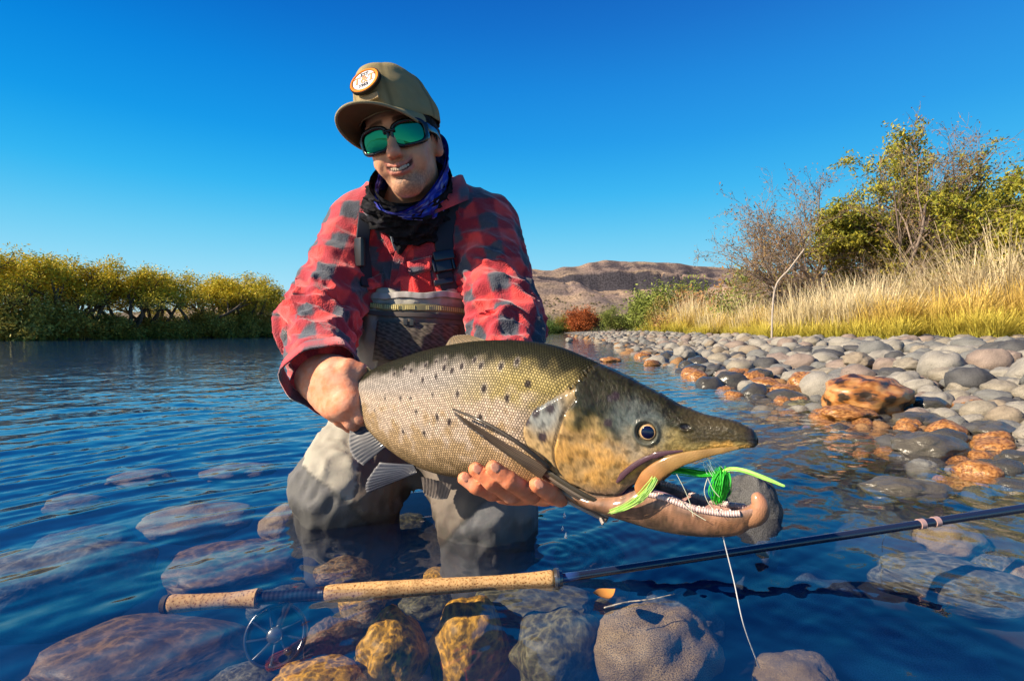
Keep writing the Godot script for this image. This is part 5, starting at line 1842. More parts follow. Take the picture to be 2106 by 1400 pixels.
# ---- cap
func build_cap() -> void:
	var cloth := vmat("cap_cotton", 0.9, 0.2)
	cloth.heightmap_enabled = true
	cloth.heightmap_texture = noise_tex(256, 0.1, 2, null, 71)
	cloth.heightmap_scale = 0.05
	tri(cloth, 20.0)
	var olive := Color(0.27, 0.215, 0.11)
	# crown: six panels over the skull, a little crumpled
	var b := MB.new()
	var rows := 26
	var sides := 72
	for layer in 2:
		for r in rows:
			var t := float(r) / (rows - 1)
			for k in sides:
				var an := TAU * k / sides
				var c := cos(an)
				var s := sin(an)
				var ring := pow(cos(t * PI / 2), 0.62)
				var front := maxf(s, 0.0)
				var x := c * 0.0845 * ring
				var z := s * (0.104 if s > 0 else 0.100) * ring - 0.006
				var y := 0.056 + 0.100 * pow(sin(t * PI / 2), 0.92) + 0.016 * front * sin(t * PI) * 0.9
				z += 0.010 * front * sin(t * PI)
				y += 0.010 * (1.0 - front) * (1.0 - t) * -1.2
				var seam := absf(fposmod(an / TAU * 6.0, 1.0) - 0.5) * 2.0
				var e := -0.0015 * sm(0.93, 1.0, seam) * (1.0 - t) + 0.004 * n1.get_noise_3d(x * 20.0, y * 20.0, z * 20.0)
				var p := Vector3(x, y, z)
				p += Vector3(c * ring, 0.5 * t, s * ring) * (e - 0.003 * layer)
				b.vert(cp(p.x, p.y, p.z), olive * (1.0 + 0.10 * n2.get_noise_3dv(p * 50.0)) * (1.0 - 0.35 * sm(0.95, 1.0, seam)))
	b.grid(0, rows, sides, true, true)
	b.grid(rows * sides, rows, sides, true)
	for k in sides:
		b.quad(k, (k + 1) % sides, rows * sides + (k + 1) % sides, rows * sides + k)
	var crown := part(man, "cap", b.mesh(), cloth)
	var bt := MB.new()
	bt.lathe(Transform3D(cap_basis, cp(0, 0.1565, -0.006)), PackedVector2Array([Vector2(0.008, -0.002), Vector2(0.007, 0.003), Vector2(0.0, 0.005)]), 16, olive)
	part(crown, "button", bt.mesh(), cloth)
	# brim: bent down at both sides
	var m := MB.new()
	var nr := 12
	var na := 41
	for layer in 2:
		for j in nr:
			var v := float(j) / (nr - 1)
			for k in na:
				var u := (float(k) / (na - 1)) * 2.0 - 1.0
				var an := u * 1.32
				var root := Vector3(sin(an) * 0.0790, 0.060, cos(an) * 0.096 - 0.006)
				var reach := 0.084 * pow(maxf(cos(u * PI / 2 * 0.97), 0.0), 0.55)
				var p := root + Vector3(sin(an) * 0.28, 0, 1.0).normalized() * reach * v
				p.y += 0.010 * v * (1.0 - u * u) - 0.036 * pow(absf(u), 1.8) * (0.25 + 0.75 * v) - 0.006 * v * v
				p.y -= 0.0035 * layer * sm(0.0, 0.1, v)
				var line := absf(fposmod(v * 7.0, 1.0) - 0.5)
				p.y -= 0.0005 * sm(0.06, 0.0, line) * (1 - layer)
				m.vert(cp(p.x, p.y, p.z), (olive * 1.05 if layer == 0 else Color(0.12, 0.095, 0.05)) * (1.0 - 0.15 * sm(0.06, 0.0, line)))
	m.grid(0, nr, na, false, true)
	m.grid(nr * na, nr, na)
	for k in na - 1:
		m.quad((nr - 1) * na + k, (nr - 1) * na + k + 1, nr * na + (nr - 1) * na + k + 1, nr * na + (nr - 1) * na + k)
	part(crown, "brim", m.mesh(), cloth)
	# edge piping of the brim
	var e := MB.new()
	var ep := PackedVector3Array()
	for k in na:
		ep.append(m.v[(nr - 1) * na + k].lerp(m.v[nr * na + (nr - 1) * na + k], 0.5))
	e.tube(ep, taper(ep.size(), 0.0024, 0.0024), 8, Color(0.26, 0.22, 0.13))
	part(crown, "brim_edge", e.mesh(), cloth)
	# the sewn patch with its lettering
	var thread := vmat("patch_thread", 0.8, 0.2)
	var dir := Vector3(0.02, 0.62, 1.0).normalized()
	var ctr := Vector3(0.006, 0.1160, 0.1040)
	var pb := Basis(Vector3.UP.cross(dir).normalized(), dir, Vector3.UP.cross(dir).normalized().cross(dir))
	var tr := Transform3D((cap_basis * pb).scaled(Vector3.ONE * HEAD), cp(ctr.x, ctr.y, ctr.z))
	var oval := Vector2(1.0, 0.84)
	var disc := func(rad: float, y0: float, y1: float, inner: float, col: Color, called: String) -> void:
		var d := MB.new()
		var prof := PackedVector2Array([Vector2(rad, y0), Vector2(rad, y1 - 0.0006), Vector2(rad - 0.0006, y1), Vector2(inner, y1)])
		if inner > 0.0:
			prof.append(Vector2(inner, y0))
		d.lathe(tr, prof, 48, col, PackedColorArray(), oval)
		part(crown, called, d.mesh(), thread)
	disc.call(0.0335, -0.0055, 0.0015, 0.0, Color(0.02, 0.016, 0.014), "patch")
	disc.call(0.0312, -0.002, 0.0027, 0.0262, Color(0.70, 0.20, 0.035), "patch_ring")
	disc.call(0.0250, -0.002, 0.0023, 0.0, Color(0.66, 0.66, 0.70), "patch_field")
	var face := Basis(pb.x, -pb.z, pb.y)
	var write := func(txt: String, size: float, at_: Vector2, col: Color, called: String, bold: bool) -> void:
		var tm := TextMesh.new()
		var fnt := SystemFont.new()
		fnt.font_names = PackedStringArray(["Droid Serif"])
		fnt.font_weight = 700 if bold else 400
		tm.font = fnt
		tm.text = txt
		tm.font_size = 32
		tm.pixel_size = size / 32.0
		tm.depth = 0.0012
		tm.curve_step = 1.0
		var o := part(crown, called, tm, mat("thread_" + called, col, 0.7))
		o.transform = Transform3D((cap_basis * face).scaled(Vector3.ONE * HEAD), tr * Vector3(at_.x, 0.0026, -at_.y))
	write.call("EST", 0.0095, Vector2(0.0, 0.0135), lin(0.03, 0.03, 0.04), "letters_est", true)
	write.call("T&T", 0.0215, Vector2(0.0, 0.001), lin(0.62, 0.20, 0.05), "letters_initials", true)
	write.call("1969", 0.0095, Vector2(0.0, -0.0125), lin(0.03, 0.03, 0.04), "letters_year", true)
	# little sewn label above the brim
	var tg := MB.new()
	tg.box(Transform3D(cap_basis * Basis(Vector3.RIGHT, -0.25), cp(0.010, 0.083, 0.1085)), Vector3(0.018, 0.0055, 0.002), Color(0.27, 0.2, 0.12), 0.3)
	part(crown, "sewn_label", tg.mesh(), cloth)

# ---- sunglasses
func build_glasses(plastic: Material) -> void:
	var frame_m := vmat("glasses_frame", 0.22, 0.5)
	var lens_m := mat("mirror_lens", lin(0.015, 0.2, 0.1), 0.03, 0.5, 1.0)
	# a point of the wrapped front: x sideways, y up, out in front of the face
	var front := func(x: float, y: float, out: float) -> Vector3:
		var z := 0.1015 - 3.6 * x * x - 1.2 * pow(absf(x), 3.0) * 20.0
		return hp(x * 1.07, y * 1.08 + 0.007, z + out)
	var rim_of := func(s: float, grow: float, k: int, n: int) -> Vector2:
		var an := TAU * k / n
		var c := cos(an)
		var sn := sin(an)
		var px := signf(c) * pow(absf(c), 0.62) * (0.0305 + grow)
		var py := signf(sn) * pow(absf(sn), 0.62) * (0.0200 + grow)
		# taller outside and above, cut away beside the nose
		py += px * 0.06 - 0.05 * maxf(px, 0.0) * (1.0 if sn > 0 else 0.0)
		if c < 0.0 and sn < 0.0:
			px += 0.006 * -sn * -c
		return Vector2(s * (0.0365 + px), py)
	var n := 48
	var fr := MB.new()
	for s: float in [-1.0, 1.0]:
		var base := fr.v.size()
		var prof := [[-0.001, 0.0], [-0.001, 0.004], [0.002, 0.0055], [0.0055, 0.004], [0.006, -0.002], [0.002, -0.004]]
		for q: Array in prof:
			for k in n:
				var r: Vector2 = rim_of.call(s, q[0], k, n)
				fr.vert(front.call(r.x, r.y, q[1]), Color(0.008, 0.008, 0.01))
		for j in prof.size():
			for k in n:
				var a := base + j * n + k
				var b2 := base + j * n + (k + 1) % n
				var c2 := base + ((j + 1) % prof.size()) * n + (k + 1) % n
				var d2 := base + ((j + 1) % prof.size()) * n + k
				if s > 0:
					fr.quad(a, d2, c2, b2)
				else:
					fr.quad(a, b2, c2, d2)
	# bridge
	var br := PackedVector3Array()
	for k in 9:
		var x := lerpf(-0.012, 0.012, k / 8.0)
		br.append(front.call(x, 0.010 - 0.0, 0.001))
	fr.tube(br, taper(9, 0.0055, 0.0055), 10, Color(0.008, 0.008, 0.01), Vector3.UP, 0.7)
	var glasses := part(man, "sunglasses", fr.mesh(), frame_m)
	for s: float in [-1.0, 1.0]:
		var l := MB.new()
		var rings := 7
		for j in rings:
			for k in n:
				var r: Vector2 = rim_of.call(s, 0.0, k, n)
				var c := Vector2(s * 0.0365, 0.0)
				var q := c + (r - c) * (j + 0.001) / (rings - 1)
				l.vert(front.call(q.x, q.y, 0.0012 - 9.0 * (q.y * q.y) * 0.25))
		l.grid(0, rings, n, true, s < 0)
		part(glasses, "lens", l.mesh(), lens_m)
		var tm := MB.new()
		var p0: Vector3 = front.call(s * 0.0705, 0.008, -0.001)
		var pts := smooth_path(PackedVector3Array([p0, hp(s * 0.0795, 0.016, 0.055), hp(s * 0.0825, 0.017, 0.01), hp(s * 0.0815, 0.008, -0.022)]), 6)
		tm.tube(pts, taper(pts.size(), 0.0085, 0.004), 10, Color(0.008, 0.008, 0.012), hb_side(s), 0.4)
		part(glasses, "temple", tm.mesh(), frame_m)

func hb_side(s: float) -> Vector3:
	return head_basis * Vector3(s, 0, 0)

# ---- neck warmers
func build_scarves(fleece: Material) -> void:
	var ring := func(called: String, cx0: Vector3, cx1: Vector3, r0: float, r1: float, thick: float, tilt: Vector3, folds: float, colour: Callable, m: Material) -> void:
		var b := MB.new()
		var rows := 22
		var sides := 72
		var ax := (cx1 - cx0)
		var up := -ax.normalized()
		var x := up.cross(Vector3.BACK).normalized()
		var z := x.cross(up).normalized()
		for j in rows * 2:
			var outer := j < rows
			var t := float(j if outer else 2 * rows - 1 - j) / (rows - 1)
			for k in sides:
				var an := TAU * k / sides
				var out := x * cos(an) + z * sin(an)
				var r := lerpf(r0, r1, t) - (0.0 if outer else thick)
				r += folds * (0.4 - absf(n1.get_noise_3d(cos(an) * 1.6, t * 5.0 + 0.8 * sin(an * 2.0), sin(an) * 1.6)) * 2.0) * (1.0 if outer else 0.4) * sm(0.0, 0.12, t)
				var p := cx0 + ax * t + out * r + tilt * out.dot(Vector3(signf(tilt.x), 0, 0)) * (1.0 - t) * 0.0
				p.y += tilt.x * cos(an) * (1.0 - t) + tilt.z * sin(an) * (1.0 - t)
				b.vert(p, colour.call(p, an, t))
		b.grid(0, rows * 2, sides, true)
		part(man, called, b.mesh(), m)
	var top := at(845, 368, 1.03)
	var low := at(838, 440, 1.095)
	ring.call("neck_gaiter", top, low, 0.079, 0.092, 0.010, Vector3(0.016, 0, -0.008), 0.012, func(p: Vector3, _an: float, _t: float) -> Color: return Color(0.022, 0.022, 0.026) * (1.0 + 0.6 * n1.get_noise_3dv(p * 130.0)), fleece)
	var cot := vmat("printed_cotton", 0.8, 0.3)
	ring.call("blue_scarf", at(848, 350, 1.02), at(842, 415, 1.06), 0.070, 0.074, 0.005, Vector3(0.036, 0, -0.052), 0.006, func(p: Vector3, an: float, t: float) -> Color:
		var k := n1.get_noise_3dv(p * 75.0) + 0.5 * n1.get_noise_3dv(p * 150.0)
		var c := Color(0.012, 0.045, 0.42).lerp(Color(0.03, 0.015, 0.14), sm(0.1, 0.5, n1.get_noise_3dv(p * 40.0 + Vector3.ONE)))
		return c.lerp(Color(0.55, 0.60, 0.75), 0.4 * sm(0.62, 0.75, absf(k))), cot)
	# front of the dark zipped layer under the shirt
	var b := MB.new()
	for j in 8:
		for k in 7:
			var u := k / 6.0
			var v := j / 7.0
			var l := Vector2(776, 436).lerp(Vector2(816, 522), v)
			var r := Vector2(905, 436).lerp(Vector2(828, 522), v)
			var q := l.lerp(r, u)
			b.vert(at(q.x, q.y, 1.055 - 0.02 * sin(u * PI) + 0.01 * v), Color(0.02, 0.02, 0.024))
	b.grid(0, 8, 7)
	part(man, "undershirt", b.mesh(), fleece)
	var zb := MB.new()
	var zp := smooth_path(PackedVector3Array([at(800, 452, 1.03), at(803, 475, 1.032), at(808, 498, 1.036), at(814, 515, 1.045)]), 4)
	zb.tube(zp, taper(zp.size(), 0.0032, 0.0028), 8, Color(0.18, 0.2, 0.22))
	part(man, "undershirt_zip", zb.mesh(), fleece)
	# hair showing between cap and ear, and at the nape
	var hair := vmat("hair", 0.7, 0.4)
	var hm := MB.new()
	var r := RandomNumberGenerator.new()
	r.seed = 8
	for s: float in [-1.0, 1.0]:
		for k in 260:
			var y := r.randf_range(0.012, 0.066)
			var z := r.randf_range(-0.05, 0.046) 
			var p := hp(s * (0.0765 - 9.0 * maxf(z - 0.01, 0.0) * maxf(z - 0.01, 0.0)), y, z)
			var q := p + head_basis * Vector3(s * 0.0016, -r.randf_range(0.010, 0.017), -0.004 + r.randf_range(-0.004, 0.004))
			hm.tube(PackedVector3Array([p + hb_side(s) * 0.001, p.lerp(q, 0.5) + hb_side(s) * 0.0028, q]), PackedFloat32Array([0.0011, 0.0009, 0.0003]), 4, Color(0.014, 0.010, 0.009))
	part(man, "hair", hm.mesh(), hair)

# ---------------------------------------------------------------- the trout
var fish_axis := Vector3(0.836, 0, 0.549)
var fish_near := Vector3(-0.549, 0, 0.836)
var fish_mid := Vector3.ZERO

func fish_depth(px: float) -> float:
	return 0.9907 / ((px - 1053.0) / FOCAL + 1.523)

# the point of that line of sight which lies off metres out from the fish's middle plane
func beside_fish(px: float, py: float, off: float) -> Vector3:
	var r := view_basis * Vector3((px - 1053.0) / FOCAL, (700.0 - py) / FOCAL, -1.0)
	return EYE + r * ((off + fish_near.dot(fish_mid - EYE)) / fish_near.dot(r))

var fish_top := [[672, 776], [700, 778], [740, 775], [770, 758], [800, 745], [830, 735], [870, 722], [920, 710], [980, 701], [1050, 699], [1100, 703], [1150, 713], [1200, 733], [1250, 755], [1300, 779], [1350, 805], [1400, 832], [1440, 848], [1480, 858], [1515, 867], [1540, 879], [1553, 888], [1560, 902]]
var fish_low := [[672, 832], [700, 836], [735, 845], [765, 885], [800, 918], [850, 952], [900, 972], [950, 982], [1000, 986], [1050, 990], [1100, 1000], [1150, 1014], [1200, 1026], [1250, 1034], [1280, 1028], [1310, 1010], [1340, 990], [1370, 972], [1400, 957], [1440, 941], [1480, 931], [1515, 927], [1540, 923], [1553, 920], [1560, 912]]
var fish_wide := [[672, 0.46], [740, 0.5], [850, 0.48], [1000, 0.49], [1100, 0.48], [1180, 0.46], [1250, 0.43], [1300, 0.46], [1350, 0.54], [1400, 0.62], [1480, 0.78], [1540, 0.9], [1559, 1.0]]
var fp := {}

func fish_param(px: float, py: float) -> Vector2:
	# the nearest place of the near flank, as (metres along, metres up) in the fish's own side view
	var best := 1e9
	var out := Vector2.ZERO
	var pr: PackedVector2Array = fp.seen
	for k in range(0, pr.size(), 1):
		var e := (pr[k] - Vector2(px, py)).length_squared()
		if e < best:
			best = e
			out = fp.side[k]
	return out

func to_view(p: Vector3) -> Vector2:
	var q := view_basis.inverse() * (p - EYE)
	return Vector2(1053.0 + q.x / -q.z * FOCAL, 700.0 - q.y / -q.z * FOCAL)

func line_dist(p: Vector2, l: PackedVector2Array) -> float:
	# signed: positive on the right hand of the line's direction
	var best := 1e9
	var sign_ := 1.0
	for k in l.size() - 1:
		var c := Geometry2D.get_closest_point_to_segment(p, l[k], l[k + 1])
		var e := p.distance_to(c)
		if e < best - 1e-7:
			best = e
			sign_ = signf((l[k + 1] - l[k]).cross(p - l[k]))
	return best * (sign_ if sign_ != 0.0 else 1.0)

# the line's along-position at that height; its points run from the back downwards
func line_x(l: PackedVector2Array, y: float) -> float:
	if y >= l[0].y:
		return l[0].x
	for k in l.size() - 1:
		if y >= l[k + 1].y:
			return lerpf(l[k].x, l[k + 1].x, (l[k].y - y) / maxf(l[k].y - l[k + 1].y, 1e-6))
	return l[-1].x

func fish_curve(list: Array) -> PackedVector2Array:
	var out := PackedVector2Array()
	for q in list:
		out.append(fish_param(q[0], q[1]))
	return out

func scale_images() -> Array:
	var w := 256
	var h := 224
	var col := PackedByteArray()
	var hei := PackedByteArray()
	col.resize(w * h * 3)
	hei.resize(w * h)
	var cw := w / 8.0
	var ch := h / 8.0
	var tone := {}
	var r := RandomNumberGenerator.new()
	r.seed = 5
	for j in 8:
		for i in 8:
			tone[Vector2i(i, j)] = r.randf_range(0.8, 1.0)
	for y in h:
		for x in w:
			var best := 9.0
			var who := Vector2i.ZERO
			var off := Vector2.ZERO
			var jy := floori(y / ch)
			for dj in range(-1, 2):
				var j := jy + dj
				var sh := 0.5 if posmod(j, 2) == 1 else 0.0
				var fi := x / cw - sh
				for i in [floori(fi), floori(fi) + 1]:
					var q := Vector2((fi - i), (y / ch - j - 0.5) * 0.875)
					# rounder towards the tail, so each scale reads as a shingle
					var e := Vector2(q.x * (1.0 if q.x > 0 else 1.05), q.y).length()
					if e < best:
						best = e
						who = Vector2i(posmod(i, 8), posmod(j, 8))
						off = q
			var lit := smoothstep(0.56, 0.36, best)
			var t: float = tone[who]
			var b := lerpf(0.42, t, lit) * (0.94 + 0.06 * cos(best * 9.0))
			var at_ := (y * w + x) * 3
			col[at_] = int(255 * b)
			col[at_ + 1] = int(255 * b)
			col[at_ + 2] = int(255 * lerpf(b, b * 0.97, lit))
			hei[y * w + x] = int(255 * clampf(lit * (0.75 + off.x * 0.4), 0, 1))
	return [ImageTexture.create_from_image(Image.create_from_data(w, h, false, Image.FORMAT_RGB8, col)), ImageTexture.create_from_image(Image.create_from_data(w, h, false, Image.FORMAT_L8, hei))]

func build_fish() -> void:
	fish_mid = at(1100, 850, fish_depth(1100))
	var fish := thing("trout", "large brown trout with dark spots and open hooked jaw held across the angler's hands", "fish", Vector3.ZERO)
	# first the bare shape, for finding places on it
	var stations := 400
	var around := 176
	var pos := PackedVector3Array()
	var side := PackedVector2Array()
	var run := 0.0
	var prev := Vector3.ZERO
	var alongs := PackedFloat32Array()
	var uvs := PackedVector2Array()
	var heights := PackedFloat32Array()
	for s in stations:
		var f := float(s) / (stations - 1)
		var px := 672.0 + 887.0 * (f if f < 0.96 else 0.96 + 0.04 * sin((f - 0.96) / 0.04 * PI / 2))
		var d := fish_depth(px)
		var top := curve(fish_top, px)
		var low := curve(fish_low, px)
		var c := beside_fish(px, (top + low) / 2, 0.0)
		var hh := (low - top) / 2 / FOCAL * d
		var hw: float = hh * lines(fish_wide, px)
		hw = minf(hw, 0.046)
		if s > 0:
			run += c.distance_to(prev)
		prev = c
		alongs.append((c - fish_mid).dot(fish_axis))
		heights.append(hh)
		var peri := 0.0
		var last := Vector2.ZERO
		for k in around:
			var th := TAU * k / around
			var cs := cos(th)
			var sn := sin(th)
			var e := Vector2(signf(sn) * pow(absf(sn), 0.86) * hw, cs * hh)
			# keel of the back is a little sharper than the belly
			e.x *= 1.0 - 0.12 * sm(0.55, 1.0, cs)
			# the roof of the mouth is hollow between its two lips
			var mouth := sm(1275.0, 1330.0, px) * sm(1562.0, 1530.0, px)
			if mouth > 0.0 and cs < -0.2:
				e.y += mouth * hh * 0.55 * sm(0.62, 0.1, absf(sn)) * sm(-0.3, -0.9, cs)
			if k > 0:
				peri += e.distance_to(last)
			last = e
			pos.append(c + Vector3.UP * e.y + fish_near * e.x)
			side.append(Vector2((c - fish_mid).dot(fish_axis), c.y + e.y - fish_mid.y))
			uvs.append(Vector2(run, peri))
	var seen := PackedVector2Array()
	var seen_side := PackedVector2Array()
	for s in stations:
		for k in range(4, around / 2 - 3):
			seen.append(to_view(pos[s * around + k]))
			seen_side.append(side[s * around + k])
	fp = {"seen": seen, "side": seen_side}
	# features, found by where they show on the near flank
	var gill := fish_curve([[1228, 742], [1206, 768], [1176, 796], [1130, 822], [1098, 842], [1078, 870], [1074, 893], [1086, 918], [1106, 942], [1130, 965], [1156, 986], [1200, 1018]])
	var pre := fish_curve([[1186, 822], [1164, 852], [1150, 885], [1143, 918], [1144, 945], [1153, 970], [1176, 992], [1214, 1010], [1262, 1016]])
	var cheek := fish_curve([[1222, 832], [1240, 850], [1248, 880], [1262, 905], [1300, 920], [1352, 925]])
	var eye := fish_param(1328, 888)
	var nostril := fish_param(1410, 877)
	var spots: Array = []
	for q in [[1064, 743, 7], [1029, 754, 8], [988, 750, 8], [976, 741, 6], [949, 751, 8], [913, 757, 8], [928, 764, 8], [897, 773, 6], [870, 783, 7], [876, 749, 6], [846, 761, 6], [831, 760, 6], [810, 769, 6], [1086, 789, 9], [994, 797, 9], [1044, 817, 8], [940, 807, 7], [843, 817, 5], [824, 819, 5], [889, 811, 5], [791, 817, 5], [856, 847, 6], [899, 857, 7], [924, 870, 8], [987, 859, 8], [871, 890, 7], [829, 887, 6], [771, 843, 4], [916, 737, 5], [897, 743, 5], [1134, 841, 11], [1105, 849, 10], [1087, 869, 8], [1121, 897, 11], [1268, 815, 8], [1256, 822, 6], [1252, 870, 8], [1010, 905, 6]]:
		var sp := fish_param(q[0], q[1])
		spots.append([sp.x, sp.y, q[2] * 0.00047, q[0] < 1074])
	var b := MB.new()
	var is_head := PackedByteArray()
	for s in stations:
		var hh := heights[s]
		for k in around:
			var i := s * around + k
			var p := pos[i]
			var th := TAU * k / around
			var cs := cos(th)
			var q := side[i]
			var out := ((p - fish_mid) - fish_axis * (p - fish_mid).dot(fish_axis))
			out = Vector3.UP * cs * 0.6 + fish_near * sin(th)
			out = out.normalized()
			var g := absf(line_dist(q, gill))
			var fl := absf(sin(th))
			var head := q.x > line_x(gill, q.y) + 0.006 * n1.get_noise_2d(q.x * 300.0, q.y * 300.0) * sm(gill[2].y - 0.01, gill[2].y, q.y)
			if head:
				g = -g
			is_head.append(1 if head else 0)
			var w := n2.get_noise_2d(q.x * 30.0, q.y * 30.0)
			var grain := n1.get_noise_2d(q.x * 260.0, q.y * 260.0)
			var v := cs  # 1 back .. -1 belly
			# back, shoulder, flank, belly
			var back := Color(0.022, 0.021, 0.010)
			var shoulder := Color(0.38, 0.295, 0.115)
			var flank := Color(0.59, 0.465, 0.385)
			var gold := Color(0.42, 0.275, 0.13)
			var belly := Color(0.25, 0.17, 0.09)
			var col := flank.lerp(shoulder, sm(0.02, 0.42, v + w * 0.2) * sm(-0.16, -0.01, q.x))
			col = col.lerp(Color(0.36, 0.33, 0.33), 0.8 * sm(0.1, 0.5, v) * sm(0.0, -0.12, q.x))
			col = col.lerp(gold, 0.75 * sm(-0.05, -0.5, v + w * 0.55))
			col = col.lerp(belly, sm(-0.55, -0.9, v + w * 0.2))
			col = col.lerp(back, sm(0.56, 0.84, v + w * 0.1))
			var lift := 0.0
			if head:
				var top := Color(0.018, 0.017, 0.008)
				var side_c := Color(0.20, 0.155, 0.06)
				var plate := Color(0.30, 0.185, 0.075)
				col = side_c.lerp(top, sm(-0.02, 0.42, v + w * 0.25))
				var pd := absf(line_dist(q, pre))
				if q.x < line_x(pre, q.y):
					pd = -pd
				var cheeky := sm(0.32, -0.12, v + w * 0.3) * sm(eye.x + 0.035, eye.x - 0.03, q.x)
				col = col.lerp(plate.lerp(Color(0.40, 0.215, 0.06), clampf(0.5 + w * 1.6, 0, 1)), cheeky * 0.92)
				# the plate behind: tan below, blue grey above
				if pd < 0.0 and q.y < pre[0].y + 0.01:
					col = col.lerp(Color(0.33, 0.235, 0.12), 0.7)
					var up := fish_param_cache("opt", 1118, 848)
					col = col.lerp(Color(0.155, 0.18, 0.19), 0.85 * sm(0.035, 0.012, q.distance_to(up)))
				# grey blue round and behind the eye
				var ed := q.distance_to(eye + Vector2(-0.012, 0.002))
				col = col.lerp(Color(0.09, 0.11, 0.11), 0.65 * sm(0.048, 0.018, (ed * Vector2(0.8, 1)).length() + w * 0.012))
				# pale band under the eye, silver speckle
				var cd := line_dist(q, cheek)
				col = col.lerp(Color(0.36, 0.27, 0.17), 0.6 * sm(0.012, 0.004, absf(cd + 0.008)) * sm(eye.x - 0.04, eye.x, q.x))
				col *= 1.0 - 0.5 * sm(0.1, 0.5, n2.get_noise_2d(q.x * 60.0 + 7.0, q.y * 60.0))
				# lower cheek and throat brownish pink
				col = col.lerp(Color(0.24, 0.16, 0.11), sm(-0.55, -0.85, v))
				# snout: dark above, ochre lip below
				var sn_ := sm(eye.x + 0.02, eye.x + 0.05, q.x)
				col = col.lerp(Color(0.04, 0.032, 0.016), sn_ * sm(-0.45, -0.1, v))
				col = col.lerp(Color(0.36, 0.20, 0.05), sn_ * sm(-0.3, -0.62, v + w * 0.3) * 0.9)
				col = col.lerp(Color(0.30, 0.15, 0.14), sm(-0.8, -0.95, v) * sm(0.06, 0.12, q.x))
				col = col.lerp(Color(0.012, 0.012, 0.018), sm(side[(stations - 1) * around].x - 0.012, side[(stations - 1) * around].x - 0.002, q.x) * 0.85)
				col *= 1.0 + grain * 0.16 + 0.22 * n2.get_noise_2d(q.x * 110.0, q.y * 110.0)
				# relief: edge of the gill cover, the line in front of it, the eye ring, nostril
				lift += 0.0042 * sm(0.0, -0.004, g) * sm(-0.09, -0.01, g) * fl
				lift -= 0.0026 * sm(0.0025, 0.0, absf(pd)) * fl * sm(pre[-1].x + 0.004, pre[-1].x - 0.01, q.x)
				lift += 0.003 * sm(0.0, 0.003, pd) * sm(0.03, 0.006, pd) * fl * sm(pre[-1].x, pre[-1].x - 0.02, q.x)
				col = col.lerp(Color(0.05, 0.035, 0.02), 0.85 * sm(0.0022, 0.0006, absf(pd)) * sm(pre[-1].x + 0.004, pre[-1].x - 0.006, q.x))
				var e2 := q.distance_to(eye)
				lift += 0.0022 * sm(0.0150, 0.0120, e2) - 0.0060 * sm(0.0108, 0.0082, e2)
				col = col.lerp(Color(0.05, 0.055, 0.045), 0.8 * sm(0.016, 0.012, e2))
				var nd := (q - nostril) * Vector2(0.7, 1.2)
				col = col.lerp(Color(0.01, 0.01, 0.012), sm(0.0042, 0.002, nd.length()))
				lift -= 0.002 * sm(0.004, 0.002, nd.length())
				lift += 0.0012 * sm(0.008, 0.004, nd.length())
				lift += grain * 0.0003 + w * 0.0009
			else:
				if g < 0.006:
					col = col.lerp(Color(0.09, 0.06, 0.03), sm(0.005, 0.0, absf(g)) * 0.75 * fl)
				lift -= 0.003 * sm(0.014, 0.0, absf(g)) * fl * sm(-0.9, -0.6, v)
			for sp in spots:
				var dx: float = q.x - sp[0]
				var dy: float = q.y - sp[1]
				if absf(dx) < 0.016 and absf(dy) < 0.016:
					var e3: float = sqrt(dx * dx * (1.7 if sp[3] else 1.0) + dy * dy) / sp[2] + grain * 0.15
					if sp[3]:
						col = col.lerp(Color(0.52, 0.45, 0.42), 0.45 * sm(2.1, 1.3, e3))
					col = col.lerp(Color(0.02, 0.012, 0.018), 0.95 * sm(1.45, 0.8, e3))
			var edge := sm(0.02, 0.06, absf(sin(th)))
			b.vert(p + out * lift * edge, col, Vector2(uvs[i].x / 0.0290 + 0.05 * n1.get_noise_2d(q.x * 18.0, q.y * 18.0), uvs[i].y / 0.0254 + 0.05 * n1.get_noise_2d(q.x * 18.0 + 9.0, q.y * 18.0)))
	# two meshes share these points: the scaled body, and the smooth head
	b.grid(0, stations, around, true, false)
	var probe := b.v[around * 200 + 44] - (b.v[around * 200 + 132] + b.v[around * 200 + 44]) / 2
	b.make_normals()
	if b.n[around * 200 + 44].dot(probe) < 0:
		for k in range(0, b.i.size(), 3):
			var t := b.i[k + 1]
			b.i[k + 1] = b.i[k + 2]
			b.i[k + 2] = t
		b.make_normals()
	var body := MB.new()
	var head_b := MB.new()
	var map_b := {}
	var map_h := {}
	for k in range(0, b.i.size(), 3):
		var votes := is_head[b.i[k]] + is_head[b.i[k + 1]] + is_head[b.i[k + 2]]
		var m: MB = head_b if votes >= 2 else body
		var mp: Dictionary = map_h if votes >= 2 else map_b
		for j in 3:
			var o := b.i[k + j]
			if not mp.has(o):
				mp[o] = m.vert(b.v[o], b.c[o], b.uv[o])
				m.n.append(b.n[o])
			m.i.append(mp[o])
	var imgs := scale_images()
	var scaly := vmat("trout_scales", 0.5, 0.22)
	scaly.albedo_texture = imgs[0]
	scaly.heightmap_enabled = true
	scaly.heightmap_texture = imgs[1]
	scaly.heightmap_scale = 0.06
	var skin := vmat("trout_skin", 0.45, 0.25)
	skin.heightmap_enabled = true
	skin.heightmap_texture = noise_tex(256, 0.11, 3, null, 91)
	skin.heightmap_scale = 0.03
	tri(skin, 22.0)
	skin.clearcoat_enabled = true
	skin.clearcoat = 0.4
	skin.clearcoat_roughness = 0.12
	part(fish, "body", body.mesh(), scaly)
	var head := part(fish, "head", head_b.mesh(), skin)
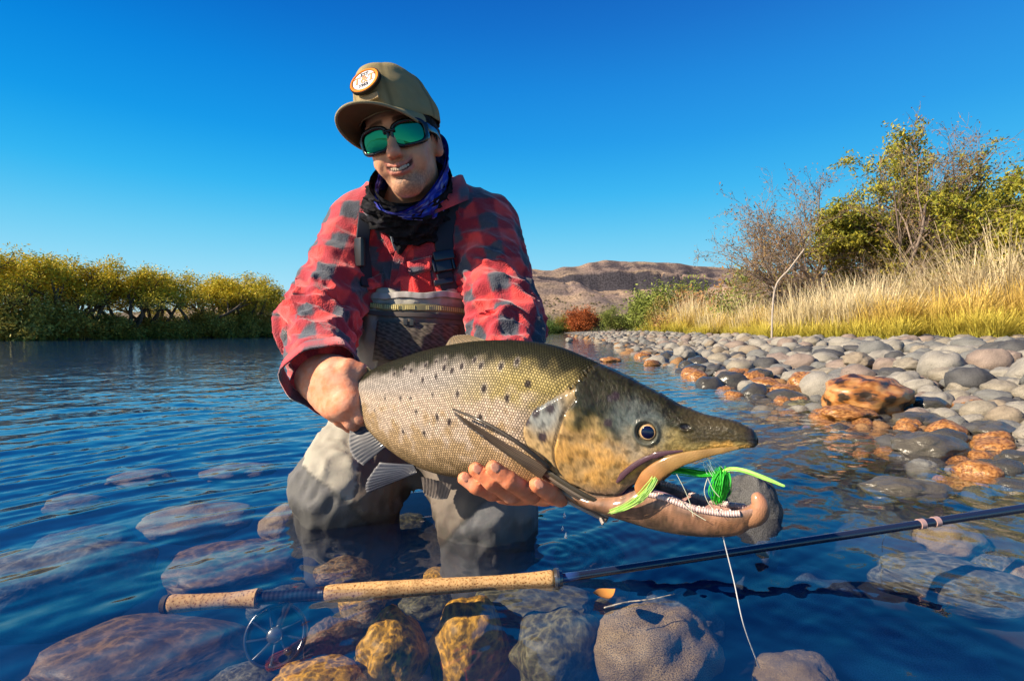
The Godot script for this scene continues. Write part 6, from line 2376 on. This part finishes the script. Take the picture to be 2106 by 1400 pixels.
	# ---- eyes: ball, iris, pupil
	for sgn: float in [1.0, -1.0]:
		var p := beside_fish(1328, 888, 0.0)
		p = fish_mid + fish_axis * eye.x + Vector3.UP * eye.y
		var near_p := eye_on_flank(pos, side, eye, around)
		var off := (near_p - fish_mid).dot(fish_near)
		var c := p + fish_near * sgn * (off - 0.0052)
		var z := (fish_near * sgn + fish_axis * 0.28 + Vector3.UP * 0.06).normalized()
		var x := Vector3.UP.cross(z).normalized()
		var bas := Basis(x, z, x.cross(z)) # y of the lathe looks outwards
		bas = bas.scaled(Vector3.ONE * 0.86)
		var e := MB.new()
		e.lathe(Transform3D(bas, c), PackedVector2Array([Vector2(0.0115, -0.004), Vector2(0.0112, 0.0), Vector2(0.0100, 0.0035), Vector2(0.0088, 0.0049)]), 28, Color(0.20, 0.15, 0.09))
		var ball := part(fish, "eye", e.mesh(), skin)
		var ir := MB.new()
		ir.lathe(Transform3D(bas, c), PackedVector2Array([Vector2(0.0092, 0.0046), Vector2(0.0088, 0.0053), Vector2(0.0081, 0.0058), Vector2(0.0072, 0.0060)]), 28, Color.WHITE, PackedColorArray([Color(0.16, 0.09, 0.04), Color(0.30, 0.17, 0.075), Color(0.46, 0.29, 0.14), Color(0.66, 0.48, 0.27)]))
		part(ball, "iris", ir.mesh(), skin)
		var pu := MB.new()
		pu.lathe(Transform3D(bas, c), PackedVector2Array([Vector2(0.0076, 0.0059), Vector2(0.0068, 0.0066), Vector2(0.0050, 0.0074), Vector2(0.0026, 0.0079), Vector2(0.0, 0.0080)]), 24, Color(0.004, 0.006, 0.02), PackedColorArray(), Vector2(1.0, 1.0))
		var wet := mats.get("eye_dark") as StandardMaterial3D
		if wet == null:
			wet = vmat("eye_dark", 0.04, 0.6)
		part(ball, "pupil", pu.mesh(), wet)
	build_jaw(fish, skin)
	build_fins(fish, skin)

func fish_param_cache(key: String, px: float, py: float) -> Vector2:
	if not fp.has(key):
		fp[key] = fish_param(px, py)
	return fp[key]

func eye_on_flank(pos: PackedVector3Array, side: PackedVector2Array, q: Vector2, around: int) -> Vector3:
	var best := 1e9
	var out := Vector3.ZERO
	for i in side.size():
		var k := i % around
		if k > around / 2:
			continue
		var e := side[i].distance_squared_to(q)
		if e < best:
			best = e
			out = pos[i]
	return out

func build_jaw(fish: Node3D, skin: Material) -> void:
	# the lower jaw: a trough with two rims, ending in the upturned hook
	var rim := [[1180, 1000], [1235, 1014], [1290, 1012], [1330, 1000], [1380, 1010], [1430, 1030], [1480, 1042], [1520, 1046], [1552, 1044]]
	var low := [[1180, 1030], [1235, 1050], [1290, 1068], [1330, 1082], [1380, 1094], [1430, 1101], [1480, 1103], [1525, 1098], [1552, 1080]]
	var wide := [[1180, 0.021], [1230, 0.024], [1280, 0.0285], [1330, 0.027], [1400, 0.0235], [1450, 0.020], [1500, 0.0165], [1530, 0.013], [1552, 0.009]]
	var b := MB.new()
	var rows := 90
	var prof := 44
	for s in rows:
		var px := lerpf(1180, 1552, float(s) / (rows - 1))
		var top := curve(rim, px)
		var bot := curve(low, px)
		var t := beside_fish(px, top, 0.0)
		var u := beside_fish(px, bot, 0.0)
		var hw: float = lines(wide, px)
		var h := t.y - u.y
		var c := (t + u) / 2
		for k in prof:
			var f := float(k) / prof
			var x := 0.0
			var y := 0.0
			var inside := 0.0
			if f < 0.5:
				var an := lerpf(-PI * 0.5, PI * 0.5, f * 2.0)   # far rim, keel, near rim
				x = sin(an) * hw
				y = 0.5 - pow(cos(an), 0.75)
			else:
				var an := lerpf(PI * 0.5, -PI * 0.5, (f - 0.5) * 2.0)
				x = sin(an) * hw * 0.80
				y = 0.5 + 0.05 - pow(cos(an), 0.8) * 0.62 * sm(1180.0, 1240.0, px) * sm(1548.0, 1500.0, px)
				inside = sm(0.0, 0.12, (f - 0.5)) * sm(0.5, 0.38, f - 0.5)
				if absf(sin(an)) > 0.8:
					inside *= 0.6
			var p := c + fish_near * x + Vector3.UP * y * h
			var w := n2.get_noise_3dv(p * 40.0)
			var col := Color(0.19, 0.10, 0.06).lerp(Color(0.075, 0.055, 0.038), sm(0.1, -0.5, y + w * 0.3))
			col = col.lerp(Color(0.27, 0.13, 0.065), sm(1440.0, 1530.0, px) * 0.8)
			col = col.lerp(Color(0.34, 0.22, 0.18), sm(0.25, 0.48, y) * (1.0 - inside) * 0.8 * sm(1310.0, 1370.0, px))
			col = col.lerp(Color(0.34, 0.20, 0.26), inside)
			b.vert(p, col.lerp(Color(0.055, 0.038, 0.026), 0.6 * (1.0 - inside) * sm(0.08, 0.4, n2.get_noise_3dv(p * 75.0 + Vector3.ONE * 3.0))) * (1.0 + w * 0.45 + 0.25 * n1.get_noise_3dv(p * 330.0)))
	b.grid(0, rows, prof, true, true)
	part(fish, "lower_jaw", b.mesh(), skin)
	var h := MB.new()
	var hook := smooth_path(PackedVector3Array([beside_fish(1480, 1068, 0), beside_fish(1525, 1068, 0), beside_fish(1556, 1058, 0), beside_fish(1564, 1040, 0), beside_fish(1558, 1024, 0), beside_fish(1551, 1014, 0)]), 6)
	var hr := PackedFloat32Array()
	var hc := PackedColorArray()
	for k in hook.size():
		var t := float(k) / (hook.size() - 1)
		hr.append(lines([[0.0, 0.0080], [0.35, 0.0098], [0.6, 0.0088], [0.82, 0.0060], [0.94, 0.0040], [1.0, 0.0016]], t))
		hc.append(Color(0.26, 0.13, 0.07).lerp(Color(0.36, 0.17, 0.10), sm(0.4, 0.9, t)))
	h.tube(hook, hr, 16, Color.WHITE, Vector3.UP, 1.0, hc)
	part(fish, "jaw_hook", h.mesh(), skin)
	# gum and teeth along both rims
	for sgn: float in [1.0, -1.0]:
		var g := MB.new()
		var pts := PackedVector3Array()
		for k in 22:
			var px := lerpf(1345, 1528, k / 21.0)
			pts.append(beside_fish(px, curve(rim, px) + 1.5, 0.0) + fish_near * sgn * lines(wide, px) * 0.86 - Vector3.UP * 0.0005)
		var fine := smooth_path(pts, 7)
		var rib := PackedFloat32Array()
		var rc := PackedColorArray()
		for k in fine.size():
			var wv := 0.5 + 0.5 * sin(k * 1.55)
			rib.append(0.0036 - 0.0006 * wv)
			rc.append(Color(0.52, 0.40, 0.38).lerp(Color(0.34, 0.22, 0.2), wv * 0.55 + 0.3 * n1.get_noise_1d(k * 0.21)))
		g.tube(fine, rib, 8, Color.WHITE, Vector3.UP, 0.9, rc)
		var gum := part(fish, "gum", g.mesh(), skin)
		for k in 13:
			var i := 2 + int(k * 1.45)
			var t := MB.new()
			var up := Vector3(0, 0.0034, 0) - fish_near * sgn * 0.0012 - fish_axis * 0.0015
			t.tube(PackedVector3Array([pts[i], pts[i] + up * 0.6, pts[i] + up]), PackedFloat32Array([0.0017, 0.0013, 0.0006]), 6, Color(0.78, 0.70, 0.64))
			part(gum, "tooth", t.mesh(), skin)
	# tongue
	var tg := MB.new()
	var tp := smooth_path(PackedVector3Array([beside_fish(1270, 1022, 0), beside_fish(1330, 1018, 0), beside_fish(1390, 1036, 0), beside_fish(1435, 1056, 0)]), 5)
	tg.tube(tp, PackedFloat32Array([0.014, 0.0145, 0.0145, 0.0145, 0.014, 0.0135, 0.013, 0.0125, 0.012, 0.0115, 0.011, 0.010, 0.0085, 0.0065, 0.0045, 0.002]), 14, Color(0.40, 0.24, 0.31), Vector3.UP, 0.55)
	part(fish, "tongue", tg.mesh(), skin)
	# the long upper lip bone on each side
	for sgn: float in [1.0, -1.0]:
		var m := MB.new()
		var outline := [[1312, 1016, 0.0235], [1330, 990, 0.0250], [1356, 966, 0.0245], [1394, 947, 0.0225], [1438, 935, 0.0190], [1485, 926, 0.0145], [1520, 921, 0.0095]]
		var pts := PackedVector3Array()
		for q in outline:
			var p := beside_fish(q[0], q[1], q[2])
			if sgn < 0:
				p -= fish_near * 2.0 * q[2]
				p += fish_axis * 0.0
			pts.append(p)
		pts = smooth_path(pts, 6)
		var rr := PackedFloat32Array()
		var cc := PackedColorArray()
		for k in pts.size():
			var t := float(k) / (pts.size() - 1)
			rr.append(lines([[0.0, 0.003], [0.06, 0.0072], [0.2, 0.0096], [0.42, 0.0078], [0.7, 0.0042], [1.0, 0.001]], t))
			cc.append(Color(0.30, 0.13, 0.045).lerp(Color(0.22, 0.13, 0.045), sm(0.1, 0.5, t)) * (1.0 + 0.2 * n1.get_noise_1d(t * 6.0)))
		m.tube(pts, rr, 14, Color.WHITE, fish_near, 0.3, cc)
		part(fish, "upper_lip", m.mesh(), skin)
		var f := MB.new()
		var fpnt := PackedVector3Array()
		for q in [[1268, 992, 0.0255], [1292, 967, 0.0270], [1326, 945, 0.0262], [1362, 933, 0.0250], [1405, 927, 0.0220]]:
			var p := beside_fish(q[0], q[1], q[2])
			if sgn < 0:
				p -= fish_near * 2.0 * q[2]
			fpnt.append(p)
		fpnt = smooth_path(fpnt, 5)
		f.tube(fpnt, PackedFloat32Array([0.001, 0.0018, 0.0026, 0.0032, 0.0030, 0.0030, 0.0030, 0.003, 0.003, 0.0028, 0.0028, 0.0026, 0.0024, 0.0034, 0.003, 0.0026, 0.0022, 0.0018, 0.0014, 0.001, 0.0008]), 10, Color(0.06, 0.03, 0.04), fish_near, 0.4)
		part(fish, "lip_fold", f.mesh(), skin)
	# skin of the throat: folded gill membranes on the near and far side
	for sgn: float in [1.0, -1.0]:
		for j in 6:
			var m := MB.new()
			var pts := PackedVector3Array()
			for q in [[1112, 958, 0.036], [1150, 985, 0.034], [1190, 1010, 0.029], [1228, 1030, 0.021], [1258, 1046, 0.011]]:
				var p := beside_fish(q[0] - j * 2.0, q[1] + 1.0 + j * 5.0, q[2] - j * 0.0032)
				if sgn < 0:
					p -= fish_near * 2.0 * (q[2] - j * 0.0032)
				pts.append(p)
			pts = smooth_path(pts, 5)
			m.tube(pts, taper(pts.size(), 0.0036, 0.0022), 8, [Color(0.05, 0.04, 0.03), Color(0.15, 0.125, 0.10), Color(0.06, 0.05, 0.04), Color(0.19, 0.165, 0.14), Color(0.08, 0.065, 0.055), Color(0.24, 0.21, 0.19)][j], fish_near, 0.5)
			part(fish, "gill_fold", m.mesh(), skin)

# a fin: edge a is the leading ray, edge b the trailing one, tips between; corrugated by its rays
func fin(parent: Node3D, called: String, root_a: Vector3, tip_a: Vector3, tip_b: Vector3, root_b: Vector3, bulge: Vector3, rays: int, thick: float, c0: Color, c1: Color, m: Material, round_tip := 0.12) -> void:
	var b := MB.new()
	var nu := rays * 4 + 1
	var nv := 14
	var nrm := (tip_a - root_a).cross(root_b - root_a).normalized()
	for layer in [1.0, -1.0]:
		for j in nv:
			var v := j / float(nv - 1)
			for k in nu:
				var u := k / float(nu - 1)
				var tip := tip_a.lerp(tip_b, u) + (tip_a - root_a) * round_tip * sin(u * PI)
				var root := root_a.lerp(root_b, u)
				var p := root.lerp(tip, v) + bulge * sin(v * PI * 0.6) * (0.4 + 0.6 * sin(u * PI))
				var ray := cos(u * rays * TAU)
				var rag := 0.02 * n1.get_noise_1d(u * rays * 2.0) if j == nv - 1 else 0.0
				p += (tip - root) * rag
				p += nrm * (layer * thick * (0.35 + 0.65 * maxf(ray, 0.0)) * (1.0 - 0.6 * v) * (1.0 if k > 0 and k < nu - 1 else 0.3) + ray * thick * 0.5 * v)
				var col := c0.lerp(c1, clampf(0.5 - 0.5 * ray + 0.3 * n1.get_noise_2d(u * 9.0, v * 3.0), 0.0, 1.0))
				b.vert(p, col.lerp(Color(0.45, 0.42, 0.4), 0.3 * sm(0.93, 1.0, v)))
	b.grid(0, nv, nu)
	b.grid(nv * nu, nv, nu, false, true)
	for k in nu - 1:
		b.quad((nv - 1) * nu + k, (nv - 1) * nu + k + 1, nv * nu + (nv - 1) * nu + k + 1, nv * nu + (nv - 1) * nu + k)
	for j in nv - 1:
		b.quad(j * nu, (j + 1) * nu, nv * nu + (j + 1) * nu, nv * nu + j * nu)
		b.quad(j * nu + nu - 1, nv * nu + j * nu + nu - 1, nv * nu + (j + 1) * nu + nu - 1, (j + 1) * nu + nu - 1)
	part(parent, called, b.mesh(), m)

func build_fins(fish: Node3D, skin: Material) -> void:
	var web := vmat("trout_fin", 0.45, 0.3)
	web.backlight_enabled = true
	web.backlight = Color(0.3, 0.3, 0.3)
	web.clearcoat_enabled = true
	web.clearcoat = 0.15
	web.clearcoat_roughness = 0.1
	web.cull_mode = BaseMaterial3D.CULL_DISABLED
	var dark := Color(0.028, 0.022, 0.018)
	var pale := Color(0.22, 0.20, 0.18)
	# breast fin on the near side, folded back along the flank, and its fellow on the far side
	fin(fish, "breast_fin", beside_fish(1128, 962, 0.040), beside_fish(934, 843, 0.060), beside_fish(1000, 898, 0.060), beside_fish(1112, 985, 0.036), fish_near * 0.008, 9, 0.0012, dark, Color(0.115, 0.085, 0.06), web, 0.03)
	var sp := MB.new()
	var spp := smooth_path(PackedVector3Array([beside_fish(1130, 962, 0.041), beside_fish(1068, 912, 0.062), beside_fish(995, 868, 0.066), beside_fish(931, 841, 0.061)]), 5)
	sp.tube(spp, taper(spp.size(), 0.0032, 0.0012), 8, Color(0.045, 0.036, 0.03))
	part(fish, "breast_fin_spine", sp.mesh(), skin)
	fin(fish, "breast_fin", beside_fish(1128, 962, -0.040), beside_fish(1010, 960, -0.085), beside_fish(1040, 1000, -0.085), beside_fish(1112, 985, -0.036), -fish_near * 0.008, 9, 0.0012, dark, pale, web)
	# belly fins
	fin(fish, "belly_fin", beside_fish(858, 972, 0.016), beside_fish(756, 1014, 0.034), beside_fish(784, 950, 0.030), beside_fish(850, 955, 0.016), fish_near * 0.006, 9, 0.001, Color(0.018, 0.023, 0.038), Color(0.06, 0.065, 0.085), web, 0.08)
	fin(fish, "belly_fin", beside_fish(930, 996, -0.012), beside_fish(918, 1026, -0.028), beside_fish(868, 1012, -0.028), beside_fish(866, 980, -0.012), -fish_near * 0.004, 9, 0.001, Color(0.08, 0.07, 0.07), Color(0.20, 0.17, 0.15), web, 0.25)
	# vent fin
	fin(fish, "vent_fin", beside_fish(794, 918, 0.006), beside_fish(748, 957, 0.022), beside_fish(722, 880, 0.012), beside_fish(764, 872, 0.004), fish_near * 0.004, 10, 0.001, Color(0.015, 0.018, 0.03), Color(0.055, 0.058, 0.07), web, 0.22)
	# back fin, half folded, and the small fat fin before the hand
	fin(fish, "back_fin", beside_fish(1010, 702, 0.0), beside_fish(962, 688, -0.004), beside_fish(926, 696, -0.006), beside_fish(914, 714, 0.0), Vector3.ZERO, 8, 0.0012, Color(0.07, 0.05, 0.025), Color(0.15, 0.10, 0.05), web, 0.15)
	fin(fish, "fat_fin", beside_fish(770, 766, 0.0), beside_fish(757, 754, 0.004), beside_fish(742, 762, 0.004), beside_fish(744, 778, 0.0), Vector3.ZERO, 2, 0.0022, Color(0.10, 0.09, 0.06), Color(0.14, 0.12, 0.07), web, 0.2)
	# tail fin, turned away behind the hand
	var tail_root := beside_fish(676, 804, 0.0)
	var away := Vector3(-0.35, 0.0, -0.93)
	fin(fish, "tail_fin", tail_root + Vector3(0, 0.022, 0), tail_root + away * 0.10 + Vector3(0, 0.055, 0), tail_root + away * 0.10 - Vector3(0, 0.06, 0), tail_root - Vector3(0, 0.022, 0), Vector3.ZERO, 14, 0.0012, Color(0.08, 0.07, 0.05), Color(0.16, 0.13, 0.09), web, -0.1)

# ---------------------------------------------------------------- rod, reel, line, fly, drifting leaves
func build_tackle() -> void:
	var cork := vmat("cork", 0.75, 0.35)
	cork.albedo_texture = noise_tex(256, 0.05, 4, ramp([[0.0, Color(0.4, 0.3, 0.22)], [0.22, Color(0.62, 0.5, 0.4)], [0.32, Color(0.94, 0.9, 0.84)], [1.0, Color(1, 1, 1)]]), 81, FastNoiseLite.TYPE_SIMPLEX)
	tri(cork, 16.0)
	var metal := vmat("dark_metal", 0.25, 0.6)
	metal.metallic = 0.8
	var lacquer := vmat("rod_lacquer", 0.12, 0.5)
	lacquer.clearcoat_enabled = true
	lacquer.clearcoat = 0.8
	lacquer.clearcoat_roughness = 0.05
	var thread := vmat("line_thread", 0.4, 0.4)
	var butt := on_level(1141, 1190, 0.002)
	var low := on_level(332, 1243, -0.018)
	var dir := (butt - low).normalized()
	var place := func(px: float, py: float) -> Vector3:
		var r := view_basis * Vector3((px - 1053.0) / FOCAL, (700.0 - py) / FOCAL, -1.0)
		var q := Geometry3D.get_closest_points_between_segments(low - dir, butt + dir, EYE, EYE + r * 4.0)
		return q[0]
	var rod := thing("fishing_rod", "two-handed fly rod with cork grips lying half sunk in the water before the angler", "fishing rod")
	var turned := func(called: String, a: Vector3, b: Vector3, prof: Array, col: Callable, m: Material, sides := 20) -> MeshInstance3D:
		var mb := MB.new()
		var pts := PackedVector3Array()
		var rad := PackedFloat32Array()
		var cc := PackedColorArray()
		for k in 60:
			var t := k / 59.0
			pts.append(a.lerp(b, t))
			rad.append(lines(prof, t))
			cc.append(col.call(t))
		mb.tube(pts, rad, sides, Color.WHITE, Vector3.UP, 1.0, cc)
		return part(rod, called, mb.mesh(), m)
	var cork_col := func(t: float) -> Color: return Color(0.56, 0.36, 0.17) * (0.78 + 0.3 * absf(n1.get_noise_1d(t * 40.0)) + (-0.25 if fposmod(t * 14.0, 1.0) < 0.05 else 0.0))
	turned.call("fore_grip", place.call(664, 1222), butt, [[0.0, 0.0088], [0.03, 0.0108], [0.2, 0.0112], [0.5, 0.0100], [0.75, 0.0088], [0.9, 0.0098], [0.985, 0.0112], [1.0, 0.0100]], cork_col, cork)
	turned.call("rear_grip", place.call(345, 1243), place.call(532, 1230), [[0.0, 0.0095], [0.05, 0.0115], [0.3, 0.0098], [0.7, 0.0092], [0.92, 0.0112], [1.0, 0.0125]], cork_col, cork)
	turned.call("butt_cap", place.call(332, 1244), place.call(346, 1243), [[0.0, 0.006], [0.2, 0.0105], [1.0, 0.0115]], func(_t: float) -> Color: return Color(0.04, 0.035, 0.03), cork)
	turned.call("reel_seat", place.call(530, 1230), place.call(668, 1222), [[0.0, 0.0105], [0.05, 0.008], [0.9, 0.008], [1.0, 0.0098]], func(t: float) -> Color: return Color(0.05, 0.05, 0.06) * (1.0 + 0.5 * sin(t * 90.0)), metal)
	turned.call("winding_check", butt - dir * 0.001, butt + dir * 0.010, [[0.0, 0.0125], [0.3, 0.0135], [0.6, 0.0130], [0.62, 0.0105], [1.0, 0.0095]], func(_t: float) -> Color: return Color(0.16, 0.16, 0.17), metal)
	var far := at(2140, 1040, 0.80)
	turned.call("blank", butt + dir * 0.009, far, [[0.0, 0.0062], [0.04, 0.0054], [0.3, 0.0052], [1.0, 0.0066]], func(t: float) -> Color: return Color(0.012, 0.016, 0.032) if t > 0.03 else Color(0.02, 0.05, 0.16), lacquer)
	for px: float in [1880.0, 1912.0]:
		var t := (px - 1141.0) / (2140.0 - 1141.0)
		var d0 := (px - 1141.0) * 0.70 / ((px - 1141.0) * 0.70 + (2140.0 - px) * 0.80)
		var p := (butt + dir * 0.009).lerp(far, lerpf(t, d0, 0.5))
		var ax := (far - butt).normalized()
		turned.call("thread_band", p - ax * 0.004, p + ax * 0.004, [[0.0, 0.0074], [1.0, 0.0074]], func(_t: float) -> Color: return Color(0.35, 0.22, 0.20), lacquer)
	# snake guide under the blank with its loop of line
	var gp := at(1818, 1087, 0.776)
	var gm := MB.new()
	gm.tube(smooth_path(PackedVector3Array([gp + Vector3(0.004, 0.002, 0.004), gp + Vector3(-0.001, -0.006, 0.006), gp + Vector3(-0.004, -0.018, 0.004), gp + Vector3(-0.003, -0.030, 0.002), gp + Vector3(-0.001, -0.034, 0.0)]), 5), taper(21, 0.0007, 0.0005), 6, Color(0.6, 0.6, 0.62))
	part(rod, "line_guide", gm.mesh(), metal)
	# the reel hangs below its seat, under water
	var rc := on_level(568, 1306, -0.062)
	var face := Basis(Vector3(1, 0, 0), deg_to_rad(62)) * Basis()
	face = Basis(Vector3.UP, 0.25) * face
	var rt := Transform3D(face, rc)
	var rm := MB.new()
	rm.lathe(rt, PackedVector2Array([Vector2(0.0, -0.014), Vector2(0.030, -0.014), Vector2(0.036, -0.012), Vector2(0.0375, -0.008), Vector2(0.0375, 0.008), Vector2(0.036, 0.012), Vector2(0.0335, 0.0125), Vector2(0.0330, 0.009), Vector2(0.0320, 0.006)]), 48, Color(0.13, 0.14, 0.165))
	var reel := part(rod, "reel", rm.mesh(), metal)
	var hub := MB.new()
	hub.lathe(rt, PackedVector2Array([Vector2(0.010, 0.002), Vector2(0.010, 0.012), Vector2(0.0075, 0.015), Vector2(0.0, 0.0155)]), 24, Color(0.28, 0.28, 0.27))
	part(reel, "hub", hub.mesh(), metal)
	for k in 9:
		var an := TAU * k / 9.0
		var sp := MB.new()
		sp.tube(PackedVector3Array([rt * Vector3(cos(an) * 0.008, 0.010, sin(an) * 0.008), rt * Vector3(cos(an + 0.2) * 0.02, 0.0105, sin(an + 0.2) * 0.02), rt * Vector3(cos(an + 0.25) * 0.0335, 0.011, sin(an + 0.25) * 0.0335)]), PackedFloat32Array([0.0022, 0.0014, 0.0022]), 8, Color(0.16, 0.165, 0.18))
		part(reel, "spoke", sp.mesh(), metal)
	var kn := MB.new()
	kn.lathe(Transform3D(face, rt * Vector3(0.018, 0.012, 0.019)), PackedVector2Array([Vector2(0.004, 0.0), Vector2(0.0055, 0.006), Vector2(0.0048, 0.014), Vector2(0.0, 0.0155)]), 16, Color(0.03, 0.03, 0.035))
	part(reel, "handle", kn.mesh(), lacquer)
	var ft := MB.new()
	ft.tube(PackedVector3Array([rc, rc.lerp(place.call(598, 1226), 0.6), place.call(598, 1226)]), PackedFloat32Array([0.006, 0.005, 0.007]), 8, Color(0.10, 0.10, 0.11))
	part(reel, "foot", ft.mesh(), metal)
	# line running down from the fish's jaw to the stones
	var lm := MB.new()
	var lp := smooth_path(PackedVector3Array([beside_fish(1484, 1088, 0.006), at(1494, 1130, 0.515), at(1510, 1195, 0.513), at(1530, 1285, 0.508), on_level(1562, 1372, -0.015)]), 8)
	lm.tube(lp, taper(lp.size(), 0.0006, 0.0006), 5, Color(0.5, 0.5, 0.5))
	single("fishing_line", "thin white line hanging from the lower jaw down to the small mottled stone", "line", lm.mesh(), thread)
	build_fly(thread)
	# drops falling from the fish
	var drop_m := mat("water_drop", lin(0.8, 0.9, 1.0, 0.1), 0.02, 0.5)
	drop_m.refraction_enabled = true
	drop_m.refraction_scale = 0.033
	for q: Array in [[1161, 1062, 0.0016, "upper water drop falling below the index finger of the lower hand"], [1157, 1088, 0.0013, "middle water drop falling between the hand and the glittering stone"], [1164, 1104, 0.0018, "lowest water drop just above the glittering pale stone"]]:
		var dm := MB.new()
		dm.lathe(Transform3D(Basis(), at(q[0], q[1], 0.60)), PackedVector2Array([Vector2(0, -q[2] * 1.2), Vector2(q[2] * 0.8, -q[2] * 0.7), Vector2(q[2], 0), Vector2(q[2] * 0.6, q[2] * 1.2), Vector2(q[2] * 0.2, q[2] * 2.6), Vector2(0, q[2] * 3.4)]), 12)
		single("water_drop", q[3], "water drop", dm.mesh(), drop_m)
	# leaves and a twig adrift
	var leaf := func(px: float, py: float, size: float, turn: float, curl: float, col: Color, label: String) -> void:
		var c := on_level(px, py, 0.003)
		var b := MB.new()
		for layer in 2:
			for j in 9:
				var t := j / 8.0
				for k in 5:
					var u := (k - 2) / 2.0
					var w := sin(t * PI) * 0.42 * u
					var p := Vector3(t - 0.5, 0.22 * curl * pow(absf(t * 2.0 - 1.0), 2.0) + 0.25 * absf(w) * curl, w) * size
					b.vert(c + Basis(Vector3.UP, turn) * p + Vector3(0, 0.0006 * (1 - layer), 0), col * (0.8 + 0.4 * t))
		b.grid(0, 9, 5)
		b.grid(45, 9, 5, false, true)
		single("fallen_leaf", label, "leaf", b.mesh(), mats["leaf"])
	leaf.call(1568, 1148, 0.022, 0.9, 1.6, Color(0.55, 0.33, 0.2), "small curled pinkish leaf floating below the rod")
	leaf.call(1243, 1226, 0.030, 0.3, 1.0, Color(0.45, 0.2, 0.05), "orange brown curled leaf floating right of the cork grip")
	leaf.call(1112, 1062, 0.012, 1.3, 0.5, Color(0.5, 0.3, 0.1), "tiny yellow leaf floating beside the dark knee")
	var tw := MB.new()
	var tp := smooth_path(PackedVector3Array([on_level(1243, 1250, 0.001), on_level(1290, 1238, 0.002), on_level(1340, 1232, 0.002), on_level(1388, 1221, 0.003)]), 5)
	tw.tube(tp, taper(tp.size(), 0.0011, 0.0005), 6, Color(0.36, 0.32, 0.27))
	single("twig", "thin pale twig floating above the large tan stone", "twig", tw.mesh(), mats["bark"])

func build_fly(thread: Material) -> void:
	var fluff := vmat("fly_feather", 0.6, 0.4)
	fluff.backlight_enabled = true
	fluff.backlight = Color(0.6, 0.6, 0.6)
	fluff.cull_mode = BaseMaterial3D.CULL_DISABLED
	var fly := thing("fishing_fly", "bright green streamer fly hooked in the trout's mouth with a long tail", "fly")
	var green := Color(0.03, 0.50, 0.03)
	var lime := Color(0.30, 0.72, 0.10)
	var r := RandomNumberGenerator.new()
	r.seed = 31
	var bundle := func(called: String, pts: Array, spread: float, strands: int, rad: float, c0: Color, c1: Color) -> void:
		var b := MB.new()
		for k in strands:
			var q := PackedVector3Array()
			var o := Vector3(r.randfn(), r.randfn(), r.randfn()) * spread
			for j in pts.size():
				q.append(pts[j] + o * (0.35 + 0.65 * sin(PI * (j + 0.6) / pts.size())) + Vector3(r.randfn(), r.randfn(), r.randfn()) * spread * 0.25)
			q = smooth_path(q, 4)
			b.tube(q, taper(q.size(), rad, rad * 0.5), 4, c0.lerp(c1, r.randf()))
		part(fly, called, b.mesh(), fluff)
	var head := beside_fish(1474, 976, 0.004)
	bundle.call("body", [beside_fish(1366, 967, 0.012), beside_fish(1400, 969, 0.008), beside_fish(1440, 975, 0.006), head], 0.0018, 60, 0.0006, green * 0.6, green)
	bundle.call("skirt", [beside_fish(1487, 970, 0.004), beside_fish(1483, 990, 0.006), beside_fish(1479, 1012, 0.004), beside_fish(1477, 1030, 0.002)], 0.0034, 150, 0.0005, green * 0.8, Color(0.05, 0.62, 0.05))
	bundle.call("tail", [beside_fish(1484, 972, 0.004), beside_fish(1504, 963, 0.006), beside_fish(1535, 968, 0.008), beside_fish(1572, 982, 0.010), beside_fish(1613, 999, 0.012)], 0.0009, 30, 0.0005, lime, Color(0.5, 0.8, 0.28))
	bundle.call("strand", [beside_fish(1347, 985, 0.032), beside_fish(1336, 1004, 0.036), beside_fish(1318, 1024, 0.037), beside_fish(1290, 1041, 0.034), beside_fish(1257, 1053, 0.026)], 0.0015, 70, 0.0004, Color(0.28, 0.60, 0.06), Color(0.55, 0.80, 0.25))
	bundle.call("hackle", [beside_fish(1474, 976, 0.004), beside_fish(1466, 962, 0.006), beside_fish(1456, 948, 0.010)], 0.004, 16, 0.0003, Color(0.5, 0.75, 0.7), Color(0.7, 0.8, 0.75))
	var bead := MB.new()
	bead.lathe(Transform3D(Basis(), head), PackedVector2Array([Vector2(0, -0.0035), Vector2(0.003, -0.002), Vector2(0.0037, 0), Vector2(0.003, 0.002), Vector2(0, 0.0035)]), 14, Color(0.01, 0.01, 0.012))
	part(fly, "bead", bead.mesh(), thread)
	for q: Array in [[[1392, 975], [1405, 1000], [1418, 1030], [1426, 1062]], [[1455, 985], [1449, 1010], [1458, 1035], [1478, 1058]], [[1400, 1030], [1420, 1050], [1452, 1070]], [[1456, 982], [1466, 1005], [1480, 1022]]]:
		var pts := PackedVector3Array()
		for p in q:
			pts.append(beside_fish(p[0], p[1], 0.024))
		pts = smooth_path(pts, 5)
		var b := MB.new()
		b.tube(pts, taper(pts.size(), 0.00042, 0.0003), 4, Color(0.5, 0.52, 0.4))
		part(fly, "loose_fibre", b.mesh(), thread)
